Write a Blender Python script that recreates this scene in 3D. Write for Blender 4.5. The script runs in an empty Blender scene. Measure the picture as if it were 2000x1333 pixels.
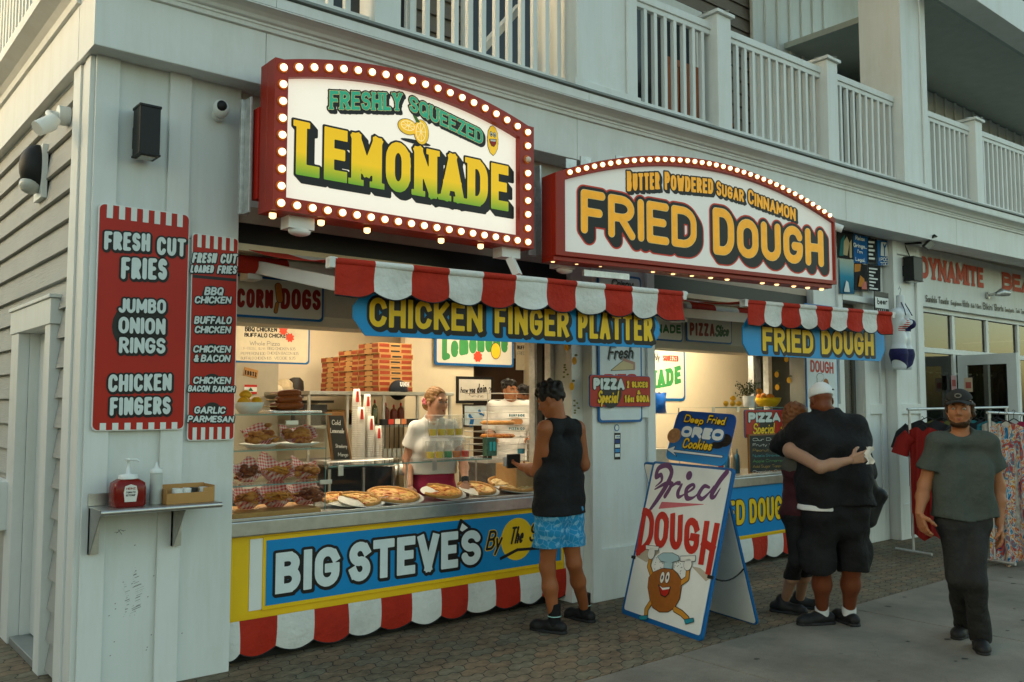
import bpy, math, random
import numpy as np
from mathutils import Matrix, Vector
R = math.radians
random.seed(7)
rng = np.random.RandomState(5)
SC = bpy.context.scene
COL = SC.collection

# ---------------------------------------------------------------- camera
FPX, EYE = 1720.0, 1.62
YAW, PIT = R(50.2), math.atan(123 / 1720)
FW = np.array([math.cos(YAW) * math.cos(PIT), math.sin(YAW) * math.cos(PIT), math.sin(PIT)])
RT = np.array([math.sin(YAW), -math.cos(YAW), 0.0])
UP = np.cross(RT, FW)
CAM = np.array([0, 0, EYE])
cd = bpy.data.cameras.new('camera')
cam = bpy.data.objects.new('camera', cd)
COL.objects.link(cam)
cd.sensor_width = 36.0
cd.lens = FPX * 36 / 2000
cd.clip_start, cd.clip_end = 0.05, 2000
cam.matrix_world = Matrix(((RT[0], UP[0], -FW[0], 0), (RT[1], UP[1], -FW[1], 0), (RT[2], UP[2], -FW[2], EYE), (0, 0, 0, 1)))
SC.camera = cam
SC.render.resolution_x, SC.render.resolution_y = 1024, 682

# ---------------------------------------------------------------- world, sun, exposure
wd = bpy.data.worlds.new('World'); SC.world = wd; wd.use_nodes = True
nt = wd.node_tree; bg = nt.nodes['Background']
sky = nt.nodes.new('ShaderNodeTexSky'); sky.sky_type = 'NISHITA'; sky.sun_disc = False
SUN_EL, SUN_AZ = R(9.0), R(150.0)     # direction to the sun: az counter-clockwise from +x
sky.sun_elevation = SUN_EL
sky.sun_rotation = R(90) - SUN_AZ
sky.air_density, sky.dust_density, sky.ozone_density = 1.0, 2.0, 1.0
tint = nt.nodes.new('ShaderNodeMix'); tint.data_type = 'RGBA'; tint.blend_type = 'MULTIPLY'; tint.inputs[0].default_value = 1.0
tint.inputs[7].default_value = (1.04, 1.0, .82, 1)
nt.links.new(sky.outputs[0], tint.inputs[6]); nt.links.new(tint.outputs[2], bg.inputs[0]); bg.inputs[1].default_value = 0.15
sl = bpy.data.lights.new('sun', 'SUN'); sl.energy = 0.5; sl.angle = R(14); sl.color = (1.0, .78, .55)
so = bpy.data.objects.new('sun', sl); COL.objects.link(so)
sd = Vector((math.cos(SUN_EL) * math.cos(SUN_AZ), math.cos(SUN_EL) * math.sin(SUN_AZ), math.sin(SUN_EL)))
so.rotation_euler = sd.to_track_quat('Z', 'Y').to_euler()
so.location = (-20, 5, 12)
vs = SC.view_settings
vs.view_transform = 'Standard'; vs.look = 'None'; vs.gamma = 1.0; vs.use_curve_mapping = False
vs.exposure = 1.78
SC.cycles.max_bounces = 6; SC.cycles.transparent_max_bounces = 40
SC.cycles.caustics_reflective = False; SC.cycles.caustics_refractive = False
SC.cycles.sample_clamp_indirect = 4.0
try:
    SC.cycles.use_denoising = True
except Exception:
    pass

# ---------------------------------------------------------------- measuring: photo point -> place
def ray(x, y): return FW + RT * ((x - 1000) / FPX) + UP * ((666.5 - y) / FPX)
def atY(x, y, Y): d = ray(x, y); return CAM + d * (Y / d[1])
def atX(x, y, X): d = ray(x, y); return CAM + d * (X / d[0])
def atZ(x, y, Z): d = ray(x, y); return CAM + d * ((Z - EYE) / d[2])
def atP(x, y, P, n): d = ray(x, y); return CAM + d * (np.dot(np.asarray(P) - CAM, n) / np.dot(d, n))
FH = np.array([math.cos(YAW), math.sin(YAW), 0.0])
def atD(x, y, D):
    d = ray(x, y); return CAM + d * (D / np.dot(d, FH))

def mat4(o, u, v, n):
    M = np.eye(4); M[:3, 0] = u; M[:3, 1] = v; M[:3, 2] = n; M[:3, 3] = o; return M
Z3 = np.array([0, 0, 1.0])
class Fr:
    """a flat place: origin o, u to the right, v up, n towards the viewer"""
    def __init__(s, o, u, v=None):
        s.o = np.asarray(o, float); s.u = np.asarray(u, float) / np.linalg.norm(u)
        if v is None: v = Z3
        s.v = np.asarray(v, float) - s.u * np.dot(v, s.u); s.v /= np.linalg.norm(s.v)
        s.n = np.cross(s.u, s.v); s.M = mat4(s.o, s.u, s.v, s.n)
    def uv(s, x, y, w=0.0):
        p = atP(x, y, s.o + s.n * w, s.n) - s.o
        return np.dot(p, s.u), np.dot(p, s.v)
    def at(s, u, v, w=0.0): return s.o + s.u * u + s.v * v + s.n * w
    def sh(s, w): return Fr(s.o + s.n * w, s.u, s.v)
def frY(x, y, Y): return Fr(atY(x, y, Y), (1, 0, 0))
def frX(x, y, X): return Fr(atX(x, y, X), (0, -1, 0))      # faces -x
def frLR(l, r, Y):                                           # level line seen from l to r, left end at depth Y
    a = atY(l[0], l[1], Y); b = atZ(r[0], r[1], a[2]); return Fr(a, b - a)

# ---------------------------------------------------------------- materials
def lin(h):
    if not isinstance(h, str): return tuple(h)
    h = h.lstrip('#'); o = []
    for i in (0, 2, 4):
        c = int(h[i:i + 2], 16) / 255; o.append(c / 12.92 if c <= .04045 else ((c + .055) / 1.055) ** 2.4)
    return tuple(o)
MATS = {}
def mk(name, col, rough=.55, metal=0.0, var=.08, scale=6.0, bump=0.0, bscale=60.0, spec=.3, dirt=0.0, streak=0.0, bdist=.01, coat=0.0, sheen=0.0):
    if name in MATS: return MATS[name]
    m = bpy.data.materials.new(name); m.use_nodes = True; n = m.node_tree; b = n.nodes['Principled BSDF']
    c = lin(col)
    b.inputs['Roughness'].default_value = rough; b.inputs['Metallic'].default_value = metal
    b.inputs['Specular IOR Level'].default_value = spec
    if coat: b.inputs['Coat Weight'].default_value = coat
    if sheen: b.inputs['Sheen Weight'].default_value = sheen
    tc = n.nodes.new('ShaderNodeTexCoord')
    nz = n.nodes.new('ShaderNodeTexNoise'); nz.inputs['Scale'].default_value = scale; nz.inputs['Detail'].default_value = 6
    nz.inputs['Roughness'].default_value = .65
    n.links.new(tc.outputs['Object'], nz.inputs['Vector'])
    rp = n.nodes.new('ShaderNodeValToRGB'); e = rp.color_ramp.elements
    e[0].position, e[1].position = .3, .7
    e[0].color = (*[max(0, x * (1 - var)) for x in c], 1); e[1].color = (*[min(1, x * (1 + var)) for x in c], 1)
    n.links.new(nz.outputs[0], rp.inputs[0]); out = rp.outputs[0]
    if dirt:
        n2 = n.nodes.new('ShaderNodeTexNoise'); n2.inputs['Scale'].default_value = scale * .35; n2.inputs['Detail'].default_value = 9; n2.inputs['Roughness'].default_value = .75
        n.links.new(tc.outputs['Object'], n2.inputs['Vector'])
        r2 = n.nodes.new('ShaderNodeValToRGB'); r2.color_ramp.elements[0].position = .52; r2.color_ramp.elements[1].position = .72
        r2.color_ramp.elements[0].color = (0, 0, 0, 1); r2.color_ramp.elements[1].color = (dirt, dirt, dirt, 1)
        n.links.new(n2.outputs[0], r2.inputs[0])
        mx = n.nodes.new('ShaderNodeMix'); mx.data_type = 'RGBA'
        n.links.new(r2.outputs[0], mx.inputs[0]); n.links.new(out, mx.inputs[6]); mx.inputs[7].default_value = (c[0] * .35, c[1] * .33, c[2] * .28, 1)
        out = mx.outputs[2]
    if streak:
        mp = n.nodes.new('ShaderNodeMapping'); mp.inputs['Scale'].default_value = (4, 4, .5); n.links.new(tc.outputs['Object'], mp.inputs[0])
        n4 = n.nodes.new('ShaderNodeTexNoise'); n4.inputs['Scale'].default_value = 1.6; n4.inputs['Detail'].default_value = 8; n4.inputs['Roughness'].default_value = .7; n.links.new(mp.outputs[0], n4.inputs[0])
        r4 = n.nodes.new('ShaderNodeValToRGB'); r4.color_ramp.elements[0].position = .36; r4.color_ramp.elements[1].position = .56; k = 1 - streak
        r4.color_ramp.elements[0].color = (k, k * .99, k * .96, 1); n.links.new(n4.outputs[0], r4.inputs[0])
        mx = n.nodes.new('ShaderNodeMix'); mx.data_type = 'RGBA'; mx.blend_type = 'MULTIPLY'; mx.inputs[0].default_value = 1; n.links.new(out, mx.inputs[6]); n.links.new(r4.outputs[0], mx.inputs[7]); out = mx.outputs[2]
    n.links.new(out, b.inputs['Base Color'])
    if bump:
        nb = n.nodes.new('ShaderNodeTexNoise'); nb.inputs['Scale'].default_value = bscale; nb.inputs['Detail'].default_value = 4
        n.links.new(tc.outputs['Object'], nb.inputs['Vector'])
        bp = n.nodes.new('ShaderNodeBump'); bp.inputs['Strength'].default_value = bump; bp.inputs['Distance'].default_value = bdist
        n.links.new(nb.outputs[0], bp.inputs['Height']); n.links.new(bp.outputs[0], b.inputs['Normal'])
    MATS[name] = m; return m
def glow(name, col, strength, base=None):
    if name in MATS: return MATS[name]
    m = mk(name, base or col, .4, var=.02); b = m.node_tree.nodes['Principled BSDF']
    b.inputs['Emission Color'].default_value = (*lin(col), 1); b.inputs['Emission Strength'].default_value = strength
    return m
def glass(name, tint=(.9, .96, .94), alpha=.12, rough=.03):
    if name in MATS: return MATS[name]
    m = bpy.data.materials.new(name); m.use_nodes = True; n = m.node_tree
    for x in list(n.nodes):
        if x.type != 'OUTPUT_MATERIAL': n.nodes.remove(x)
    o = n.nodes['Material Output']; t = n.nodes.new('ShaderNodeBsdfTransparent'); t.inputs[0].default_value = (*tint, 1)
    g = n.nodes.new('ShaderNodeBsdfGlossy'); g.inputs['Roughness'].default_value = rough
    lw = n.nodes.new('ShaderNodeLayerWeight'); lw.inputs[0].default_value = .5
    pw = n.nodes.new('ShaderNodeMath'); pw.operation = 'POWER'; pw.inputs[1].default_value = 4.0; n.links.new(lw.outputs['Facing'], pw.inputs[0])
    mt = n.nodes.new('ShaderNodeMath'); mt.operation = 'MULTIPLY_ADD'; mt.inputs[1].default_value = .7; mt.inputs[2].default_value = .02 + alpha; mt.use_clamp = True
    n.links.new(pw.outputs[0], mt.inputs[0]); mx = n.nodes.new('ShaderNodeMixShader')
    n.links.new(mt.outputs[0], mx.inputs[0]); n.links.new(t.outputs[0], mx.inputs[1]); n.links.new(g.outputs[0], mx.inputs[2])
    n.links.new(mx.outputs[0], o.inputs[0]); MATS[name] = m; return m
def ramp_mat(name, stops, axis=1, rough=.45, gen=True):
    """a painted colour run across the lettering (sign paint)"""
    m = mk(name, (.5, .5, .5), rough); n = m.node_tree; b = n.nodes['Principled BSDF']
    tc = n.nodes.new('ShaderNodeTexCoord'); sp = n.nodes.new('ShaderNodeSeparateXYZ')
    n.links.new(tc.outputs['Generated' if gen else 'Object'], sp.inputs[0]); rp = n.nodes.new('ShaderNodeValToRGB')
    while len(rp.color_ramp.elements) < len(stops): rp.color_ramp.elements.new(.5)
    for e, (p, c) in zip(rp.color_ramp.elements, stops): e.position = p; e.color = (*lin(c), 1)
    n.links.new(sp.outputs[axis], rp.inputs[0]); n.links.new(rp.outputs[0], b.inputs['Base Color']); return m

WHITE = mk('white_paint', (.74, .76, .73), .5, var=.035, scale=2.5, dirt=.10, bump=.05, bscale=25)
WHITE2 = mk('white_vinyl', (.78, .80, .77), .42, var=.03, scale=3)
RED = mk('red_paint', '#b2200f', .42, var=.06, scale=4, dirt=.1)
REDD = mk('dark_red_metal', '#98240f', .38, var=.08, scale=5, dirt=.2)
BLUE = mk('blue_paint', '#0a8fd0', .4, var=.04)
BLUED = mk('deep_blue_paint', '#0d5f9e', .4, var=.05)
YEL = mk('yellow_paint', '#f0c21a', .42, var=.05)
BLACK = mk('black_paint', '#141414', .45, var=.1)
CHAR = mk('charcoal_paint', '#2a2a28', .45, var=.1)
STEEL = mk('brushed_steel', (.50, .49, .46), .32, metal=.9, var=.12, scale=14, bump=.06, bscale=120)
GALV = mk('galvanised_metal', (.55, .56, .55), .45, metal=.7, var=.2, scale=18, dirt=.3)
CREAM = mk('cream_wall', (.72, .62, .44), .6, var=.04, scale=2, dirt=.05)
DARKB = mk('dark_brown_wall', '#3a2414', .6, var=.15)
DBOX = mk('black_metal', '#1d1f1f', .5, var=.1, bump=.1, bscale=200)
SIGNW = mk('white_sign_face', (.80, .78, .72), .35, var=.02, scale=3, dirt=.03)

# ---------------------------------------------------------------- mesh builder
class MB:
    def __init__(s, M=None):
        s.v = []; s.f = []; s.mi = []; s.sm = []; s.M = None if M is None else (M.M if isinstance(M, Fr) else np.asarray(M)); s.m = 0
    def add(s, vs, fs, smooth=False):
        vs = np.asarray(vs, float)
        if s.M is not None: vs = vs @ s.M[:3, :3].T + s.M[:3, 3]
        b = len(s.v); s.v.extend(vs.tolist())
        for f in fs: s.f.append([b + i for i in f]); s.mi.append(s.m); s.sm.append(smooth)
        return s
    def box(s, a, b, rz=0.0, c=None):
        (x0, y0, z0), (x1, y1, z1) = a, b
        x0, x1 = min(x0, x1), max(x0, x1); y0, y1 = min(y0, y1), max(y0, y1); z0, z1 = min(z0, z1), max(z0, z1)
        v = np.array([(x0, y0, z0), (x1, y0, z0), (x1, y1, z0), (x0, y1, z0), (x0, y0, z1), (x1, y0, z1), (x1, y1, z1), (x0, y1, z1)], float)
        if rz:
            ce = v.mean(0) if c is None else np.asarray(c, float); q = v - ce; co, si = math.cos(rz), math.sin(rz)
            v = np.stack([q[:, 0] * co - q[:, 1] * si, q[:, 0] * si + q[:, 1] * co, q[:, 2]], 1) + ce
        return s.add(v, [(0, 3, 2, 1), (4, 5, 6, 7), (0, 1, 5, 4), (1, 2, 6, 5), (2, 3, 7, 6), (3, 0, 4, 7)])
    def beam(s, p, q, w, h, up=(0, 0, 1)):
        p, q = np.asarray(p, float), np.asarray(q, float); d = q - p; d /= np.linalg.norm(d)
        a = np.cross(d, up); a /= max(1e-9, np.linalg.norm(a)); b = np.cross(a, d); v = []
        for o in (p, q):
            for i, j in ((-1, -1), (1, -1), (1, 1), (-1, 1)): v.append(o + a * i * w / 2 + b * j * h / 2)
        return s.add(v, [(0, 1, 2, 3), (7, 6, 5, 4), (0, 4, 5, 1), (1, 5, 6, 2), (2, 6, 7, 3), (3, 7, 4, 0)])
    def cyl(s, p, q, r0, r1=None, n=14, caps=True, smooth=True):
        r1 = r0 if r1 is None else r1
        return s.tube([p, q], [r0, r1], n, caps, smooth)
    def tube(s, pts, r, n=10, caps=True, smooth=True):
        pts = [np.asarray(p, float) for p in pts]; m = len(pts); r = [r] * m if np.isscalar(r) else r
        v = []; ref = None
        for i in range(m):
            d = pts[min(i + 1, m - 1)] - pts[max(i - 1, 0)]; d /= max(1e-9, np.linalg.norm(d))
            if ref is None:
                ref = np.array([0, 0, 1.0]) if abs(d[2]) < .9 else np.array([1.0, 0, 0])
            a = ref - d * np.dot(ref, d); a /= max(1e-9, np.linalg.norm(a)); ref = a; b = np.cross(d, a)
            for k in range(n):
                t = 2 * math.pi * k / n; v.append(pts[i] + (a * math.cos(t) + b * math.sin(t)) * r[i])
        f = [(i * n + k, i * n + (k + 1) % n, (i + 1) * n + (k + 1) % n, (i + 1) * n + k) for i in range(m - 1) for k in range(n)]
        s.add(v, f, smooth)
        if caps:
            s.add(v[:n], [tuple(reversed(range(n)))]); s.add(v[-n:], [tuple(range(n))])
        return s
    def lathe(s, prof, c=(0, 0, 0), n=20, smooth=True, caps=True):
        v = []; c = np.asarray(c, float)
        for r, z in prof:
            for k in range(n):
                t = 2 * math.pi * k / n; v.append(c + (r * math.cos(t), r * math.sin(t), z))
        m = len(prof)
        s.add(v, [(i * n + k, i * n + (k + 1) % n, (i + 1) * n + (k + 1) % n, (i + 1) * n + k) for i in range(m - 1) for k in range(n)], smooth)
        if caps:
            if prof[0][0] > 1e-4: s.add(v[:n], [tuple(reversed(range(n)))])
            if prof[-1][0] > 1e-4: s.add(v[-n:], [tuple(range(n))])
        return s
    def ball(s, c, r, n=12, m=8, smooth=True):
        r = (r, r, r) if np.isscalar(r) else r; v = []; f = []
        for i in range(m + 1):
            a = math.pi * i / m
            for k in range(n):
                t = 2 * math.pi * k / n; v.append((c[0] + r[0] * math.sin(a) * math.cos(t), c[1] + r[1] * math.sin(a) * math.sin(t), c[2] - r[2] * math.cos(a)))
        for i in range(m):
            for k in range(n): f.append((i * n + k, i * n + (k + 1) % n, (i + 1) * n + (k + 1) % n, (i + 1) * n + k))
        return s.add(v, f, smooth)
    def prism(s, poly, w0, w1):
        """polygon in (u,v), from depth w0 up to w1"""
        poly = list(poly); a = sum(poly[i][0] * poly[(i + 1) % len(poly)][1] - poly[(i + 1) % len(poly)][0] * poly[i][1] for i in range(len(poly)))
        if a < 0: poly = poly[::-1]
        n = len(poly); w0, w1 = min(w0, w1), max(w0, w1)
        v = [(p[0], p[1], w0) for p in poly] + [(p[0], p[1], w1) for p in poly]
        return s.add(v, [tuple(reversed(range(n))), tuple(range(n, 2 * n))] + [(i, (i + 1) % n, n + (i + 1) % n, n + i) for i in range(n)])
    def ring(s, outer, inner, w0, w1):
        """frame between two polygons with the same number of corners"""
        n = len(outer); v = [(p[0], p[1], w) for w in (w0, w1) for P in (outer, inner) for p in P]; f = []
        for i in range(n):
            j = (i + 1) % n
            f += [(2 * n + i, 2 * n + j, 3 * n + j, 3 * n + i), (i, n + i, n + j, j), (i, j, 2 * n + j, 2 * n + i), (n + i, 3 * n + i, 3 * n + j, n + j)]
        return s.add(v, f)
    def grid(s, P, smooth=True, wrap=False):
        P = np.asarray(P, float); a, b = P.shape[:2]
        f = [(i * b + j, (i + 1) * b + j, (i + 1) * b + (j + 1) % b, i * b + (j + 1) % b) for i in range(a - 1) for j in range(b if wrap else b - 1)]
        return s.add(P.reshape(-1, 3), f, smooth)
    def sheet(s, P, t, smooth=True):
        """grid with thickness t (along its mean normal)"""
        P = np.asarray(P, float); n = np.cross(P[-1, 0] - P[0, 0], P[0, -1] - P[0, 0]); n /= max(1e-9, np.linalg.norm(n))
        s.grid(P, smooth); s.grid((P - n * t)[::-1], smooth)
        a, b = P.shape[:2]
        for E_ in (P[0], P[-1], P[:, 0], P[:, -1]): s.grid(np.stack([E_, E_ - n * t]), smooth)
        return s
    def build(s, name, mat, parent=None, bevel=0.0, fixn=True):
        me = bpy.data.meshes.new(name); v = np.asarray(s.v, float)
        if parent is not None:
            Mi = np.linalg.inv(WM[parent.as_pointer()]); v = v @ Mi[:3, :3].T + Mi[:3, 3]
        me.from_pydata(v.tolist(), [], s.f)
        for m in (mat if isinstance(mat, (list, tuple)) else [mat]): me.materials.append(m)
        me.polygons.foreach_set('material_index', s.mi); me.polygons.foreach_set('use_smooth', s.sm); me.update()
        o = bpy.data.objects.new(name, me); COL.objects.link(o)
        if parent is not None: o.parent = parent; WM[o.as_pointer()] = WM[parent.as_pointer()]
        else: WM[o.as_pointer()] = np.eye(4)
        if bevel:
            b = o.modifiers.new('bevel', 'BEVEL'); b.width = bevel; b.segments = 2; b.limit_method = 'ANGLE'
        return o
WM = {}
def tag(o, label, cat, group=None, kind=None):
    if label: o['label'] = label
    if cat: o['category'] = cat
    if group: o['group'] = group
    if kind: o['kind'] = kind
    return o
def thing(name, label, cat, at, group=None):
    o = bpy.data.objects.new(name, None); COL.objects.link(o); o.empty_display_size = .05
    M = at.M if isinstance(at, Fr) else (np.asarray(at) if np.ndim(at) == 2 else mat4(at, (1, 0, 0), (0, 1, 0), (0, 0, 1)))
    o.matrix_world = Matrix(M.tolist()); WM[o.as_pointer()] = np.array(M, float); return tag(o, label, cat, group)
def solo(mb, name, mat, label, cat, group=None, bevel=0.0):
    return tag(mb.build(name, mat, None, bevel), label, cat, group)
def dup(root, M, label=None):
    """copy of a thing with copies of its parts and sub-parts"""
    r = root.copy(); COL.objects.link(r); r.matrix_world = Matrix(np.asarray(M).tolist()); WM[r.as_pointer()] = np.array(M, float)
    if label: r['label'] = label
    def rec(a, b):
        for ch in list(a.children):
            c = ch.copy(); COL.objects.link(c); c.parent = b; rec(ch, c)
    rec(root, r); return r
def T4(x, y, z, rz=0.0, s=1.0):
    c, n = math.cos(rz), math.sin(rz); return np.array([[c * s, -n * s, 0, x], [n * s, c * s, 0, y], [0, 0, s, z], [0, 0, 0, 1.0]])
def rrect(u0, v0, u1, v1, r=.03, n=5):
    p = []
    for cx, cy, a in ((u1 - r, v0 + r, -90), (u1 - r, v1 - r, 0), (u0 + r, v1 - r, 90), (u0 + r, v0 + r, 180)):
        for k in range(n + 1):
            t = R(a + 90 * k / n); p.append((cx + r * math.cos(t), cy + r * math.sin(t)))
    return p
def inset(p, k):
    p = np.asarray(p, float); c = p.mean(0); lo, hi = p.min(0), p.max(0); s = (hi - lo - 2 * k) / (hi - lo); m = (lo + hi) / 2
    return [tuple(q) for q in (p - m) * s + m]
def ell(cx, cy, rx, ry=None, n=24):
    ry = rx if ry is None else ry; return [(cx + rx * math.cos(2 * math.pi * k / n), cy + ry * math.sin(2 * math.pi * k / n)) for k in range(n)]

# ---------------------------------------------------------------- drawn shapes: distance fields and lettering
def arc(cx, cy, rx, ry, a0, a1, n=9):
    return [(cx + rx * math.cos(R(a0 + (a1 - a0) * k / n)), cy + ry * math.sin(R(a0 + (a1 - a0) * k / n))) for k in range(n + 1)]
G = {
 'A': (.7, [[(0, 0), (.35, 1), (.7, 0)], [(.11, .28), (.59, .28)]]),
 'B': (.6, [[(0, 0), (0, 1)] , [(0, 1), (.3, 1)] + arc(.3, .77, .26, .23, 90, -90) + [(0, .54)], [(.3, .54)] + arc(.32, .27, .28, .27, 90, -90) + [(0, 0)]]),
 'C': (.62, [arc(.31, .69, .31, .31, 15, 180) + arc(.31, .31, .31, .31, 180, 345)]),
 'D': (.62, [[(0, 0), (0, 1)], [(0, 1), (.26, 1)] + arc(.26, .64, .36, .36, 90, 0) + arc(.26, .36, .36, .36, 0, -90) + [(0, 0)]]),
 'E': (.5, [[(.5, 1), (0, 1), (0, 0), (.5, 0)], [(0, .52), (.42, .52)]]),
 'F': (.5, [[(.5, 1), (0, 1), (0, 0)], [(0, .5), (.42, .5)]]),
 'G': (.64, [arc(.32, .68, .32, .32, 20, 180) + arc(.32, .32, .32, .32, 180, 360) + [(.64, .46), (.38, .46)]]),
 'H': (.62, [[(0, 0), (0, 1)], [(.62, 0), (.62, 1)], [(0, .5), (.62, .5)]]),
 'I': (.0, [[(0, 0), (0, 1)]]),
 'J': (.45, [[(.45, 1), (.45, .25)] + arc(.225, .23, .225, .23, 0, -170)]),
 'K': (.6, [[(0, 0), (0, 1)], [(.58, 1), (.04, .44)], [(.2, .56), (.6, 0)]]),
 'L': (.48, [[(0, 1), (0, 0), (.48, 0)]]),
 'M': (.84, [[(0, 0), (0, 1), (.42, .25), (.84, 1), (.84, 0)]]),
 'N': (.64, [[(0, 0), (0, 1), (.64, 0), (.64, 1)]]),
 'O': (.66, [arc(.33, .67, .33, .33, 0, 180) + arc(.33, .33, .33, .33, 180, 360) + [(.66, .67)]]),
 'P': (.58, [[(0, 0), (0, 1)], [(0, 1), (.3, 1)] + arc(.3, .73, .28, .27, 90, -90) + [(0, .46)]]),
 'Q': (.66, [arc(.33, .67, .33, .33, 0, 180) + arc(.33, .33, .33, .33, 180, 360) + [(.66, .67)], [(.4, .25), (.66, -.05)]]),
 'R': (.6, [[(0, 0), (0, 1)], [(0, 1), (.3, 1)] + arc(.3, .74, .28, .26, 90, -90) + [(0, .48)], [(.28, .48), (.6, 0)]]),
 'S': (.56, [arc(.28, .75, .28, .25, 20, 180) + arc(.28, .75, .28, .25, 180, 262) + arc(.28, .26, .28, .26, 80, -0) + arc(.28, .26, .28, .26, 0, -165)]),
 'T': (.6, [[(0, 1), (.6, 1)], [(.3, 1), (.3, 0)]]),
 'U': (.62, [[(0, 1), (0, .31)] + arc(.31, .31, .31, .31, 180, 360) + [(.62, 1)]]),
 'V': (.66, [[(0, 1), (.33, 0), (.66, 1)]]),
 'W': (.96, [[(0, 1), (.24, 0), (.48, .8), (.72, 0), (.96, 1)]]),
 'X': (.62, [[(0, 0), (.62, 1)], [(0, 1), (.62, 0)]]),
 'Y': (.62, [[(0, 1), (.31, .46), (.62, 1)], [(.31, .46), (.31, 0)]]),
 'Z': (.56, [[(0, 1), (.56, 1), (0, 0), (.56, 0)]]),
 '0': (.5, [arc(.25, .75, .25, .25, 0, 180) + arc(.25, .25, .25, .25, 180, 360) + [(.5, .75)]]),
 '1': (.2, [[(0, .8), (.2, 1), (.2, 0)]]),
 '2': (.5, [arc(.25, .75, .25, .25, 165, -20) + [(0, 0), (.5, 0)]]),
 '3': (.5, [arc(.25, .76, .25, .24, 150, -90) , arc(.25, .26, .25, .26, 90, -150)]),
 '5': (.5, [[(.46, 1), (.06, 1), (.02, .56)] + arc(.25, .3, .25, .3, 120, -150)]),
 '6': (.5, [[(.4, 1)] + arc(.25, .28, .25, .3, 160, 520, 16)]),
 '8': (.5, [arc(.25, .76, .22, .24, 0, 360, 14), arc(.25, .26, .25, .26, 0, 360, 14)]),
 '&': (.62, [[(.62, 0), (.14, .72)] + arc(.28, .8, .16, .2, 200, -40) + [(.1, .36)] + arc(.26, .22, .24, .22, 150, 300) + [(.6, .42)]]),
 "'": (.1, [[(.06, 1), (.0, .78)]]), '!': (.0, [[(0, 1), (0, .32)], [(0, .02), (0, 0)]]), '.': (.0, [[(0, 0), (0, .01)]]),
 '?': (.5, [arc(.25, .75, .25, .25, 165, -60) + [(.25, .3)], [(.25, .02), (.25, 0)]]), '-': (.3, [[(0, .45), (.3, .45)]]), '$': (.5, [arc(.25, .72, .25, .2, 20, 262) + arc(.25, .28, .25, .22, 80, -165), [(.25, -.08), (.25, 1.08)]]),
 ' ': (.3, []),
 'a': (.44, [arc(.21, .27, .21, .27, 40, 400, 16), [(.42, .54), (.42, .12), (.5, 0)]]),
 'b': (.44, [[(.02, 1), (.02, .05)], arc(.22, .27, .2, .27, -170, 170, 14)]),
 'c': (.4, [arc(.21, .27, .21, .27, 50, 315, 12)]),
 'd': (.46, [arc(.21, .27, .21, .27, 40, 400, 16), [(.44, 1), (.42, .12), (.5, 0)]]),
 'e': (.42, [[(.02, .27), (.4, .3)] + arc(.21, .27, .2, .27, 10, 320, 14)]),
 'f': (.34, [arc(.3, .82, .14, .18, 60, 180) + [(.16, -.1)], [(0, .54), (.34, .54)]]),
 'g': (.44, [arc(.21, .27, .21, .27, 40, 400, 16), [(.42, .54), (.42, -.1)] + arc(.22, -.12, .2, .2, 0, -160)]),
 'h': (.44, [[(.02, 1), (.02, 0)], [(.02, .3)] + arc(.22, .34, .2, .2, 170, 0) + [(.42, 0)]]),
 'i': (.1, [[(.05, .54), (.05, 0)], [(.06, .78), (.06, .8)]]),
 'j': (.2, [[(.15, .54), (.15, -.1)] + arc(0, -.12, .15, .2, 0, -100), [(.15, .78), (.15, .8)]]),
 'k': (.42, [[(.02, 1), (.02, 0)], [(.38, .54), (.04, .2)], [(.14, .3), (.42, 0)]]),
 'l': (.14, [[(.05, 1), (.05, .1), (.14, 0)]]),
 'm': (.72, [[(.02, .54), (.02, 0)], [(.02, .3)] + arc(.19, .36, .17, .18, 170, 0) + [(.36, 0)], [(.36, .3)] + arc(.53, .36, .17, .18, 170, 0) + [(.7, 0)]]),
 'n': (.44, [[(.02, .54), (.02, 0)], [(.02, .3)] + arc(.22, .34, .2, .2, 170, 0) + [(.42, 0)]]),
 'o': (.44, [arc(.22, .27, .22, .27, 0, 360, 16)]),
 'p': (.44, [[(.02, .54), (.02, -.35)], arc(.22, .27, .2, .27, -170, 170, 14)]),
 'q': (.44, [arc(.21, .27, .21, .27, 40, 400, 16), [(.42, .54), (.42, -.35)]]),
 'r': (.32, [[(.02, .54), (.02, 0)], [(.02, .28)] + arc(.2, .36, .18, .18, 170, 40)]),
 's': (.36, [arc(.18, .4, .17, .14, 30, 250, 8) + arc(.18, .14, .18, .14, 80, -160, 8)]),
 't': (.3, [[(.14, .85), (.14, .12)] + arc(.24, .12, .1, .12, 180, 290), [(0, .54), (.3, .54)]]),
 'u': (.44, [[(.02, .54), (.02, .2)] + arc(.22, .2, .2, .2, 180, 350) + [(.42, .54)], [(.42, .3), (.44, 0)]]),
 'v': (.42, [[(0, .54), (.2, 0), (.42, .54)]]), 'w': (.66, [[(0, .54), (.16, 0), (.33, .45), (.5, 0), (.66, .54)]]),
 'x': (.42, [[(0, 0), (.42, .54)], [(0, .54), (.42, 0)]]), 'y': (.44, [[(0, .54), (.2, .02)], [(.44, .54), (.12, -.35)]]),
 'z': (.4, [[(0, .54), (.4, .54), (0, 0), (.4, 0)]]),
}
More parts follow.
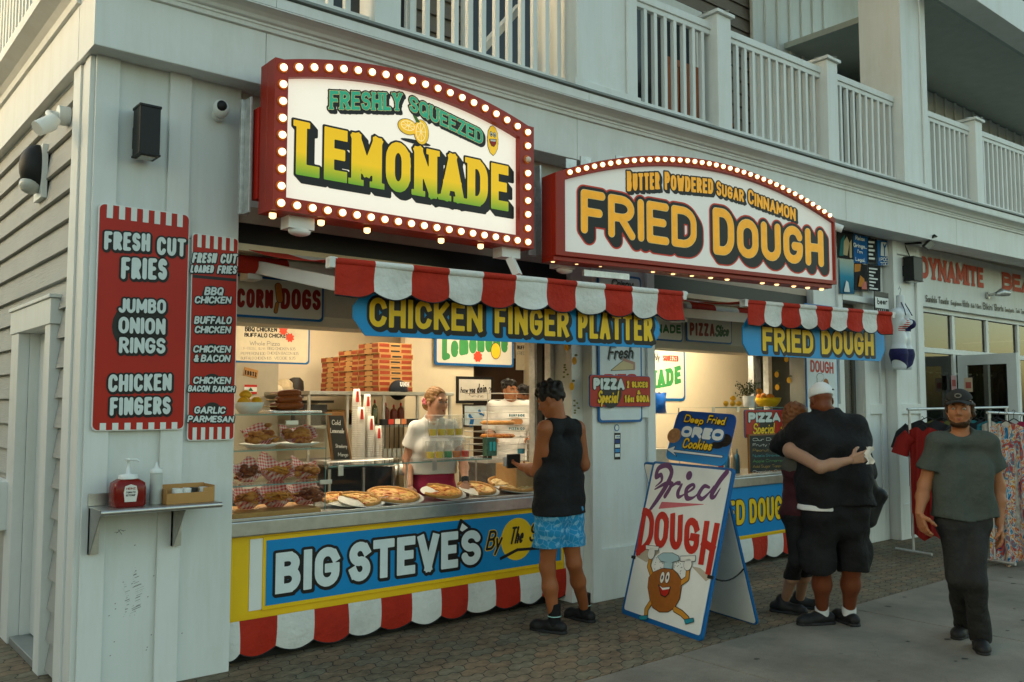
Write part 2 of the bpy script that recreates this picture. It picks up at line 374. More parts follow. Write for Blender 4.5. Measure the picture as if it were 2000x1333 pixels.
def letters(txt, u0, v0, u1, v1, hw, sq=False, gap=.5, serif=0.0, slant=0.0, path=None, caps=1.0, hwy=None):
    """stroke segments of txt filling the box; hw is half the stroke width in metres"""
    H = v1 - v0; n = len(txt); g = gap * hw * 2 if gap > 0 else 0
    ws = [G[c][0] for c in txt]; spn = sum(1 for c in txt if c == ' ')
    tot = sum(ws); free = (u1 - u0) - abs(slant) * H - 2 * hw * (n - spn) - g * (n - 1) - (2 * serif * 0)
    k = free / max(.01, tot); seg = []; x = u0
    for i, c in enumerate(txt):
        w = G[c][0] * k; hh = H * (caps if (i > 0 and txt[i - 1] != ' ' and c != "'") else 1.0)
        if c != ' ':
            for st in G[c][1]:
                pts = [(x + hw + px_ * k, v0 + hw + py_ * (hh - 2 * hw)) for px_, py_ in st]
                m = len(pts)
                for j in range(m - 1):
                    flat = sq and (m <= 5 or j in (0, m - 2))
                    seg.append([*pts[j], *pts[j + 1], hw, 1.0 if flat else 0.0])
                if serif:
                    for e, (a, b) in ((0, (pts[0], pts[1])), (1, (pts[-1], pts[-2]))):
                        yn = st[0 if e == 0 else -1][1]
                        if (abs(yn) < .01 or abs(yn - 1) < .01) and abs(b[1] - a[1]) > abs(b[0] - a[0]) * .6:
                            t = hw * .55; yy = v0 + t if yn < .5 else v0 + hh - t
                            seg.append([a[0] - serif - hw * .4, yy, a[0] + serif + hw * .4, yy, t, 1.0])
            x += w + 2 * hw + g
        else:
            x += w + g
    S = np.array(seg, float)
    if slant:
        S[:, 0] += (S[:, 1] - v0) * slant; S[:, 2] += (S[:, 3] - v0) * slant
    if path is not None:
        S[:, 1] += [path(t) for t in S[:, 0]]; S[:, 3] += [path(t) for t in S[:, 2]]
    return S
def strokes(lines, hw):
    S = []
    for L in lines:
        for a, b in zip(L[:-1], L[1:]): S.append([a[0], a[1], b[0], b[1], hw if len(a) < 3 else a[2], 0.0])
    return np.array(S, float)
def blob(poly):
    """marker for a filled polygon in a drawing"""
    return np.array(poly, float)
def field(S, polys, off, cell, extra=0.0):
    pts = []
    if S is not None and len(S): pts += [S[:, :2], S[:, 2:4]]
    for p in polys: pts.append(p)
    A = np.concatenate(pts); hm = (S[:, 4].max() if S is not None and len(S) else 0) + off + 3 * cell
    lo = A.min(0) - hm; hi = A.max(0) + hm
    nx, ny = int((hi[0] - lo[0]) / cell) + 2, int((hi[1] - lo[1]) / cell) + 2
    X = lo[0] + cell * np.arange(nx); Y = lo[1] + cell * np.arange(ny); D = np.full((nx, ny), 3 * cell + off)
    if S is not None:
        for x0, y0, x1, y1, hw, sq in S:
            m = hw * 1.5 + off + 3 * cell
            i0 = max(0, int((min(x0, x1) - m - lo[0]) / cell)); i1 = min(nx, int((max(x0, x1) + m - lo[0]) / cell) + 2)
            j0 = max(0, int((min(y0, y1) - m - lo[1]) / cell)); j1 = min(ny, int((max(y0, y1) + m - lo[1]) / cell) + 2)
            gx, gy = X[i0:i1, None] - x0, Y[None, j0:j1] - y0; dx, dy = x1 - x0, y1 - y0; L = math.hypot(dx, dy)
            if L < 1e-9: d = np.hypot(gx, gy) - hw
            elif sq:
                ux, uy = dx / L, dy / L; al = np.abs(gx * ux + gy * uy - L / 2) - L / 2 - hw; pe = np.abs(-gx * uy + gy * ux) - hw
                d = np.maximum(al, pe)
                d = np.where((al > 0) & (pe > 0), np.hypot(al, pe), d)
            else:
                t = np.clip((gx * dx + gy * dy) / (L * L), 0, 1); d = np.hypot(gx - t * dx, gy - t * dy) - hw
            D[i0:i1, j0:j1] = np.minimum(D[i0:i1, j0:j1], d)
    for P in polys:
        x0, y0 = P.min(0) - off - 3 * cell; x1, y1 = P.max(0) + off + 3 * cell
        i0, j0 = max(0, int((x0 - lo[0]) / cell)), max(0, int((y0 - lo[1]) / cell)); i1, j1 = min(nx, int((x1 - lo[0]) / cell) + 2), min(ny, int((y1 - lo[1]) / cell) + 2)
        gx, gy = np.meshgrid(X[i0:i1], Y[j0:j1], indexing='ij'); d = np.full(gx.shape, 1e9); ins = np.zeros(gx.shape, bool)
        for a, b in zip(P, np.roll(P, -1, 0)):
            e = b - a; L2 = max(1e-12, e @ e); t = np.clip(((gx - a[0]) * e[0] + (gy - a[1]) * e[1]) / L2, 0, 1)
            d = np.minimum(d, np.hypot(gx - a[0] - t * e[0], gy - a[1] - t * e[1]))
            if abs(e[1]) > 1e-12: ins ^= ((a[1] > gy) != (b[1] > gy)) & (gx < e[0] * (gy - a[1]) / e[1] + a[0])
        d = np.where(ins, -d, d); D[i0:i1, j0:j1] = np.minimum(D[i0:i1, j0:j1], d)
    return X, Y, D - off
def field_mesh(X, Y, D, w, thick=.0015):
    nx, ny = D.shape; c = X[1] - X[0]
    gx, gy = np.meshgrid(X, Y, indexing='ij'); P = np.stack([gx.ravel(), gy.ravel()], 1); d = D.ravel() + 1e-9
    I = np.arange(nx * ny).reshape(nx, ny); a, b, e, f = I[:-1, :-1].ravel(), I[1:, :-1].ravel(), I[1:, 1:].ravel(), I[:-1, 1:].ravel()
    full = (d[a] < 0) & (d[b] < 0) & (d[e] < 0) & (d[f] < 0); some = ((d[a] < 0) | (d[b] < 0) | (d[e] < 0) | (d[f] < 0)) & ~full
    V = {}; vs = []; fs = []
    def vid(key, p):
        if key not in V: V[key] = len(vs); vs.append((p[0], p[1], w))
        return V[key]
    # full cells merged into runs along x
    fm = full.reshape(nx - 1, ny - 1)
    for j in range(ny - 1):
        i = 0; colj = fm[:, j]
        if not colj.any(): continue
        while i < nx - 1:
            if colj[i]:
                k = i
                while k + 1 < nx - 1 and colj[k + 1]: k += 1
                lo_ = [vid(int(I[t, j]), P[I[t, j]]) for t in ((i, k + 1) if True else ())]
                up_ = [vid(int(I[t, j + 1]), P[I[t, j + 1]]) for t in (k + 1, i)]
                fs.append(lo_ + up_); i = k + 1
            else: i += 1
    for q in np.nonzero(some)[0]:
        cs = [int(a[q]), int(b[q]), int(e[q]), int(f[q])]; poly = []
        for s_, t_ in zip(cs, cs[1:] + cs[:1]):
            if d[s_] < 0: poly.append(vid(s_, P[s_]))
            if (d[s_] < 0) != (d[t_] < 0):
                k = d[s_] / (d[s_] - d[t_]); key = (min(s_, t_), max(s_, t_)); poly.append(vid(key, P[s_] + (P[t_] - P[s_]) * k))
        if len(poly) >= 3: fs.append(poly)
    return vs, fs
def paint(fr, parent, name, mat, S=None, polys=(), off=0.0, w=.002, cell=.006, shift=None, clip=None):
    """one painted layer on a flat place; w: height above it. shift: (du, dv, n) drags the shape for a block shadow"""
    polys = [np.asarray(p, float) for p in polys]
    if shift:
        du, dv, k = shift; S0, P0 = S, list(polys)
        for i in range(1, k + 1):
            if S0 is not None:
                q = S0.copy(); q[:, [0, 2]] += du * i / k; q[:, [1, 3]] += dv * i / k; S = np.concatenate([S, q])
            polys = polys + [p + np.array([du * i / k, dv * i / k]) for p in P0]
    X, Y, D = field(S, polys, off, cell)
    if clip:
        gx, gy = np.meshgrid(X, Y, indexing='ij'); D = np.maximum(D, clip(gx, gy))
    vs, fs = field_mesh(X, Y, D, w)
    if not vs: return None
    return MB(fr).add(vs, fs).build(name, mat, parent)
# ================================================================ GROUND
def paver_mat():
    m = mk('brick_pavers', (.11, .085, .06), .8); n = m.node_tree; b = n.nodes['Principled BSDF']; L = n.links
    tc = n.nodes.new('ShaderNodeTexCoord'); sp = n.nodes.new('ShaderNodeSeparateXYZ'); L.new(tc.outputs['Object'], sp.inputs[0])
    def mth(op, a, c=None):
        q = n.nodes.new('ShaderNodeMath'); q.operation = op
        for i, v in enumerate((a, c)):
            if v is None: continue
            if isinstance(v, (int, float)): q.inputs[i].default_value = v
            else: L.new(v, q.inputs[i])
        return q.outputs[0]
    wob = mth('MULTIPLY', mth('SINE', mth('MULTIPLY', sp.outputs[0], 2 * math.pi / .098)), .010)
    wob2 = mth('MULTIPLY', mth('SINE', mth('MULTIPLY', sp.outputs[1], 2 * math.pi / .098)), .010)
    nz = n.nodes.new('ShaderNodeTexNoise'); nz.inputs['Scale'].default_value = 9; L.new(tc.outputs['Object'], nz.inputs[0])
    jit = mth('MULTIPLY', mth('SUBTRACT', nz.outputs[0], .5), .03)
    cb = n.nodes.new('ShaderNodeCombineXYZ'); L.new(mth('ADD', mth('ADD', sp.outputs[0], wob2), jit), cb.inputs[0]); L.new(mth('ADD', mth('ADD', sp.outputs[1], wob), jit), cb.inputs[1])
    bk = n.nodes.new('ShaderNodeTexBrick'); L.new(cb.outputs[0], bk.inputs['Vector'])
    bk.inputs['Scale'].default_value = 1; bk.inputs['Brick Width'].default_value = .196; bk.inputs['Row Height'].default_value = .098
    bk.inputs['Mortar Size'].default_value = .0042; bk.inputs['Mortar Smooth'].default_value = .3; bk.inputs['Bias'].default_value = 0
    bk.inputs['Color1'].default_value = (.20, .135, .08, 1); bk.inputs['Color2'].default_value = (.16, .145, .095, 1); bk.inputs['Mortar'].default_value = (.04, .036, .026, 1)
    n2 = n.nodes.new('ShaderNodeTexNoise'); n2.inputs['Scale'].default_value = 2.3; n2.inputs['Detail'].default_value = 9; L.new(tc.outputs['Object'], n2.inputs[0])
    n3 = n.nodes.new('ShaderNodeTexNoise'); n3.inputs['Scale'].default_value = 70; n3.inputs['Detail'].default_value = 5; L.new(tc.outputs['Object'], n3.inputs[0])
    n5 = n.nodes.new('ShaderNodeTexNoise'); n5.inputs['Scale'].default_value = 14; n5.inputs['Detail'].default_value = 6; L.new(tc.outputs['Object'], n5.inputs[0]); mul = mth('ADD', mth('ADD', mth('MULTIPLY', n2.outputs[0], 1.1), mth('MULTIPLY', n3.outputs[0], .7)), mth('MULTIPLY', mth('SUBTRACT', n5.outputs[0], .42), 1.6))
    mx = n.nodes.new('ShaderNodeMix'); mx.data_type = 'RGBA'; mx.blend_type = 'MULTIPLY'; mx.inputs[0].default_value = 1
    L.new(bk.outputs[0], mx.inputs[6]); L.new(mul, mx.inputs[7]); L.new(mx.outputs[2], b.inputs['Base Color'])
    bp = n.nodes.new('ShaderNodeBump'); bp.inputs['Strength'].default_value = .6; bp.inputs['Distance'].default_value = .006
    L.new(mth('SUBTRACT', mth('MULTIPLY', n3.outputs[0], .35), bk.outputs['Fac']), bp.inputs['Height']); L.new(bp.outputs[0], b.inputs['Normal']); return m
def concrete_mat():
    m = mk('concrete', (.26, .23, .18), .85, var=.3, scale=1.3, dirt=.55, bump=.25, bscale=90); n = m.node_tree; b = n.nodes['Principled BSDF']; L = n.links
    src = b.inputs['Base Color'].links[0].from_socket; tc = [x for x in n.nodes if x.type == 'TEX_COORD'][0]
    vo = n.nodes.new('ShaderNodeTexVoronoi'); vo.inputs['Scale'].default_value = 2.6; vo.inputs['Randomness'].default_value = 1; L.new(tc.outputs['Object'], vo.inputs['Vector'])
    rp = n.nodes.new('ShaderNodeValToRGB'); rp.color_ramp.elements[0].position = .05; rp.color_ramp.elements[1].position = .085
    rp.color_ramp.elements[0].color = (.3, .3, .3, 1); L.new(vo.outputs['Distance'], rp.inputs[0])
    ns = n.nodes.new('ShaderNodeTexNoise'); ns.inputs['Scale'].default_value = 160; L.new(tc.outputs['Object'], ns.inputs[0])
    r2 = n.nodes.new('ShaderNodeValToRGB'); r2.color_ramp.elements[0].position = .3; r2.color_ramp.elements[0].color = (.7, .7, .7, 1); r2.color_ramp.elements[1].position = .6; L.new(ns.outputs[0], r2.inputs[0])
    a = src
    for q in (rp, r2):
        mx = n.nodes.new('ShaderNodeMix'); mx.data_type = 'RGBA'; mx.blend_type = 'MULTIPLY'; mx.inputs[0].default_value = 1
        L.new(a, mx.inputs[6]); L.new(q.outputs[0], mx.inputs[7]); a = mx.outputs[2]
    L.new(a, b.inputs['Base Color']); return m
PAV, CONC = paver_mat(), concrete_mat()
ASPH = mk('asphalt', (.05, .05, .05), .9, var=.25, scale=3, bump=.4, bscale=150)
tag(MB().box((-300, -300, -.4), (300, 300, -.13)).build('road', ASPH), None, None, kind='structure')
tag(MB().box((-40, 3.806, -.12), (60, 14, 0)).build('pavers', PAV), None, None, kind='structure')
sw = MB()
k = -20
while 4.57 + 2.06 * k < 40:
    x = 4.57 + 2.06 * k
    for y0, y1 in ((1.75, 3.8), (-.3, 1.744)): sw.box((x + .007, y0, -.12), (x + 2.053, y1, 0))
    k += 1
tag(sw.build('sidewalk', CONC, None, .006), None, None, kind='structure')
S = []
for x, y, a, n_ in ((5.3, 2.4, .5, 26), (7.4, 3.1, -.9, 18), (4.2, 2.9, 1.2, 12)):
    for i in range(n_): a += rng.randn() * .35; x2, y2 = x + .05 * math.cos(a), y + .05 * math.sin(a); S.append([x, y, x2, y2, .0016, 0]); x, y = x2, y2
CRK = MB(); vs_, fs_ = field_mesh(*field(np.array(S), [], 0, .006), .0015); CRK.add(vs_, fs_); tag(CRK.build('sidewalk_cracks', mk('crack_dark', (.06, .055, .045), .9)), None, None, kind='structure')
PS = []
for i in range(70):
    x, y = 3.4 + 7.5 * rng.rand(), (1.9 + 1.85 * rng.rand() if i < 45 else 3.85 + 1.3 * rng.rand()); r_ = .008 + .018 * rng.rand() ** 2; PS.append(np.array([(x + r_ * (1 + .3 * math.sin(2 * t + i)) * math.cos(t), y + r_ * .8 * (1 + .3 * math.cos(3 * t + i)) * math.sin(t)) for t in np.linspace(0, 6.28, 11)[:-1]]))
ST = MB()
for p in PS: vs_, fs_ = field_mesh(*field(None, [p], 0, .006), .0022); ST.add(vs_, fs_)
tag(ST.build('pavement_stains', mk('gum_stain', (.055, .05, .042), .8)), None, None, kind='structure')
tag(MB().box((-40, -.48, -.125), (60, -.31, .004)).build('kerb', mk('granite', (.3, .3, .29), .7, var=.2, scale=40), None, .01), None, None, kind='structure')
# ================================================================ ADDED SUN BLOCKER (unseen building left of the alley)
nb = thing('sun_block_building', 'unseen grey building added across the alley to shade the side wall from low sun', 'building', (-9, 12, 0))
MB().box((-19, 2, -.1), (-9, 40, 5.9)).build('wall', mk('blocker_grey', (.3, .3, .28), .8, var=.2), nb)
MB().box((-19.4, 1.7, 5.9), (-8.7, 40.3, 6.05)).build('roof', mk('roof_grey', (.2, .2, .2), .8), nb)

# ================================================================ THE BOARDWALK BUILDING
BL = thing('boardwalk_building', 'white boardwalk building with railed balconies and grey clapboard side wall', 'building', (1.3, 5.31, 0))
TRIM = mk('white_trim', (.74, .76, .74), .5, var=.03, scale=2, dirt=.14, bump=.04, bscale=30, streak=.06)
PANEL = mk('white_panel', (.70, .73, .71), .55, var=.03, scale=1.5, dirt=.16, bump=.05, bscale=40, streak=.07)
def siding_mat(name, col):
    m = mk(name, col, .6, var=.06, scale=2); n = m.node_tree; b = n.nodes['Principled BSDF']; L = n.links
    tc = n.nodes.new('ShaderNodeTexCoord'); mp = n.nodes.new('ShaderNodeMapping'); mp.inputs['Scale'].default_value = (3, 3, 42); L.new(tc.outputs['Object'], mp.inputs[0])
    nz = n.nodes.new('ShaderNodeTexNoise'); nz.inputs['Scale'].default_value = 1.5; nz.inputs['Detail'].default_value = 6; nz.inputs['Distortion'].default_value = 1.2; L.new(mp.outputs[0], nz.inputs[0])
    bp = n.nodes.new('ShaderNodeBump'); bp.inputs['Strength'].default_value = .8; bp.inputs['Distance'].default_value = .006; L.new(nz.outputs[0], bp.inputs['Height']); L.new(bp.outputs[0], b.inputs['Normal']); return m
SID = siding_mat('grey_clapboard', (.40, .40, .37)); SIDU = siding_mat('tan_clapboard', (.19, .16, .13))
# --- front wall panels
w = MB(); w.box((1.31, 5.31, 0), (2.185, 5.44, 2.62)); w.box((1.31, 5.31, 2.622), (2.185, 5.44, 3.7))
w.box((2.187, 5.36, 2.86), (11.3, 5.5, 3.7))
w.build('front_wall', PANEL, BL, .003)
w = MB()
for x0, x1 in ((1.318, 1.447), (1.733, 1.863)): MB().box((x0, 5.288, 0), (x1, 5.3095, 3.66)).build('batten', TRIM, BL, .003)
sc_ = np.random.RandomState(4); S = []
for cx, n_, wd in ((1.62, 25, .055), (1.565, 20, .03), (1.60, 6, .05)):
    for i in range(n_):
        z = .42 + .011 * i + sc_.randn() * .003; x = cx + .01 * math.sin(i * .25) + sc_.randn() * .004; L = wd * (.15 + .85 * sc_.rand()) * math.sin(math.pi * (i + .5) / n_); S.append([x, z, x + L, z + L * .3, .0008 + .0012 * sc_.rand() ** 2, 0])
WP = Fr((0, 5.31, 0), (1, 0, 0)); paint(WP, BL, 'scuff_marks', mk('rubber_scuff', (.22, .22, .20), .8), np.array(S), (), 0, .001, .0025)
S = [[1.4 + .5 * sc_.rand(), .2 + .7 * sc_.rand(), 0, 0, .0025, 0] for _ in range(18)]; S = [[a, b, a + .004, b + .002, c, 0] for a, b, _, _, c, _ in S] + [[1.5 + .01 * i, .9 + .01 * sc_.randn(), 1.5 + .01 * i + .02, .9 + .01 * sc_.randn(), .0015, 0] for i in range(5)]
paint(WP, BL, 'scuff_marks', MATS['rubber_scuff'], np.array(S), (), 0, .001, .003)
FN = Fr((0, 5.13, 0), (1, 0, 0))
# --- pilasters
def pil(x0, x1, yf=5.19, z1=3.66):
    w = MB()
    w.box((x0, yf + .03, 0), (x1, 5.6, z1))
    for a, c in ((x0, x0 + .1), (x1 - .1, x1)): w.box((a, yf, 0), (c, yf + .029, z1))
    w.box((x0 + .1, yf, 0), (x1 - .1, yf + .029, .42)); w.box((x0 + .1, yf, z1 - .2), (x1 - .1, yf + .029, z1)); w.box((x0 + .1, yf, 1.5), (x1 - .1, yf + .029, 1.62)); w.build('pilaster', TRIM, BL, .004)
pil(5.19, 5.98); pil(8.72, 9.33, 5.28); pil(9.86, 10.34, 5.32); pil(10.36, 11.05, 5.19)
MB().box((5.06, 5.3, 0), (5.189, 5.6, 2.9)).build('door_jamb', TRIM, BL, .004); MB().box((11.052, 5.3, 0), (11.34, 5.6, 3.66)).build('door_jamb', TRIM, BL, .004)
# --- fascia, cornice and deck edge along a gently bowed line
PLN = [(1.263, 5.15), (2.27, 5.148), (4.95, 5.106), (8.9, 4.97), (11.35, 4.855), (13.3, 4.74), (20, 4.35)]
def along(prof, name, mat, gaps=True, bev=0.0, line=PLN, x0=None):
    mb = MB(); L = list(line)
    if x0 is not None: L[0] = (x0, L[0][1])
    for (xa, ya), (xb, yb) in zip(L[:-1], L[1:]):
        g = .0015 if gaps else 0.0; n = len(prof); v = []
        for x, y in ((xa + g, ya), (xb - g, yb)): v += [(x, y - o, z) for o, z in prof]
        mb.add(v, [(i, (i + 1) % n, n + (i + 1) % n, n + i) for i in range(n)] + [tuple(range(n)), tuple(reversed(range(n, 2 * n)))])
    return mb.build(name, mat, BL, bev)
along([(0, 3.617), (0, 3.957), (-.33, 3.957), (-.33, 3.617)], 'fascia', TRIM, bev=.003)
along([(0, 3.958), (.018, 3.962), (.022, 3.985), (.03, 3.99), (.03, 4.004), (.042, 4.008), (.05, 4.012), (.06, 4.03), (.085, 4.048), (.12, 4.06), (.14, 4.062), (.14, 4.07), (-.3, 4.07), (-.3, 3.958)], 'cornice', TRIM, False)
along([(.142, 4.072), (.142, 4.135), (.12, 4.135), (.12, 4.15), (-3.0, 4.15), (-3.0, 4.072)], 'deck_edge', TRIM)
along([(.155, 4.152), (.155, 4.17), (-3.0, 4.17), (-3.0, 4.152)], 'deck_flashing', mk('grey_flashing', (.22, .24, .23), .5), False)
# --- side: fascia, cornice, corner post, clapboards, door
w = MB(); w.box((1.262, 5.483, 3.617), (1.6, 26, 3.957)); w.build('fascia', TRIM, BL)
w = MB()
pr = [(0, 3.958), (.02, 3.962), (.03, 4.0), (.06, 4.03), (.12, 4.06), (.14, 4.07), (.142, 4.135), (-.5, 4.135), (-.5, 3.958)]
v = [(1.262 - o, y, z) for y in (5.46, 26) for o, z in pr]; n = len(pr)
w.add(v, [(i, n + i, n + (i + 1) % n, (i + 1) % n) for i in range(n)] + [tuple(range(n)), tuple(reversed(range(n, 2 * n)))]); w.build('cornice', TRIM, BL)
w = MB(); w.box((1.29, 5.312, 0), (1.316, 5.42, 3.616)); w.box((1.298, 5.422, 0), (1.33, 5.5, 3.616)); w.box((1.285, 5.502, 0), (1.33, 5.66, 3.616)); w.box((1.32, 5.32, 3.60), (1.6, 26, 3.616))
w.build('corner_board', TRIM, BL, .004)
w = MB(); w.box((1.345, 5.45, 0), (1.5, 6.09, 3.6)); w.box((1.345, 6.87, 0), (1.5, 26, 3.6)); w.box((1.345, 6.09, 2.15), (1.5, 6.87, 3.6))
z = .03
while z < 3.55:
    for y0, y1 in (((5.665, 5.945), (7.115, 26)) if z < 2.2 else ((5.665, 26),)):
        a, c = z, z + .184
        v = [(1.305, y0, a), (1.305, y1, a), (1.335, y1, c), (1.335, y0, c), (1.345, y0, a), (1.345, y1, a), (1.345, y1, c), (1.345, y0, c)]
        w.add(v, [(0, 3, 2, 1), (0, 1, 5, 4), (0, 4, 7, 3), (1, 2, 6, 5), (3, 7, 6, 2)])
    z += .181
w.build('clapboard_wall', SID, BL)
w = MB(); w.box((1.27, 5.95, 0), (1.34, 6.09, 2.11)); w.box((1.27, 6.87, 0), (1.34, 7.11, 2.11)); w.box((1.262, 5.93, 2.112), (1.34, 7.13, 2.27)); w.box((1.25, 5.91, 2.272), (1.35, 7.15, 2.295))
w.box((1.34, 6.09, 0), (1.62, 6.11, 2.15)); w.box((1.34, 6.85, 0), (1.62, 6.87, 2.15)); w.box((1.34, 6.11, 2.11), (1.62, 6.85, 2.15)); w.build('door_frame', TRIM, BL, .003)
dr = MB().box((1.40, 6.24, .06), (1.44, 6.848, 2.105)).build('door', WHITE, BL, .003)
b = MB(); b.box((1.37, 6.26, .98), (1.40, 6.30, 1.1)); b.cyl((1.36, 6.28, 1.04), (1.36, 6.40, 1.03), .012); b.build('handle', GALV, dr)
MB().box((1.6, 6.11, 0), (1.62, 6.24, 2.1)).build('door_gap', BLACK, BL)
MB().box((1.28, 6.11, .001), (1.6, 6.86, .05)).build('threshold', mk('ribbed_aluminium', (.3, .32, .31), .5, metal=.5), BL, .004)

# --- upper storey
XY = lambda px_, py_, Y: atY(px_, py_, Y)[0]
CP = [(4.87, 5.60), (10.02, 10.66), (2.98, 3.16) ]
for i, (x0, x1) in enumerate(CP[:2]):
    w = MB(); y = 5.04 - .035 * max(0, x0 - 5)
    w.box((x0, y, 4.172), (x1, y + .5, 9)); w.box((x0 - .03, y - .03, 4.172), (x1 + .03, y + .53, 4.26))
    for a, c in ((x0, x0 + .13), (x1 - .13, x1)): w.box((a, y - .02, 4.262), (c, y - .001, 9))
    w.build('column', TRIM, BL, .005)
def railing(x0, x1, yl, yr, posts=(), zb=4.25, zt=5.22):
    f = lambda x: yl + (yr - yl) * (x - x0) / (x1 - x0)
    rt_ = MB(); rt_.beam((x0, f(x0), zt), (x1, f(x1), zt), .075, .07); rt_.beam((x0, f(x0), zt - .06), (x1, f(x1), zt - .06), .045, .05)
    rl = rt_.build('balcony_railing', TRIM, BL, .006)
    MB().beam((x0, f(x0), zb), (x1, f(x1), zb), .06, .06).build('bottom_rail', TRIM, rl)
    n = int((x1 - x0) / .126)
    for i in range(n):
        x = x0 + (i + .5) * (x1 - x0) / n
        if any(abs(x - q) < .15 for q in posts): continue
        MB().box((x - .02, f(x) - .02, zb + .03), (x + .02, f(x) + .02, zt - .08)).build('baluster', TRIM, rl)
    for q in posts:
        p = MB(); y = f(q); p.box((q - .105, y - .105, 4.172), (q + .105, y + .105, zt + .10)); p.box((q - .135, y - .135, zt + .101), (q + .135, y + .135, zt + .135))
        p.lathe([(.17, zt + .136), (.02, zt + .18)], (q, y, 0), 4, False); p.build('post', TRIM, rl, .004)
railing(1.5, 4.86, 5.2, 5.17, (3.12,))
railing(5.61, 10.01, 5.13, 4.98, (6.79, 8.61))
railing(10.67, 16.5, 4.96, 4.62, (11.95, 14.0))
# balcony over the side wall
r_ = MB(); r_.box((1.29, 5.3, 5.2), (1.36, 20, 5.26)); rs = r_.build('balcony_railing', TRIM, BL)
for i in range(60): MB().box((1.305, 5.5 + i * .126, 4.2), (1.345, 5.54 + i * .126, 5.2)).build('baluster', TRIM, rs)
# walls behind the balconies
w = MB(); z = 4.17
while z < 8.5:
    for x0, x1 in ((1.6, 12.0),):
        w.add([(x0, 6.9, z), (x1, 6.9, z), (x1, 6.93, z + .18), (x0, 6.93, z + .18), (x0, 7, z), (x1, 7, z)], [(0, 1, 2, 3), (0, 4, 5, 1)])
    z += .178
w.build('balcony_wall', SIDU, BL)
w = MB()
for x in np.arange(9.95, 11.9, .3): w.box((x, 6.84, 4.17), (x + .298, 6.88, 9)); w.box((x - .03, 6.81, 4.17), (x + .03, 6.838, 9))
for x in np.arange(12.0, 18, .35): w.box((x, 6.3, 4.17), (x + .348, 6.34, 6.6)); w.box((x - .03, 6.27, 4.17), (x + .03, 6.298, 6.6))
w.build('board_wall', PANEL, BL)
w = MB()   # window and door trims on the upper wall
for x0, x1, z0, z1 in ((2.0, 2.9, 4.2, 7), (3.6, 4.4, 4.2, 7), (5.2, 6.0, 4.2, 7), (7.55, 8.75, 4.2, 6.5)):
    w.box((x0 - .12, 6.85, z0), (x0, 6.9, z1)); w.box((x1, 6.85, z0), (x1 + .12, 6.9, z1)); w.box((x0 - .12, 6.85, z1), (x1 + .12, 6.9, z1 + .12))
w.beam((4.35, 5.6, 4.55), (5.0, 5.9, 5.2), .05, .06)
w.build('window_trim', TRIM, BL)
w = MB()
for x0, x1, z0, z1 in ((2.0, 2.9, 4.2, 7), (3.6, 4.4, 4.2, 7), (5.2, 6.0, 4.2, 7), (7.55, 8.75, 4.2, 6.5)): MB().box((x0, 6.875, z0), (x1, 6.885, z1)).build('window_pane', mk('dark_window', (.03, .035, .04), .1), BL)
pass
w = MB(); w.box((10.7, 4.8, 6.62), (20, 7, 6.7)); w.build('porch_ceiling', mk('beadboard', (.42, .46, .43), .6), BL)
w = MB(); w.box((10.4, 4.4, 6.56), (20, 4.7, 7.0)); w.build('upper_fascia', TRIM, BL, .004)
w = MB(); w.box((1.6, 7.05, 4.0), (20, 12, 9)); w.build('upper_storey', PANEL, BL)
w = MB(); w.box((1.5, 4.9, 9), (20, 12, 9.3)); w.build('roof', mk('roof_grey', (.2, .2, .2), .8), BL)
# wooden lounge chair on the balcony
cx, cy = 8.0, 6.2
ch = thing('deck_chair', 'brown wooden chair seen between the balusters of the balcony', 'chair', (cx, cy, 4.17))
WOODB = mk('brown_wood', '#8a4a22', .55, var=.2, scale=8)
MB().box((cx - .3, cy - .3, 4.75), (cx + .3, cy + .3, 4.79)).build('seat', WOODB, ch)
b = MB()
for i in range(5): b.box((cx - .3 + .125 * i, cy + .27, 4.79), (cx - .2 + .125 * i, cy + .3, 5.55))
b.box((cx - .32, cy + .265, 5.55), (cx + .32, cy + .305, 5.63)); b.build('backrest', WOODB, ch)
for x, y in ((-.27, -.27), (.27, -.27), (-.27, .27), (.27, .27)): MB().box((cx + x - .03, cy + y - .03, 4.171), (cx + x + .03, cy + y + .03, 4.75)).build('leg', WOODB, ch)
# ================================================================ SHOP INTERIOR SHELL (parts of the building)
FLO = mk('kitchen_floor', (.18, .16, .13), .5, var=.2)
MB().box((1.6, 5.62, .001), (11.2, 9.6, .02)).build('shop_floor', FLO, BL)
w = MB(); w.box((1.5, 9.4, 0), (8.7, 9.5, 3.0)); w.box((1.52, 5.46, 0), (1.62, 9.4, 3.0)); w.build('shop_wall', CREAM, BL)
MB().box((1.5, 5.5, 2.9), (11.3, 9.5, 3.0)).build('shop_ceiling', CREAM, BL)
# ================================================================ SIGNS
def PX(fr, pts, w=0.0): return [fr.uv(x, y, w) for x, y in pts]
def LT(fr, par, name, txt, bl, br, top, hw, layers, cell=.005, w0=.0015, arch=0.0, **kw):
    """letters whose left foot, right foot and top (above the left foot) are measured in the photo; hw relative to letter height"""
    u0, v0 = fr.uv(*bl); u1, vb = fr.uv(*br); _, vt = fr.uv(*top); Hh = vt - v0; sl = (vb - v0) / (u1 - u0); um = (u0 + u1) / 2; hl = (u1 - u0) / 2
    S = letters(txt, u0, v0, u1, v0 + Hh, hw * Hh, path=lambda t: sl * (t - u0) + arch * (1 - ((t - um) / hl) ** 2), **kw)
    o = None
    for i, (m, off, sh) in enumerate(layers):
        o = paint(fr, par if i < 1 or True else o, name, m, S, (), off, w0 + .0014 * i, cell, sh)
    return S
def board(name, label, cat, fr, poly, t, mat, group=None, bev=.002, pn='panel'):
    r = thing(name, label, cat, fr, group); MB(fr).prism(poly, -t, 0).build(pn, mat, r, bev); return r
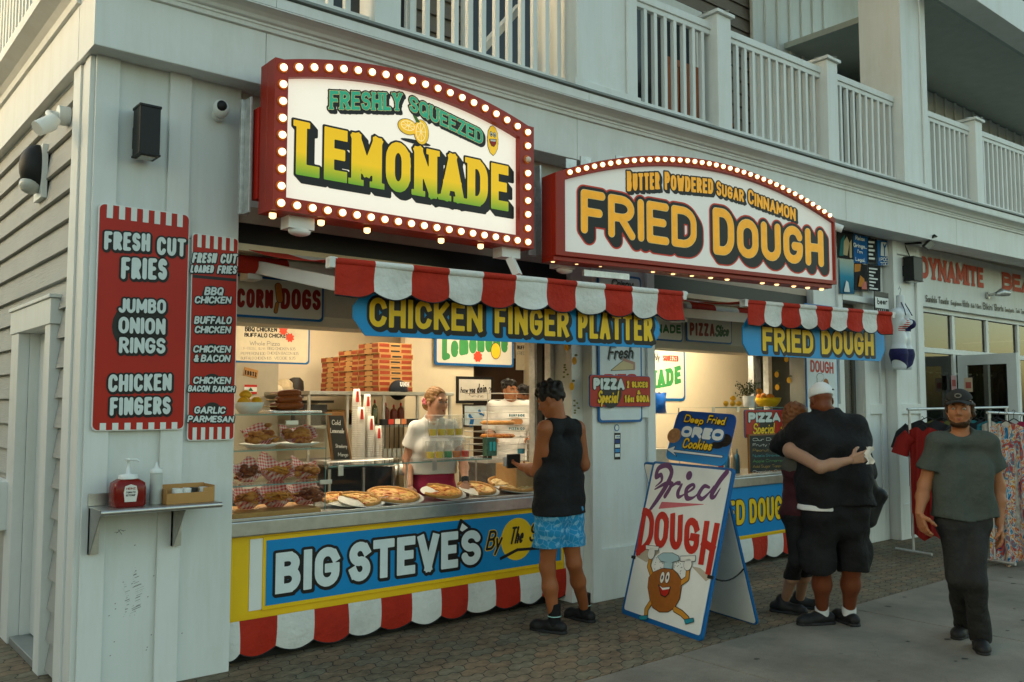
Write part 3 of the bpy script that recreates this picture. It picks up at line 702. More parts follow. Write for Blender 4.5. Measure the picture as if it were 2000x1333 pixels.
def strp(fr, r, u0, u1, v0, v1, n, mat, w=.0015, first=0, name='stripes'):
    b = MB(fr); d = (u1 - u0) / (2 * n + 1)
    for i in range(n): b.add([(u0 + d * (2 * i + 1), v0, w), (u0 + d * (2 * i + 2), v0, w), (u0 + d * (2 * i + 2), v1, w), (u0 + d * (2 * i + 1), v1, w)], [(0, 1, 2, 3)])
    return b.build(name, mat, r)
BULB = glow('lit_bulb', (1.0, .70, .36), .75, (.9, .85, .75)); BULBO = mk('dead_bulb', (.72, .62, .52), .2); SOCK = mk('brass_socket', '#8a5a20', .4, metal=.6)
BULBH = glow('warm_bulb', (1.0, .62, .26), .8, (.9, .7, .4))
INK = mk('sign_black', '#1c1a19', .45, var=.05)
def resample(P, n):
    P = np.asarray(P, float); d = np.r_[0, np.cumsum(np.linalg.norm(np.diff(P, axis=0), axis=1))]; t = np.linspace(0, d[-1], n)
    return np.stack([np.interp(t, d, P[:, 0]), np.interp(t, d, P[:, 1])], 1)
def arch_pts(a, b, rise, n=28):
    t = np.linspace(0, 1, n); return [(a[0] + (b[0] - a[0]) * k, a[1] + (b[1] - a[1]) * k + rise * 4 * k * (1 - k)) for k in t]
def hang_bulb(fr, r, x, y, w):
    u, v = fr.uv(x, y, w); b = MB(fr); b.cyl((u, v + .03, w), (u, v + .012, w), .021, n=12); s = b.build('bulb_socket', SOCK, r)
    b = MB(fr); b.tube([(u, v + .012, w), (u, v - .012, w), (u, v - .02, w)], [.021, .021, .012], 12); b.build('bulb', BULBH, s)

AMB = mk('amber_glow_ring', '#c8641c', .3, var=.1)  # amber ring paints each bulb's orange light spill onto the frame
def bulb(fr, u, v, r, par, m):
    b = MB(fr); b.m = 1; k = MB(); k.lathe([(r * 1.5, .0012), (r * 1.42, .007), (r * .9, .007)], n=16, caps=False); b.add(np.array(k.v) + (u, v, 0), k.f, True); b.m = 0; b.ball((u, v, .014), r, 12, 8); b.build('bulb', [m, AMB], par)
# ---- sign 1: lemonade marquee
F1 = frLR((532.4, 409), (1037.8, 486), 4.80)
W1 = F1.uv(1043, 380)[0]; h1 = (F1.uv(544, 115)[1] + F1.uv(1043, 247.7)[1]) / 2; pk = F1.uv(690, 109)[1]
s1 = thing('marquee_sign', 'red arched marquee sign with bulbs all round, yellow-green lettering and cut lemons', 'sign', F1, 'bulb-lit signs over the shop')
iu0, iv0 = F1.uv(559, 388); iu1, iv1 = F1.uv(1015, 458.6); it0 = F1.uv(566, 148)[1]; it1 = F1.uv(1018, 272)[1]; ipk = F1.uv(690, 144)[1]
ih = (it0 + it1) / 2; iv = (iv0 + iv1) / 2; rise_o = pk - h1; rise_i = ipk - ih
arc_o = arch_pts((.055, h1 - .0), (W1 - .055, h1 - .0), rise_o); arc_i = arch_pts((iu0, ih), (iu1, ih), rise_i)
outer = [(0, 0), (W1, 0), (W1, h1)] + arc_o[::-1] + [(0, h1)]; n_ = len(arc_i)
inner = [(iu0, iv), (iu1, iv), (iu1, ih - .001)] + arc_i[::-1] + [(iu0, ih - .001)]
MB(F1).ring(outer, inner, -.1, 0).build('bulb_frame', REDD, s1, .004)
MB(F1).prism(outer, -.20, -.101).build('cabinet', REDD, s1, .004)
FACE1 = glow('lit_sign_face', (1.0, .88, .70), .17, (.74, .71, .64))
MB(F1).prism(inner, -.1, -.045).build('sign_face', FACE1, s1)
MB(F1).box((atY(497, 300, 5.06)[0] - F1.o[0], .1, -.28), (.3, h1 - .25, -.201)).build('back_box', RED, s1)
FF = F1.sh(-.044)
for u in (atY(484, 300, 5.1)[0] - F1.o[0], atY(1052, 400, 5.1)[0] - F1.o[0]): b = MB(F1); b.box((u - .03, .02, -.36), (u + .03, h1 - .18, -.33)); b.box((u - .008, .02, -.33), (u + .008, h1 - .18, -.25)); b.build('bracket', GALV, s1, .003)
mid = lambda a, c: [((p[0] + q[0]) / 2, (p[1] + q[1]) / 2) for p, q in zip(a, c)]
cl, cr = iu0 / 2 + .005, (W1 + iu1) / 2; cb = iv / 2
top_c = [(cl, h1 - .055)] + [((p[0] + q[0]) / 2, (p[1] + q[1]) / 2) for p, q in zip(arc_o, arc_i)][1:-1] + [(cr, h1 - .055)]
pts = [tuple(p) for p in resample(top_c, 20)] + [tuple(p) for p in resample([(cl, h1 - .055), (cl, cb)], 9)[1:]] + [tuple(p) for p in resample([(cr, h1 - .055), (cr, cb)], 9)[1:]] + [tuple(p) for p in resample([(cl, cb), (cr, cb)], 20)[1:-1]]
for i, (u, v) in enumerate(pts):
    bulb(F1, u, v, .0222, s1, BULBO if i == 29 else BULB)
for q in ((532.5, 421), (627, 435), (717, 450), (861.5, 470), (938.7, 481)): hang_bulb(F1, s1, *q, -.06)
GREEN = mk('sign_green', '#2e9c78', .45, var=.08, scale=8); LEMG = ramp_mat('lemon_run', [(0, '#5f9a2c'), (.22, '#b7b41f'), (.42, '#efc018'), (1, '#f0bb12')])
LEMY = mk('lemon_yellow', '#f0bd2c', .45, var=.08, scale=20); PALE = mk('pale_yellow', '#f7e3a0', .45); ORNG = mk('sign_orange', '#e9a326', .45, var=.09, scale=14)
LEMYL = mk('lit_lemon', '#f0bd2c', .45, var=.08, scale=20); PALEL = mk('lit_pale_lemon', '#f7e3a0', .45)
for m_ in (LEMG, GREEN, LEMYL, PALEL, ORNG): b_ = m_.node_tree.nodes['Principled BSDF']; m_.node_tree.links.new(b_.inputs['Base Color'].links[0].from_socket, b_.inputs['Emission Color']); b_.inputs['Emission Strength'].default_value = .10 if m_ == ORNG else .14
q = lambda x, y: (440 + x * .3527, 90 + y * .3527)
S = LT(FF, s1, 'lettering', 'LEMONADE', q(388, 712), q(1566, 918), q(395, 412), .105, [(INK, .013, (.042, -.036, 5))], .006, sq=True, gap=.42, serif=.022)
LT(FF, s1, 'lettering', 'LEMONADE', q(388, 712), q(1566, 918), q(395, 412), .105, [(LEMG, 0, None)], .006, .004, sq=True, gap=.42, serif=.022)
for t, a in (('FRESHLY', (q(575, 352), q(975, 360), q(575, 248))), ('SQUEEZED', (q(1018, 358), q(1425, 550), q(1022, 272)))):
    LT(FF, s1, 'lettering', t, *a, .095, [(INK, .011, (.016, -.014, 3)), (PALE, .0025, None), (GREEN, -.001, None)], .005, sq=True, gap=.45, serif=.008)
# cut lemons on the sign face
def lemon_art(fr, par, cx, cy, s=1.0, grin=False):
    c = np.array(fr.uv(cx, cy)); A = lambda P: [tuple(c + s * np.array(p)) for p in P]
    if grin:
        body = [(0.0, .088), (.02, .078), (.036, .05), (.04, .0), (.036, -.045), (.02, -.075), (.004, -.092), (-.02, -.078), (-.036, -.045), (-.04, 0), (-.034, .05), (-.018, .078)]
        paint(fr, par, 'lemon_picture', INK, None, [A(body)], .004, .0016, .004); paint(fr, par, 'lemon_picture', LEMYL, None, [A(body)], 0, .003, .004)
        for x in (-.013, .013):
            paint(fr, par, 'lemon_picture', INK, None, [A(ell(x, .035, .0115, .0165))], 0, .0044, .003); paint(fr, par, 'lemon_picture', SIGNW, None, [A(ell(x, .035, .009, .0135))], 0, .0056, .003); paint(fr, par, 'lemon_picture', INK, None, [A(ell(x, .032, .004, .006))], 0, .0068, .002)
        m_ = [(-.026, .002), (.026, .01), (.024, -.016), (.008, -.038), (-.01, -.036), (-.024, -.018)]
        paint(fr, par, 'lemon_picture', INK, None, [A(m_)], .002, .0044, .003); paint(fr, par, 'lemon_picture', RED, None, [A(m_)], -.002, .0056, .003)
        paint(fr, par, 'lemon_picture', SIGNW, None, [A([(-.022, .0), (.022, .007), (.02, -.006), (-.02, -.01)])], 0, .0068, .003)
        for sx in (-1, 1):
            paint(fr, par, 'lemon_picture', INK, strokes([[tuple(c + (sx * .05, .03 - .0)), tuple(c + (sx * .054, 0)), tuple(c + (sx * .05, -.03))]], .0012), (), 0, .0016, .003)
        return
    h = ell(-.055, .012, .062, .042); f_ = ell(.035, .0, .048, .068)
    paint(fr, par, 'lemon_picture', INK, None, [A(ell(0, -.062, .1, .012))], 0, .0018, .004)
    for P, ce, rx, ry in ((h, (-.055, .018), .046, .028), (f_, (.03, .0), .034, .054)):
        paint(fr, par, 'lemon_picture', INK, None, [A(P)], .004, .003, .004); paint(fr, par, 'lemon_picture', LEMYL, None, [A(P)], 0, .0042, .004)
        paint(fr, par, 'lemon_picture', PALEL, None, [A(ell(*ce, rx, ry))], 0, .0054, .004); paint(fr, par, 'lemon_picture', LEMYL, None, [A(ell(*ce, rx - .005, ry - .005))], 0, .0066, .004)
        paint(fr, par, 'lemon_picture', PALEL, strokes([[tuple(c + s * np.array((ce[0] + rx * math.cos(t), ce[1] + ry * math.sin(t)))), tuple(c + s * np.array((ce[0] - rx * math.cos(t), ce[1] - ry * math.sin(t))))] for t in (0.1, .9, 1.7, 2.5)], .0022), (), 0, .0078, .003)
    paint(fr, par, 'lemon_picture', mk('leaf_green', '#4f7a2a', .5), None, [A([(-.025, .085), (.0, .082), (.03, .05), (.0, .048)])], 0, .0052, .004)
lemon_art(FF, s1, *q(1055, 472), 1.22); lemon_art(FF, s1, *q(1480, 523), 1.2, True)

# ---- sign 2: fried dough marquee
F2 = frLR((1085.6, 498), (1633, 556), 4.72)
W2 = F2.uv(1633, 500)[0]; a2 = F2.uv(1085.6, 321)[1]; b2 = F2.uv(1630, 438.8)[1]; h2 = (a2 + b2) / 2; pk2 = F2.uv(1285, 294)[1]
s2 = thing('marquee_sign', 'wide arched sign with bulbs along its top edge and fat orange letters', 'sign', F2, 'bulb-lit signs over the shop')
ao = arch_pts((0, h2), (W2, h2), pk2 - h2, 40); wl, wb = F2.uv(1104.5, 487.5)[0], .035; ai = arch_pts((wl, h2 - .045), (W2 - .02, h2 - .045), pk2 - h2 - .035, 40)
o2 = [(0, 0), (W2, 0)] + ao[::-1]; i2 = [(wl, wb), (W2 - .02, wb)] + ai[::-1]
MB(F2).ring(o2, i2, -.06, 0).build('bulb_frame', REDD, s2, .003)
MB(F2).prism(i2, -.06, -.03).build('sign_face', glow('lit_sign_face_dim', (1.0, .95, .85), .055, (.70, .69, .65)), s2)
MB(F2).prism(o2, -.19, -.061).build('cabinet', REDD, s2, .004)
MB(F2).box((.0, -.035, -.19), (W2 - .03, -.001, -.03)).build('light_rail', REDD, s2, .003)
MB(F2).box((-.07, .03, -.30), (-.005, h2 - .06, -.26)).build('bracket', GALV, s2, .002)
for x, y in ((1158, 298), (1187, 293), (1257, 292)):
    u, v = F2.uv(x, y); MB(F2).box((u - .05, v - .06, -.3), (u + .05, v + .015, -.285)).build('bracket', GALV, s2)
u, v = F2.uv(1200, 533); b = MB(F2); b.box((u - .22, v - .03, -.12), (u + .22, v + .02, -.09)); b.build('bracket', GALV, s2, .002)
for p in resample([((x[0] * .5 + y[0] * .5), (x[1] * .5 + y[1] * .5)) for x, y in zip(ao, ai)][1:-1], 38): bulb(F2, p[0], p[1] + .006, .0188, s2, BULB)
for x, y in ((187, 805), (332, 818), (477, 832), (797, 868), (920, 882), (1035, 893), (1150, 907), (1250, 918), (1465, 940), (1553, 950), (1657, 960), (1742, 970), (1827, 980)): hang_bulb(F2, s2, 1020 + x * .32, 250 + y * .32, -.1)
FF = F2.sh(-.029); q = lambda x, y: (1020 + x * .32, 250 + y * .32); REDO = mk('sign_red_outline', '#d8402a', .45)
for t, a in (('FRIED', (q(358, 640), q(1062, 742), q(358, 375))), ('DOUGH', (q(1165, 770), q(1838, 850), q(1165, 487)))):
    cp = .85 if t == 'DOUGH' else 1
    for m, of, sh, w in ((REDO, .040, (.045, -.05, 4), .0015), (INK, .028, (.045, -.05, 4), .003), (PALE, .004, None, .0045), (ORNG, 0, None, .006)):
        LT(FF, s2, 'lettering', t, *a, .088, [(m, of, sh)], .008, w, gap=.55, caps=cp)
for t, a in (('BUTTER', (q(638, 388), q(838, 375), q(638, 265))), ('POWDERED', (q(868, 378), q(1165, 405), q(868, 268))), ('SUGAR', (q(1185, 412), q(1352, 455), q(1185, 325))), ('CINNAMON', (q(1378, 462), q(1668, 570), q(1378, 372)))):
    LT(FF, s2, 'lettering', t, *a, .085, [(INK, .012, (.02, -.016, 3)), (ORNG, 0, None)], .006, gap=.35, caps=.86, sq=True)

# ---- red menu boards on the corner wall
def menu_board(name, label, fr, bl, tr, r=.03):
    u0, v0 = fr.uv(*bl); u1, v1 = fr.uv(*tr); po = rrect(u0, v0, u1, v1, r)
    t = board(name, label, 'menu board', fr, po, .012, WHITE2); MB(fr).prism(inset(po, .006), .0002, .002).build('face', RED, t); return t, (u0, v0, u1, v1)
FA = frY(187, 843, 5.268); m1, (u0, v0, u1, v1) = menu_board('menu_board', 'tall red menu board with striped ends and chunky pale letters on the corner wall', FA, (178, 843), (371, 420))
Fm = FA.sh(.002); strp(Fm, m1, u0 + .01, u1 - .01, v1 - .082, v1 - .006, 7, WHITE2); strp(Fm, m1, u0 + .01, u1 - .01, v0 + .006, v0 + .045, 7, WHITE2)
c = Fm.uv(274, 640); paint(Fm, m1, 'dot', CHAR, None, [ell(*c, .155)], 0, .0012, .006)
PALW = mk('pale_letter', (.66, .74, .73), .5, var=.05, scale=10)
for t, a in (('FRESH', ((203, 488), (292, 492), (203, 452))), ('CUT', ((306, 498), (362, 502), (306, 463))), ('FRIES', ((236, 545), (325, 547), (236, 503))), ('JUMBO', ((231, 611), (323, 613), (231, 583))), ('ONION', ((231, 651), (322, 654), (231, 619))), ('RINGS', ((232, 690), (322, 691), (232, 659))), ('CHICKEN', ((211, 766), (334, 763), (211, 732))), ('FINGERS', ((214, 812), (332, 809), (214, 777)))):
    LT(Fm, m1, 'lettering', t, *a, .092, [(INK, .011, (.004, -.006, 1)), (PALW, .001, None)], .005, .003, gap=.42)
FB = frY(371, 862, 5.285); m2, (u0, v0, u1, v1) = menu_board('menu_board', 'narrow red menu board listing loaded fries beside the opening', FB, (365, 862), (466, 466), .02)
Fm = FB.sh(.002); strp(Fm, m2, u0 + .006, u1 - .006, v1 - .085, v1 - .006, 5, WHITE2); strp(Fm, m2, u0 + .006, u1 - .006, v0 + .006, v0 + .08, 5, WHITE2)
for y in (578, 635, 691, 750, 806): paint(Fm, m2, 'dot', CHAR, None, [ell(*Fm.uv(414, y), .062)], 0, .0012, .005)
MB(Fm).box((u0 + .01, Fm.uv(400, 545)[1], 0), (u1 - .01, Fm.uv(400, 539)[1], .0015)).build('bar', CHAR, m2)
for t, x0, x1, yb, yt in (('FRESH', 374, 424, 514, 494), ('CUT', 429, 464, 515, 496), ('LOADED', 371, 418, 533, 518), ('FRIES', 423, 463, 535, 519), ('BBQ', 398, 437, 577, 561), ('CHICKEN', 379, 452, 593, 579), ('BUFFALO', 378, 453, 633, 618), ('CHICKEN', 379, 451, 651, 637), ('CHICKEN', 376, 451, 689, 675), ('&', 377, 389, 707, 693), ('BACON', 391, 450, 707, 693), ('CHICKEN', 376, 451, 750, 736), ('BACON', 366, 410, 765, 753), ('RANCH', 414, 459, 766, 754), ('GARLIC', 378, 441, 808, 794), ('PARMESAN', 365, 457, 825, 812)):
    LT(Fm, m2, 'lettering', t, (x0, yb), (x1, yb + .5), (x0, yt), .10, [(INK, .0055, (.003, -.003, 1)), (PALW, .0005, None)], .0035, .003, gap=.35, slant=.16)

# ---- hanging boards under the awnings
def oct_board(name, label, fr, px4, vt, ch=.08):
    u0, v0 = fr.uv(*px4[0]); u1, _ = fr.uv(*px4[1]); po = [(u0 + ch, v0), (u1 - ch, v0), (u1, v0 + ch * 1.3), (u1, vt - ch * 1.3), (u1 - ch, vt), (u0 + ch, vt), (u0, vt - ch * 1.3), (u0, v0 + ch * 1.3)]
    return board(name, label, 'sign', fr, po, .012, BLUE)
F3 = frLR((700, 655), (1285, 680.5), 4.66); q = lambda x, y: (640 + x * .36, 490 + y * .36)
s3 = oct_board('hanging_board', 'long blue board with yellow capitals hanging behind the longer striped awning', F3, ((689, 655), (1289, 681)), F3.uv(700, 565)[1])
for t, a in (('CHICKEN', (q(225, 412), q(838, 442), q(225, 252))), ('FINGER', (q(905, 448), q(1308, 470), q(905, 296))), ('PLATTER', (q(1358, 474), q(1762, 492), q(1358, 328)))):
    LT(F3, s3, 'lettering', t, *a, .092, [(INK, .017, (.014, -.014, 3)), (YEL, 0, None)], .006, gap=.5, sq=True)
F4 = frLR((1451.6, 690), (1728, 703), 4.62); q = lambda x, y: (1400 + x * .3, 560 + y * .3)
s4 = oct_board('hanging_board', 'short blue board with yellow capitals hanging behind the smaller striped awning', F4, ((1451.6, 694), (1729, 703)), F4.uv(1460, 618)[1])
for t, a in (('FRIED', (q(298, 418), q(628, 438), q(298, 262))), ('DOUGH', (q(682, 440), q(1022, 450), q(682, 285)))):
    LT(F4, s4, 'lettering', t, *a, .105, [(INK, .017, (.014, -.016, 3)), (YEL, 0, None)], .007, gap=.5, sq=True)

# ---- sign on the counter front
F5 = frY(514, 1194, 5.386); a, c_ = F5.uv(512, 1193); u1_, _ = F5.uv(1099, 1099); vt_ = F5.uv(514, 1050)[1]
s5 = board('counter_sign', 'long blue and yellow sign with fat white letters on the serving counter front', 'sign', F5, [(a, c_), (u1_, c_), (u1_, vt_), (a, vt_)], .01, YEL)
MB(F5).box((a + .02, c_ + .026, .0002), (u1_ - .02, vt_ - .022, .0022)).build('face', BLUED if False else mk('counter_blue', '#0a86c6', .4, var=.05), s5)
Fm = F5.sh(.0022); q = lambda x, y: (440 + x * .38, 960 + y * .38)
for t, aa in (('BIG', (q(255, 530), q(585, 480), q(262, 318))), ('STEVE', (q(635, 470), q(1195, 390), q(640, 265))), ('S', (q(1212, 385), q(1312, 372), q(1212, 205)))):
    LT(Fm, s5, 'lettering', t, *aa, .115, [(INK, .018, (.006, -.006, 2)), (mk('letter_white', (.7, .78, .78), .45), 0, None)], .006, gap=.35, sq=(t != 'S'))
c = Fm.uv(*q(1500, 245)); paint(Fm, s5, 'sun_disc', YEL, None, [ell(*c, .165)], 0, .0012, .006)
paint(Fm, s5, 'apostrophe', INK, None, [PX(Fm, [q(1210, 150), q(1255, 185), q(1215, 215), q(1195, 200)])], .012, .002, .006); paint(Fm, s5, 'apostrophe', WHITE2, None, [PX(Fm, [q(1215, 163), q(1245, 187), q(1215, 207), q(1203, 198)])], 0, .006, .006)
for t, aa in (('By', (q(1335, 305), q(1435, 292), q(1335, 205))), ('The', (q(1455, 275), q(1545, 262), q(1455, 185))), ('Sea', (q(1555, 262), q(1680, 245), q(1555, 165)))):
    LT(Fm, s5, 'lettering', t, *aa, .065, [(YEL, .006, None), (INK, 0, None)], .005, .003, gap=.1, slant=.3)
paint(Fm, s5, 'swash', INK, strokes([[(*Fm.uv(*q(1415, 345)), .012), (*Fm.uv(*q(1500, 300)), .011), (*Fm.uv(*q(1610, 292)), .004)]], .01), (), 0, .0045, .005)
# ---- second counter sign
F6 = frY(1450, 1050, 5.386); a, c_ = F6.uv(1330, 1062); c_ = F6.uv(1462, 1049)[1]; u1_ = F6.uv(1548, 1030)[0]; vt_ = F6.uv(1450, 950)[1]
s6 = board('counter_sign', 'blue sign with tall yellow letters on the second counter behind the couple', 'sign', F6, [(a, c_), (u1_, c_), (u1_, vt_), (a, vt_)], .01, YEL)
MB(F6).box((a + .01, c_ + .02, .0002), (u1_ - .002, vt_ - .004, .0022)).build('face', MATS['counter_blue'], s6); Fm = F6.sh(.0022); q = lambda x, y: (1380 + x * .1726, 880 + y * .1726)
for t, aa in (('DOUGH', (q(485, 828), q(945, 762), q(485, 552))), ('FRIED', ((1375, 1036), (1455, 1024), (1375, 985)))): LT(Fm, s6, 'lettering', t, *aa, .095, [(INK, .012, None), (YEL, 0, None)], .007, gap=.4)

# ---- sandwich board on the pavers
q = lambda x, y: (1180 + x * .375, 780 + y * .375)
gl, gr = atZ(*q(88, 1114), 0), atZ(*q(505, 1264), 0); gb = atZ(1480, 1223, 0)
topR = (gr + gb) / 2; topR = atP(*q(690, 362), topR, np.cross(gl - gr, Z3) / np.linalg.norm(gl - gr))
u_ = gr - gl; F7 = Fr(gl, u_, topR - gr); W7 = np.linalg.norm(u_); H7 = np.dot(topR - gl, F7.v)
s7 = thing('sandwich_board', 'white folding sandwich board with blue edges standing on the brick paving', 'sandwich board', Fr(gl, u_, Z3))
po = rrect(0, 0, W7, H7, .035); MB(F7).prism(po, -.022, 0).build('front_panel', BLUED, s7, .002)
pf = MB(F7).prism(rrect(.03, .035, W7 - .022, H7 - .02, .02), .0003, .003).build('face', mk('board_white', (.82, .83, .79), .5, var=.04, scale=5, dirt=.12), s7)
bkv = topR - gb; F7b = Fr(gb, -u_, bkv); Hb = np.linalg.norm(bkv)
MB(F7b).prism(rrect(0, 0, W7, Hb - .03, .035), .0, .02).build('back_panel', BLUED, s7, .002); MB(F7b).prism(rrect(.012, .012, W7 - .012, Hb - .045, .03), -.003, -.0003).build('back_face', MATS['board_white'], s7)
b = MB(); pA, pB = F7.at(W7 - .01, H7 * .36, -.01), F7b.at(.01, Hb * .36, .01)
b.tube([pA + (pB - pA) * t - Z3 * .05 * 4 * t * (1 - t) for t in np.linspace(0, 1, 9)], .006, 6); b.build('chain', DBOX, s7)
b = MB(F7); b.box((W7 - .05, H7 * .36 - .012, .003), (W7 + .004, H7 * .36 + .012, .012)); b.box((-.004, H7 * .36 - .012, .003), (.04, H7 * .36 + .012, .012)); b.build('strap', DBOX, s7)
Fm = F7.sh(.003); PURP = mk('sign_purple', '#6a3f6b', .5, var=.06); REDS = mk('sign_bright_red', '#c02a1c', .45, var=.06)
U = lambda *p: [Fm.uv(*q(x, y)) for x, y in p]
def brush(lines):
    S = []
    for L in lines:
        P = [(*Fm.uv(*q(x, y)), h) for x, y, h in L]; P = np.array(P); t = np.linspace(0, len(P) - 1, len(P) * 5)
        # smooth the stroke through its points
        k = np.clip(t.astype(int), 0, len(P) - 2); f = (t - k)[:, None]
        p0, p1, p2, p3 = P[np.maximum(k - 1, 0)], P[k], P[k + 1], P[np.minimum(k + 2, len(P) - 1)]
        C = .5 * (2 * p1 + (p2 - p0) * f + (2 * p0 - 5 * p1 + 4 * p2 - p3) * f ** 2 + (3 * p1 - p0 - 3 * p2 + p3) * f ** 3)
        for a, d in zip(C[:-1], C[1:]): S.append([a[0], a[1], d[0], d[1], max(.002, (a[2] + d[2]) / 2), 0.0])
    return np.array(S)
S = brush([[(268, 455, .004), (300, 425, .012), (296, 395, .018), (272, 405, .02), (285, 360, .022), (330, 345, .022), (352, 380, .022), (330, 440, .024), (280, 520, .022), (235, 582, .012)],
           [(265, 470, .006), (320, 440, .016), (355, 440, .016)], [(350, 430, .006), (345, 460, .018), (318, 505, .02)], [(338, 470, .005), (372, 440, .012), (392, 438, .018)],
           [(405, 445, .01), (385, 485, .02), (390, 510, .014), (420, 495, .005)], [(430, 490, .006), (468, 462, .012), (462, 445, .012), (430, 470, .02), (432, 515, .02), (470, 510, .008), (505, 470, .005)],
           [(548, 460, .01), (520, 455, .016), (492, 500, .02), (510, 520, .016), (545, 490, .008), (572, 455, .008)], [(640, 380, .022), (600, 430, .022), (560, 500, .02), (575, 510, .012), (605, 465, .004)]])
paint(Fm, s7, 'lettering', PURP, S, (), 0, .0015, .005)
paint(Fm, s7, 'lettering', PURP, None, [ell(*Fm.uv(*q(443, 398)), .035)], 0, .0015, .005)
paint(Fm, s7, 'underline', mk('sign_pink', '#c9656f', .5), None, [U((283, 572), (300, 535), (540, 548))], 0, .0015, .005)
paint(Fm, s7, 'letter_shadow', mk('sign_tan', '#b8ad98', .5), None, [U((160, 815), (220, 850), (290, 800), (285, 780), (240, 770)), U((455, 870), (530, 950), (560, 925), (500, 880))], 0, .0008, .006)
# tall red capitals whose feet follow an arch
def tall(txt, cols):
    for ch_, (x0, x1, t0, t1, b0, b1) in zip(txt, cols):
        u0, v0 = Fm.uv(*q(x0[1], b0)); u1, v1 = Fm.uv(*q(x1[1], b1)); ut0, vt0 = Fm.uv(*q(x0[0], t0)); ut1, vt1 = Fm.uv(*q(x1[0], t1))
        hw = .028; w_ = G[ch_][0] or .1; S = []
        for st in G[ch_][1]:
            Q = []
            for gx, gy in st:
                s_ = gx / w_; xx = (u0 + hw + (u1 - u0 - 2 * hw) * s_) * (1 - gy) + (ut0 + hw + (ut1 - ut0 - 2 * hw) * s_) * gy
                lo_, hi_ = v0 + (v1 - v0) * s_, vt0 + (vt1 - vt0) * s_; Q.append((xx, lo_ + hw + (hi_ - lo_ - 2 * hw) * gy))
            for j, (a, d) in enumerate(zip(Q[:-1], Q[1:])): S.append([*a, *d, hw, 1.0 if len(Q) <= 5 or j in (0, len(Q) - 2) else 0.0])
        paint(Fm, s7, 'lettering', REDS, np.array(S), (), 0, .003, .005)
tall('DOUGH', [((205, 165), (268, 250), 565, 583, 810, 770), ((272, 255), (345, 325), 580, 592, 775, 778), ((350, 338), (415, 402), 592, 605, 780, 790), ((425, 412), (502, 490), 610, 625, 800, 815), ((525, 490), (605, 555), 632, 648, 860, 918)])
# fried dough figure painted on the board
SKN = mk('dough_brown', '#9c5a1f', .5, var=.12, scale=30); LMB = mk('dough_limb', '#c98a2e', .5)
body = U((255, 905), (300, 885), (350, 880), (385, 910), (405, 945), (403, 990), (395, 1040), (370, 1085), (335, 1108), (290, 1108), (255, 1085), (240, 1040), (230, 980), (235, 930))
arms = strokes([U((250, 915), (235, 870), (248, 820)), U((400, 960), (435, 935), (440, 885)), U((245, 1060), (222, 1095), (220, 1130)), U((370, 1095), (405, 1115), (435, 1145))], .018)
paint(Fm, s7, 'dough_picture', INK, arms, [body], .005, .004, .004); paint(Fm, s7, 'dough_picture', LMB, arms, [], -.001, .0052, .004); paint(Fm, s7, 'dough_picture', SKN, None, [body], 0, .0064, .004)
GRY = mk('sign_pale_blue', '#9fbcc2', .5); TEAL = mk('sign_teal', '#1d8a9c', .5)
for P, m in ((U((283, 820), (310, 803), (360, 803), (393, 820), (395, 840), (350, 853), (300, 845)), GRY), (U((318, 850), (362, 852), (358, 885), (315, 880)), GRY), (ell(*Fm.uv(*q(250, 805)), .042), SIGNW), (ell(*Fm.uv(*q(440, 862)), .042), SIGNW), (U((222, 762), (290, 770), (285, 790), (222, 782)), SIGNW), (U((402, 820), (480, 818), (478, 845), (402, 845)), SIGNW), (U((185, 1132), (230, 1128), (228, 1148), (190, 1150)), TEAL), (U((422, 1150), (468, 1142), (470, 1160), (428, 1172)), TEAL)):
    paint(Fm, s7, 'dough_picture', INK, None, [P], .004, .0076, .004); paint(Fm, s7, 'dough_picture', m, None, [P], 0, .0088, .004)
for x in (308, 335):
    for (rx, ry), m, w in (((.026, .045), INK, .0088), ((.022, .041), SIGNW, .010), ((.009, .016), INK, .0112)): paint(Fm, s7, 'dough_picture', m, None, [ell(*Fm.uv(*q(x, 930)), rx, ry)], 0, w, .003)
mo = U((288, 968), (310, 985), (350, 980), (340, 1015), (322, 1032), (300, 1020)); paint(Fm, s7, 'dough_picture', INK, None, [mo], .004, .0088, .004); paint(Fm, s7, 'dough_picture', RED, None, [mo], -.004, .010, .004); paint(Fm, s7, 'dough_picture', SIGNW, None, [U((292, 970), (310, 984), (348, 980), (345, 990), (310, 996))], 0, .0112, .004)
for i in range(26):
    x, y = (262 + rng.rand() * 50, 825 + rng.rand() * 70) if i % 2 else (365 + rng.rand() * 45, 850 + rng.rand() * 60); paint(Fm, s7, 'sugar_dots', INK, None, [ell(*Fm.uv(*q(x, y)), .004, n=8)], 0, .0015, .003)
# ---- blue cookie sign standing on top of the sandwich board
F8 = F7.sh(-.03); P8 = [F8.uv(*q(*p)) for p in ((315, 312), (628, 352), (692, 80), (385, 58))]
def rpoly(P, r):
    out = []
    for i in range(len(P)):
        a, b, c = (np.array(P[i - 1]), np.array(P[i]), np.array(P[(i + 1) % len(P)])); d0 = (a - b) / np.linalg.norm(a - b); d1 = (c - b) / np.linalg.norm(c - b)
        for t in np.linspace(0, 1, 6): out.append(tuple((b + d0 * r) * (1 - t) ** 2 + 2 * b * t * (1 - t) + (b + d1 * r) * t * t))
    return out
s8 = thing('cookie_sign', 'blue slanted sign with rounded corners and a white arrow on top of the sandwich board', 'sign', F8)
MB(F8).prism(rpoly(P8, .07), -.012, 0).build('panel', ramp_mat('blue_run', [(0, '#1f8fcf'), (.5, '#0c4f9c'), (1, '#0d3f86')], 1), s8, .002)
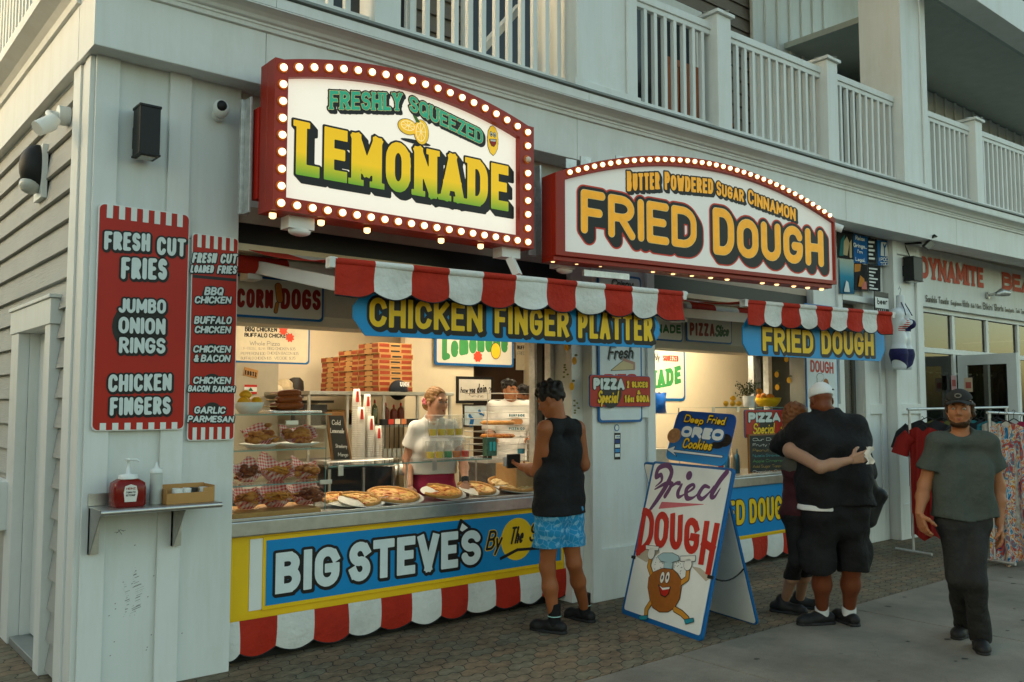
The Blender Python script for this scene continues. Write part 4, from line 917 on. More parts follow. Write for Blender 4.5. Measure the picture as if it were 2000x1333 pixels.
for t, aa in (('Deep', (q(415, 118), q(520, 135), q(420, 78))), ('Fried', (q(535, 125), q(632, 138), q(540, 82))), ('Cookies', (q(405, 255), q(565, 270), q(408, 200)))):
    LT(F8, s8, 'lettering', t, *aa, .085, [(INK, .006, (.004, -.004, 1)), (YEL, 0, None)], .004, gap=.15, slant=.2)
LT(F8, s8, 'lettering', 'OREO', q(398, 195), q(618, 220), q(398, 138), .17, [(BLUED, .012, None), (WHITE2, 0, None)], .005, gap=.25, slant=.08)
arw = [q(328, 262), q(372, 245), q(362, 264), q(618, 296), q(617, 305), q(362, 276), q(378, 298)]; paint(F8, s8, 'arrow', INK, None, [[F8.uv(*p) for p in arw]], .004, .0015, .005); paint(F8, s8, 'arrow', WHITE2, None, [[F8.uv(*p) for p in arw]], 0, .003, .005)
for c, rr, m in ((q(365, 190), (.085, .06), mk('fried_cookie', '#a8774a', .6, var=.3, scale=30)), (q(588, 240), (.07, .028), BLACK), (q(628, 215), (.075, .05), BLACK), (q(628, 217), (.06, .038), mk('cookie_dark', '#3b2b22', .6))): paint(F8, s8, 'cookie_picture', m, None, [ell(*F8.uv(*c), *rr)], 0, .0012, .006)

# ---- signs on the middle pillar
F9 = frY(1166, 825, 5.172); u0, v0 = F9.uv(1169, 826); u1, v1 = F9.uv(1252, 545); vtop = F9.uv(1168, 531)[1]
s9 = board('pie_sign', 'tall white sign with a blue rim and a pie slice on the middle pillar', 'sign', F9, rrect(u0, v0, u1, vtop, .03), .012, BLUED); MB(F9).prism(inset(rrect(u0, v0, u1, vtop, .03), .02), .0002, .002).build('face', mk('sign_pale', (.66, .72, .74), .45), s9)
Fm = F9.sh(.002)
for t, aa in (('Crispy', ((1193, 560), (1238, 562), (1193, 545))), ('Fresh', ((1186, 703), (1240, 700), (1186, 675)))): LT(Fm, s9, 'lettering', t, *aa, .07, [(mk('sign_grey', '#8b9498', .5), .001, (.012, -.01, 2)), (INK, 0, None)], .004, gap=.1, slant=.25)
LT(Fm, s9, 'lettering', 'PIES', (1180, 748), (1243, 747), (1180, 731), .12, [(REDS, 0, None)], .005, sq=True)
P = [(1193, 724), (1218, 704), (1239, 710), (1238, 722)]; paint(Fm, s9, 'pie_picture', INK, None, [PX(Fm, P)], .004, .0015, .004); paint(Fm, s9, 'pie_picture', mk('pie_tan', '#cdb98e', .5), None, [PX(Fm, P)], 0, .003, .004)
paint(Fm, s9, 'pie_picture', mk('pie_crust', '#b98a7a', .5), strokes([PX(Fm, [(1218, 703), (1238, 710), (1238, 721)])], .012), (), 0, .0042, .004)
def pizza_sign(fr, bl, tr, label):
    u0, v0 = fr.uv(*bl); u1, v1 = fr.uv(*tr); W, Hh = u1 - u0, v1 - v0; po = rrect(u0, v0, u1, v1, .025)
    t = board('pizza_sign', label, 'sign', fr, po, .012, BLUED, 'red pizza special signs'); MB(fr).prism(inset(po, .004), .0002, .002).build('face', mk('pizza_red', '#b0281c', .42, var=.08), t); Fm = fr.sh(.002); X = lambda a, c: (u0 + W * a, v0 + Hh * c)
    paint(Fm, t, 'dot', CHAR, None, [ell(*X(.33, .45), .13)], 0, .001, .006)
    def wr(txt, a, c, d, e, hw, lay, **k):
        S = letters(txt, *X(a, c), *X(d, e), hw * Hh * (e - c), **k)
        for i, (m, o) in enumerate(lay): paint(Fm, t, 'lettering', m, S, (), o, .0024 + .0014 * i, .004)
    wr('PIZZA', .05, .54, .55, .90, .16, [(INK, .008), (PALW, 0)], gap=.15); wr('Special', .11, .12, .47, .52, .075, [(INK, .006), (YEL, 0)], gap=.05, slant=.22)
    wr('2', .59, .60, .63, .84, .13, [(INK, .005), (YEL, 0)]); wr('SLICES', .67, .62, .95, .82, .14, [(INK, .005), (YEL, 0)], gap=.2); wr('&', .76, .40, .82, .54, .12, [(INK, .004), (YEL, 0)])
    wr('16', .55, .14, .64, .38, .13, [(INK, .005), (YEL, 0)]); wr('oz', .645, .15, .71, .40, .12, [(INK, .005), (YEL, 0)], gap=.1); wr('SODA', .745, .15, .97, .38, .14, [(INK, .005), (YEL, 0)], gap=.2)
    return t
pizza_sign(frY(1151, 795, 5.15), (1152, 795.5), (1270, 735.5), 'red pizza special sign across the middle pillar')
# stickers on the pillar
F10 = frY(1200, 860, 5.217); st = thing('payment_sticker', 'small vertical strip of payment stickers on the middle pillar', 'sticker', F10)
P = PX(F10, [(1200, 898), (1211.5, 898), (1212, 846), (1200, 846)]); MB(F10).prism(P, 0, .001).build('strip', INK, st)
for i, cc in enumerate((WHITE2, mk('card_blue', '#26407e', .5), WHITE2, mk('card_lightblue', '#3a88c0', .5), WHITE2)):
    u0, v0 = F10.uv(1201.2, 857 + 9 * i); u1, v1 = F10.uv(1210.6, 849.8 + 9 * i); MB(F10).box((u0, v0, .001), (u1, v1, .0016)).build('card', cc, st)
u, v = F10.uv(1202.5, 856); S = letters('VISA', u, v + .004, u + .05, v + .018, .0016); paint(F10.sh(.0016), st, 'lettering', BLUED, S, (), 0, .0008, .0015)
paint(F10, st, 'round_sticker', BLUED, None, [ell(*F10.uv(1204.5, 836), .03)], 0, .001, .004); paint(F10, st, 'round_sticker', WHITE2, None, [ell(*F10.uv(1204.5, 836), .022)], 0, .0022, .004)
# ---- shop name painted over the right-hand windows
F11 = frY(1800, 600, 5.352); s11 = thing('shop_lettering', 'weathered red shop name with small black goods list on the white wall above the windows', 'lettering', F11)
FADE = mk('faded_red', '#c0503a', .6, var=.12, scale=8)
for t, aa in (('DYNAMITE', ((1798, 543), (1921.5, 563), (1798, 500))), ('BEACH', ((1958.6, 566), (2052, 580), (1958.6, 531.5)))): LT(F11, s11, 'lettering', t, *aa, .125, [(FADE, 0, None)], .008, sq=True, gap=.35, serif=.022)
q = lambda x, y: (1780 + x * .12, 560 + y * .12)
for t, x0, x1, y0, hh in (('Sandals', 235, 418, 252, 118), ('Towels', 445, 610, 278, 115), ('Sunglasses', 645, 818, 300, 80), ('Hats', 840, 945, 330, 115), ('Kids', 975, 1030, 345, 75), ('T-Shirts', 1042, 1140, 355, 75), ('Bikini', 1168, 1325, 375, 118), ('Shorts', 1352, 1500, 395, 115), ('Sweatpants', 1525, 1672, 412, 80), ('Tank', 1700, 1765, 430, 75), ('Tops', 1780, 1850, 440, 75)):
    LT(F11, s11, 'goods_list', t, q(x0, y0), q(x1, y0 + (x1 - x0) * .11), q(x0, y0 - hh), .085, [(INK, 0, None)], .006, gap=.08)
# ================================================================ AWNINGS
CLR = mk('awning_red', '#b02a16', .8, var=.12, scale=6, bump=.5, bscale=22, bdist=.02, dirt=.25); CLW = mk('awning_white', (.70, .70, .66), .8, var=.06, scale=5, bump=.5, bscale=22, bdist=.02, dirt=.28)
ALU = mk('white_aluminium', (.68, .68, .65), .4, var=.05)
def awning(name, label, fr, W, n, drop, xb0, xb1, yb, zb, first=0):
    r = thing(name, label, 'awning', fr, 'striped awnings')
    v = MB(fr); c = MB(); k = 10
    for i in range(n):
        v.m = c.m = (i + first) % 2; U = np.linspace(W * i / n, W * (i + 1) / n, k + 1); Pv = []; Pc = []
        for u in U:
            t = (u / W * n) % 1.0; t = 1.0 if u == U[-1] else t; t = 0 if u == U[0] else t
            low = drop * (.80 + .20 * math.sin(math.pi * t) ** .8)
            if (i == 0 and t < .5) or (i == n - 1 and t > .5): low = drop * (.97 + .03 * math.sin(math.pi * t))
            wv = .012 * math.sin(u * 9 + 1) + .008 * math.sin(u * 23)
            Pv.append([(u, .01 - low * s, wv * s * 1.3 + .006 * math.sin(6 * s + u * 5) + .005) for s in np.linspace(0, 1, 6)])
            f = fr.at(u, .02, 0); bk = np.array([xb0 + (xb1 - xb0) * u / W, yb, zb]); Pc.append([f + (bk - f) * s + Z3 * (-.03 * 4 * s * (1 - s)) for s in np.linspace(0, 1, 6)])
        v.sheet(Pv, .002); c.sheet(np.array(Pc)[:, ::-1], .003)
        v.m = 2; low = [p[-1] for p in Pv]; v.tube([(p[0], p[1], p[2]) for p in low], .005, 5)
    v.build('valance', [CLR, CLW, BLACK], r); c.build('canopy', [CLR, CLW], r)
    b = MB(fr)
    for i in range(n): b.m = (i + first) % 2; b.cyl((W * i / n, .012, .0), (W * (i + 1) / n, .012, .0), .022, n=10, caps=False)
    b.build('front_bar', [CLR, CLW], r)
    for u in (-.035, W - .0):
        b = MB(fr); b.box((u, -.03, -.05), (u + .035, .035, .02)); b.cyl((u - .0, .015, 0), (u + .05, .015, 0), .02); b.build('end_cap', ALU, r, .004)
    return r
A1 = frLR((653, 514), (1331, 578), 4.55); wa = A1.uv(1331, 578)[0]
zc = A1.o[2]
aw1 = awning('striped_awning', 'long red and white striped awning with scalloped edge over the pizza counter', A1, wa, 11, .205, 2.25, 5.15, 5.3, zc + .155)
A2 = frLR((1458, 593), (1740, 616), 4.55); wb_ = A2.uv(1740, 616)[0]
aw2 = awning('striped_awning', 'short red and white striped awning with scalloped edge right of the couple', A2, wb_, 9, .205, 6.25, 8.7, 5.3, zc + .16)
for aw, p, q_ in ((aw1, atY(497, 521, 5.5), atY(662, 556, 4.64)), (aw2, atY(1331, 611, 5.35), atY(1462, 622, 4.66))):
    MB().beam(p, q_, .05, .085).build('arm', ALU, aw, .006); MB().box(p - (.06, .04, .09), p + (.04, .1, .09)).build('arm_bracket', ALU, aw, .006)
b = MB()
for i in range(8): b.m = i % 2; b.cyl((2.22 + .36 * i, 5.47, zc + .09), (2.22 + .36 * (i + 1), 5.47, zc + .09), .06, n=14, caps=False)
b.build('fabric_roll', [CLR, CLW], aw1)
b = MB()
for i in range(7): b.m = i % 2; b.cyl((6.02 + .38 * i, 5.47, zc + .12), (6.02 + .38 * (i + 1), 5.47, zc + .12), .06, n=14, caps=False)
b.build('fabric_roll', [CLR, CLW], aw2)
for x0, x1, yq, za in ((2.19, 5.05, 5.35, 2.62), (6.0, 8.7, 5.35, 2.66)):
    MB().box((x0, yq, za + .02), (x1, yq + .1, za + .15)).build('header_beam', BLACK, BL); MB().box((x0, yq - .02, za - .03), (x1, yq + .12, za + .015)).build('header_strip', mk('cream_trim', (.62, .52, .36), .55, var=.1, dirt=.2), BL)
    MB().box((x0, yq + .0, za + .152), (x1, yq + .1, 2.88)).build('header_board', mk('tan_trim', (.42, .34, .26), .6), BL)
    b = MB(); b.prism([(5.72, 2.17), (6.0, 2.17), (6.0, 2.86), (5.76, 2.86), (5.68, 2.5), (5.68, 2.24)], x0, x1); b.v = [[p[2], p[0], p[1]] for p in b.v]; b.build('shutter_box', mk('shutter_white', (.62, .58, .48), .5, var=.04), BL, .006)
for x, y in ((5.052, 5.5), (8.69, 5.82)):
    for d in (0, .1, .2): MB().box((x - .05, y + d, 0), (x - .001, y + d + .07, 2.9)).build('shutter_track', GALV if d != .1 else CHAR, BL)
# signs on the shutter boxes
def rim_sign(name, label, fr, bl, tr, rim=BLUED, face=None, r=.03, k=.016, cat='sign', group=None, t=.012):
    u0, v0 = fr.uv(*bl); u1, v1 = fr.uv(*tr); po = rrect(u0, v0, u1, v1, r); g = board(name, label, cat, fr, po, t, rim, group)
    MB(fr).prism(inset(po, k), .0002, .002).build('face', face or mk('rim_face', (.68, .64, .54), .45, var=.03), g); return g, fr.sh(.002)
f = frY(465, 620, 5.66); g, Fm = rim_sign('corn_dog_sign', 'white sign with blue rim and dark red capitals under the awning', f, (452, 618), (633, 552))
DRED = mk('dark_red_letter', '#8e1c14', .5)
for t, x0, x1 in (('CORN', 462, 533), ('DOGS', 548, 626)): LT(Fm, g, 'lettering', t, (x0, 601 + (x0 - 462) * .035), (x1, 601 + (x1 - 462) * .035), (x0, 563), .10, [(DRED, 0, None)], .006, gap=.3)
pt = [Fm.uv(x, y) for x, y in ((543, 560), (546, 585), (541, 594), (538, 609))]
paint(Fm, g, 'corn_dog_picture', INK, strokes([[(*pt[0], .022), (*pt[1], .022)], [(*pt[2], .011), (*pt[3], .009)]], .02), (), .004, .003, .004); paint(Fm, g, 'corn_dog_picture', mk('corn_dog_orange', '#b9702a', .5), strokes([[(*pt[0], .022), (*pt[1], .022)], [(*pt[2], .011), (*pt[3], .009)]], .02), (), 0, .0045, .004)
f = frY(1290, 668, 5.66); g, Fm = rim_sign('lemonade_sign', 'small white sign with green letters half hidden behind the awning end', f, (1225, 661), (1333, 620)); LT(Fm, g, 'lettering', 'LEMONADE', (1228, 649), (1330, 652), (1228, 631), .13, [(mk('letter_green', '#2c6b3a', .5), 0, None)], .006)
f = frY(1340, 668, 5.66); g, Fm = rim_sign('pizza_slice_sign', 'small pale sign with red capitals and green script on the roller shutter box', f, (1341, 667), (1429, 622))
LT(Fm, g, 'lettering', 'PIZZA', (1347, 656), (1396, 658), (1347, 630), .12, [(DRED, 0, None)], .006); LT(Fm, g, 'lettering', 'Slice', (1396, 658), (1426, 657), (1396, 636), .07, [(INK, .004, None), (MATS['letter_green'], 0, None)], .005, gap=.05, slant=.25)

# ================================================================ COUNTERS
def skirt(fr, r, W, cuts, top, drop):
    v = MB(fr)
    for i, (a, b_) in enumerate(zip(cuts[:-1], cuts[1:])):
        v.m = i % 2; P = []
        for u in np.linspace(a, b_, 11):
            t = (u - a) / (b_ - a); low = drop * (.84 + .16 * math.sin(math.pi * t) ** .8); wv = .014 * math.sin(u * 8 + 2) + .01 * math.sin(u * 19)
            P.append([(u, top - low * s, .004 + wv * s + .01 * math.sin(3 * s)) for s in np.linspace(0, 1, 6)])
        v.sheet(P, .002); v.m = 2; v.tube([p[-1] for p in P], .006, 5)
    return v.build('striped_skirt', [CLW, CLR, BLACK], r)
def counter(name, label, x0, x1, skpx, yfr, xs=None):
    r = thing(name, label, 'counter', (x0, 5.4, 0)); b = MB(); b.box((x0, 5.4, .1), (x1, 6.0, .785)); b.build('body', YEL, r)
    MB().box((x0 + .05, 5.45, .002), (x1 - .05, 5.95, .1)).build('plinth', BLACK, r)
    b = MB(); b.box((x0 - .005, 5.355, .79), (x1 + .005, 6.1, .885)); b.build('steel_top', STEEL, r, .008); MB().box((x0, 5.352, .886), (x1, 5.37, .905)).build('front_lip', STEEL, r, .003)
    fs = frY(*skpx[0], 5.385); cu = [fs.uv(px_, yfr)[0] for px_ in skpx[1]]; skirt(fs, r, 0, cu, fs.uv(skpx[0][0], skpx[0][1])[1], .235); return r
c1 = counter('serving_counter', 'long steel-topped pizza counter with red and white striped skirt', 2.2, 5.055, ((453, 1216), [430, 467, 541, 613, 679, 743, 803, 860, 913, 966, 1013, 1060, 1113]), 1200)
for a, b_ in ((487, 512), (1101, 1107)): MB().box((atY(a, 1100, 5.4)[0], 5.394, .32), (atY(b_, 1100, 5.4)[0], 5.399, .765)).build('white_inset', WHITE2, c1)
c2 = counter('serving_counter', 'steel-topped counter with striped skirt behind the hugging couple', 6.0, 8.65, ((1462, 1052), [1330, 1355, 1385, 1412, 1438, 1467, 1498, 1528, 1556, 1585]), 1050)
GL = glass('clear_glass', (.985, .995, .99), .0); GLE = mk('glass_edge_green', (.16, .30, .26), .15, spec=.8)
def pane(mb, a, b_): mb.box(a, b_)
# glass case on the first counter
zs = [atY(470, y, 5.45)[2] for y in (812, 883, 952)]; gx0, gx1 = 2.235, atY(637, 850, 5.45)[0]; zt = .905
gc = thing('glass_case', 'three-level glass display case full of food at the left end of the counter', 'display case', (gx0, 5.45, .9))
b = MB(); b.box((gx0, 5.45, zt), (gx1, 5.456, zs[0])); b.box((gx1 - .006, 5.457, zt), (gx1, 5.92, zs[0])); b.build('glass_front', GL, gc)
for i, z in enumerate(zs):
    s_ = MB(); s_.box((gx0, 5.458, z), (gx1 - .007, 5.92, z + .008)) if i else s_.box((gx0 - .01, 5.43, z), (gx1 + .03, 5.95, z + .009)); o = s_.build('glass_shelf', GL, gc)
    e = MB(); e.box((gx0 - .01, 5.4265 if i == 0 else 5.445, z), (gx1 + .03 if i == 0 else gx1, 5.4295 if i == 0 else 5.449, z + .008)); e.build('glass_edge', GLE, o)
b = MB()
for x in (gx0, gx1): b.box((x - .003, 5.4495, zt), (x + .003, 5.4498, zs[0]))
b.build('glass_edge', GLE, gc)
for z, x in ((zs[0] - .05, gx0 + .4), (zs[2] - .0, gx1)): MB().box((x - .045, 5.44, z - .015), (x + .045, 5.448, z + .015)).build('clip', STEEL, gc, .002)
# sneeze guard to its right
zg = atY(780, 906, 5.5)[2]
sg_ = thing('sneeze_guard', 'long glass shelf above the pizzas holding cups', 'glass shelf', (gx1, 5.5, zg))
MB().box((gx1 + .035, 5.47, zg), (4.35, 5.85, zg + .009)).build('glass_shelf', GL, sg_); MB().box((gx1 + .035, 5.466, zg), (4.35, 5.469, zg + .009)).build('glass_edge', GLE, sg_)
MB().box((gx1 + .035, 5.475, .906), (4.9, 5.481, zg - .002)).build('glass_front', GL, sg_)
for px_ in (664, 847, 985):
    x = atY(px_, 915, 5.47)[0]; MB().box((x - .02, 5.455, zg - .06), (x + .02, 5.465, zg + .012)).build('clamp', STEEL, sg_, .002); MB().cyl((x, 5.84, .886), (x, 5.84, zg - .001), .008).build('support', STEEL, sg_)
# ================================================================ FOOD
def gingham():
    m = mk('gingham_paper', (.75, .7, .66), .7); n = m.node_tree; b = n.nodes['Principled BSDF']; tc = n.nodes.new('ShaderNodeTexCoord'); cols = None
    for ax in ((1, 0, 0), (0, .4, .9)):
        d = n.nodes.new('ShaderNodeVectorMath'); d.operation = 'DOT_PRODUCT'; d.inputs[1].default_value = ax; n.links.new(tc.outputs['Object'], d.inputs[0])
        s = n.nodes.new('ShaderNodeMath'); s.operation = 'PINGPONG'; s.inputs[1].default_value = .011; n.links.new(d.outputs['Value'], s.inputs[0])
        g = n.nodes.new('ShaderNodeMath'); g.operation = 'GREATER_THAN'; g.inputs[1].default_value = .0055; n.links.new(s.outputs[0], g.inputs[0])
        if cols is None: cols = g.outputs[0]
        else:
            ad = n.nodes.new('ShaderNodeMath'); ad.operation = 'ADD'; n.links.new(cols, ad.inputs[0]); n.links.new(g.outputs[0], ad.inputs[1]); cols = ad.outputs[0]
    dv = n.nodes.new('ShaderNodeMath'); dv.operation = 'MULTIPLY'; dv.inputs[1].default_value = .5; n.links.new(cols, dv.inputs[0])
    rp = n.nodes.new('ShaderNodeValToRGB'); e = rp.color_ramp.elements; e[0].color = (.86, .80, .76, 1); e[1].color = (.60, .09, .08, 1); e.new(.5).color = (.80, .42, .40, 1)
    n.links.new(dv.outputs[0], rp.inputs[0]); n.links.new(rp.outputs[0], b.inputs['Base Color']); return m
GING = gingham()
def food_mat(name, c0, c1, c2, scale=40, rough=.45):
    m = mk(name, c0, rough, bump=.5, bscale=scale * 1.5); n = m.node_tree; b = n.nodes['Principled BSDF']; tc = [x for x in n.nodes if x.type == 'TEX_COORD'][0]
    vo = n.nodes.new('ShaderNodeTexVoronoi'); vo.inputs['Scale'].default_value = scale; n.links.new(tc.outputs['Object'], vo.inputs['Vector'])
    nz = n.nodes.new('ShaderNodeTexNoise'); nz.inputs['Scale'].default_value = scale * .4; nz.inputs['Detail'].default_value = 6; n.links.new(tc.outputs['Object'], nz.inputs[0])
    ad = n.nodes.new('ShaderNodeMath'); ad.operation = 'MULTIPLY_ADD'; ad.inputs[1].default_value = .5; n.links.new(vo.outputs['Distance'], ad.inputs[0]); n.links.new(nz.outputs[0], ad.inputs[2])
    rp = n.nodes.new('ShaderNodeValToRGB'); e = rp.color_ramp.elements; e[0].position, e[1].position = .45, .85; e[0].color = (*lin(c0), 1); e[1].color = (*lin(c2), 1); e.new(.62).color = (*lin(c1), 1)
    n.links.new(ad.outputs[0], rp.inputs[0]); n.links.new(rp.outputs[0], b.inputs['Base Color']); return m
FRIED_ = food_mat('fried_food', '#6a3410', '#9c541c', '#c07e34'); CHILI = food_mat('chili_food', '#36160a', '#612a12', '#8a4a20', 60); FRY = mk('fries_gold', '#c8862e', .5, var=.25, scale=30)
PIZ = {k: food_mat('pizza_' + k, *c, 26) for k, c in dict(cheese=('#b8601f', '#e0a040', '#f0c878'), pepperoni=('#8c2310', '#cf6a2c', '#eebc68'), bacon=('#6e2410', '#b0541f', '#e0a050'), veg=('#8a6a34', '#d6ae68', '#ead2a0')).items()}
CRUST = mk('pizza_crust', '#c08a48', .65, var=.25, scale=25, bump=.3, bscale=40); PAPER = mk('paper_white', (.75, .72, .65), .7, var=.03)
def basket_paper(b, c, r, h, seed, tilt=.35):
    rs = np.random.RandomState(seed); n, m = 28, 7; ph = rs.rand(4) * 6; P = []
    for i in range(m):
        s = i / (m - 1); row = []
        for k in range(n):
            t = 2 * math.pi * k / n; wv = .22 * math.sin(2 * t + ph[0]) + .16 * math.sin(5 * t + ph[1]) + .1 * math.sin(9 * t + ph[2])
            rr = r * (.5 + .62 * s ** .7) * (1 + wv * s * .5); zz = h * s * (.85 + .35 * s * math.sin(3 * t + ph[3])) * (1 - .55 * max(0, -math.sin(t)) * s) ; row.append((c[0] + rr * math.cos(t), c[1] + rr * math.sin(t), c[2] + max(0, zz) + .75 * h * s * max(0, math.sin(t))))
        P.append(row)
    b.grid(P, True, True)
def lump(b, c, r, seed, k=9):
    rs = np.random.RandomState(seed)
    for i in range(k):
        o = rs.randn(3) * np.array(r) * .45; b.ball(np.array(c) + o, tuple(np.array(r) * (.35 + .3 * rs.rand())), 8, 6)
def basket(px_, z, kind, r, h, label, seed, y=5.66, plate=False):
    r *= 1.13; h *= 1.08
    p = atY(px_, 850, y); c = (p[0], y, z); t = thing('food_basket', label, 'food basket', c, 'food baskets in the glass case'); b = MB(); basket_paper(b, (c[0], c[1], z + (.03 if plate else .004)), r, h, seed); b.build('paper_liner', GING, t)
    if plate: b = MB(); b.lathe([(.03, z + .001), (r * .7, z + .002), (r * 1.25, z + .028), (r * 1.22, z + .03), (r * .65, z + .008), (.001, z + .006)], (c[0], c[1], 0), 20, caps=False); b.build('plate', WHITE2, t)
    b = MB(); top = z + h * .62 + (.02 if plate else 0)
    if kind == 'fries':
        rs = np.random.RandomState(seed)
        for i in range(46):
            a = rs.rand() * 6.28; q0 = np.array((c[0] + rs.randn() * r * .38, c[1] - r * .3 + rs.randn() * r * .3, top - .015 + rs.rand() * .045)); d = np.array((math.cos(a), math.sin(a), (rs.rand() - .4) * .6)) * r * .45; b.beam(q0 - d, q0 + d, .008, .008)
        b.build('fries', FRY, t)
    else:
        lump(b, (c[0], c[1] - r * .3, top + h * .12), (r * .72, r * .5, r * .42), seed, 26); b.build('fried_food', CHILI if kind == 'chili' else FRIED_, t)
    return t
for i, (px_, lv, kd, r, h, lab) in enumerate(((507, 1, 'fried', .095, .07, 'checked paper basket of fried rings on a white plate, left on the upper shelf'), (582, 1, 'fried', .105, .07, 'checked paper basket of chicken pieces on a white plate, right on the upper shelf'),
        (484, 2, 'chili', .075, .085, 'checked paper basket with loaded fries at the left of the middle shelf'), (540, 2, 'fries', .09, .095, 'checked paper basket of pale fries in the centre of the middle shelf'), (596, 2, 'fried', .085, .08, 'checked paper basket at the right of the middle shelf'),
        (484, 3, 'fried', .08, .09, 'checked paper basket at the left on the wooden bottom board'), (540, 3, 'fries', .095, .10, 'checked paper basket with sauced fries in the centre of the bottom board'), (598, 3, 'chili', .095, .095, 'checked paper basket of dark brown chili beside the pizzas'))):
    basket(px_, (zs[1] + .009 if lv == 1 else zs[2] + .009 if lv == 2 else .925), kd, r, h, lab, 20 + i, plate=(lv == 1))
solo(MB().box((gx0 + .02, 5.47, .8865), (gx1 - .02, 5.9, .922)), 'cutting_board', mk('pale_wood', '#b98a4c', .5, var=.15, scale=6), 'pale wooden board under the lowest food baskets', 'cutting board', bevel=.004)
LEM = mk('lemon_skin', '#e0a81c', .42, var=.08, scale=40, bump=.15, bscale=120); ORA = mk('orange_skin', '#d9861c', .45, var=.1, scale=40, bump=.15, bscale=120)
def fruit(b, c, r, rz=0.0):
    P = [(0, -1.25), (.14, -1.16), (.55, -.85), (.9, -.4), (1, 0), (.9, .4), (.55, .85), (.14, 1.16), (0, 1.25)]; k = MB(); k.lathe([(a * r, z * r) for a, z in P], n=12, caps=False)
    V = np.array(k.v)[:, [2, 1, 0]]; co, si = math.cos(rz), math.sin(rz); V = np.stack([V[:, 0] * co - V[:, 1] * si, V[:, 0] * si + V[:, 1] * co, V[:, 2]], 1) + c; b.add(V, [f[::-1] for f in k.f], True)
def bowl(name, label, c, r, h, mat, cat='bowl'):
    b = MB(); b.lathe([(r * .5, c[2]), (r * .62, c[2] + .004), (r * .93, c[2] + h * .6), (r, c[2] + h), (r * .96, c[2] + h), (r * .85, c[2] + h * .55), (.001, c[2] + .01)], (c[0], c[1], 0), 24, caps=False); return solo(b, name, mat, label, cat)
zc_ = zs[0] + .01; p = atY(485, 800, 5.66); bowl('bowl', 'white bowl of lemons on top of the glass case', (p[0], 5.66, zc_), .10, .075, WHITE2)
for i, (dx, dy, dz) in enumerate(((-.045, -.03, .08), (.045, -.03, .08), (0, .05, .085), (-.02, .0, .125))): b = MB(); fruit(b, (p[0] + dx, 5.66 + dy, zc_ + dz), .036, i); solo(b, 'lemon', LEM, 'yellow lemon in the white bowl on the glass case', 'lemon', 'lemons in the white bowl')
p = atY(565, 800, 5.68); FOIL = mk('foil', (.75, .75, .74), .25, metal=1, bump=.6, bscale=60)
b = MB(); b.prism(rrect(p[0] - .2, 5.55, p[0] + .2, 5.82, .04), 0, .018); b.v = [[a, c, d + zc_ + .001] for a, c, d in b.v]; solo(b, 'foil_tray', FOIL, 'shallow foil tray under the corn dogs on the glass case', 'tray', bevel=.006)
CORN = mk('corn_dog_brown', '#8a4416', .5, var=.2, scale=30, bump=.3, bscale=50)
for i, (dx, dy, dz, w_) in enumerate(((-.02, -.06, .03, .1), (-.01, 0, .03, .1), (-.02, .06, .03, .1), (-.01, -.03, .075, .095), (.0, .03, .075, .095), (.0, 0, .115, .09))):
    c = p + (dx, dy, 0); z = zc_ + .02 + dz; t = thing('corn_dog', 'brown corn dog piled on the foil tray', 'corn dog', (c[0], 5.68 + dy, z), 'corn dogs on the foil tray')
    b = MB(); b.tube([(c[0] + s * w_, 5.68 + dy + .01 * s, z + .004 * s) for s in (-1, -.9, -.5, 0, .5, .9, 1)], [.006, .022, .028, .029, .029, .022, .006], 10); b.build('batter', CORN, t)
    b = MB(); b.cyl((c[0] - w_ - .06, 5.68 + dy - .01, z - .004), (c[0] - w_ + .01, 5.68 + dy, z - .003), .004, n=6); b.build('stick', mk('stick_wood', '#c9a36a', .6), t)
def pizza(px_, y, kind, r, a0, a1, tilt, label, z=.897):
    x = atY(px_, 970, y)[0]; ct, st_ = math.cos(tilt), math.sin(tilt); M = np.eye(4); M[:3, :3] = [[1, 0, 0], [0, ct, -st_], [0, st_, ct]]; M[:3, 3] = (x, y, z + r * st_ + .004)
    t = thing('pizza', label, 'pizza', M, 'pizzas on the counter'); A = [R(a0 + (a1 - a0) * k / 36) for k in range(37)]
    b = MB(M); b.prism([(0, 0)] + [(r * .96 * math.cos(a), r * .96 * math.sin(a)) for a in A] if a1 - a0 < 359 else ell(0, 0, r * .96, n=40), .003, .010); b.build('topping', PIZ[kind], t)
    b = MB(M); rs = np.random.RandomState(int(px_)); b.tube([(r * math.cos(a), r * math.sin(a), .010) for a in A], [.012 + .004 * rs.rand() for _ in A], 8); b.build('crust', CRUST, t)
    b = MB(M)
    for i in range(26):
        a, q = R(a0 + (a1 - a0) * rs.rand()), r * .85 * math.sqrt(rs.rand()); b.ball((q * math.cos(a), q * math.sin(a), .011), (.018 + .012 * rs.rand(), .016, .007), 7, 5)
    b.build('bits', PIZ['pepperoni' if kind != 'veg' else 'veg'], t)
    b = MB(M); b.prism(ell(.02, -.01, r * 1.12, n=30), -.001, .002); b.build('paper', PAPER, t); return t
for px_, y, kd, r, a0, a1, tl, lab in ((668, 5.72, 'cheese', .15, 20, 200, .18, 'half cheese pizza on white paper next to the glass case'), (700, 5.62, 'cheese', .15, -100, 120, .2, 'cut cheese pizza with a thick rim at the left of the counter'), (768, 5.66, 'pepperoni', .185, -150, 190, .2, 'large pepperoni pizza in front of the cups'),
        (860, 5.66, 'bacon', .16, -170, 95, .22, 'bacon pizza under the glass shelf in front of the server'), (930, 5.68, 'cheese', .15, -120, 130, .24, 'square-cut cheese pizza right of the server'), (1000, 5.72, 'veg', .195, -160, 180, .22, 'big pale vegetable pizza beside the customer in the tank top')): pizza(px_, y, kd, r, a0, a1, tl, lab)
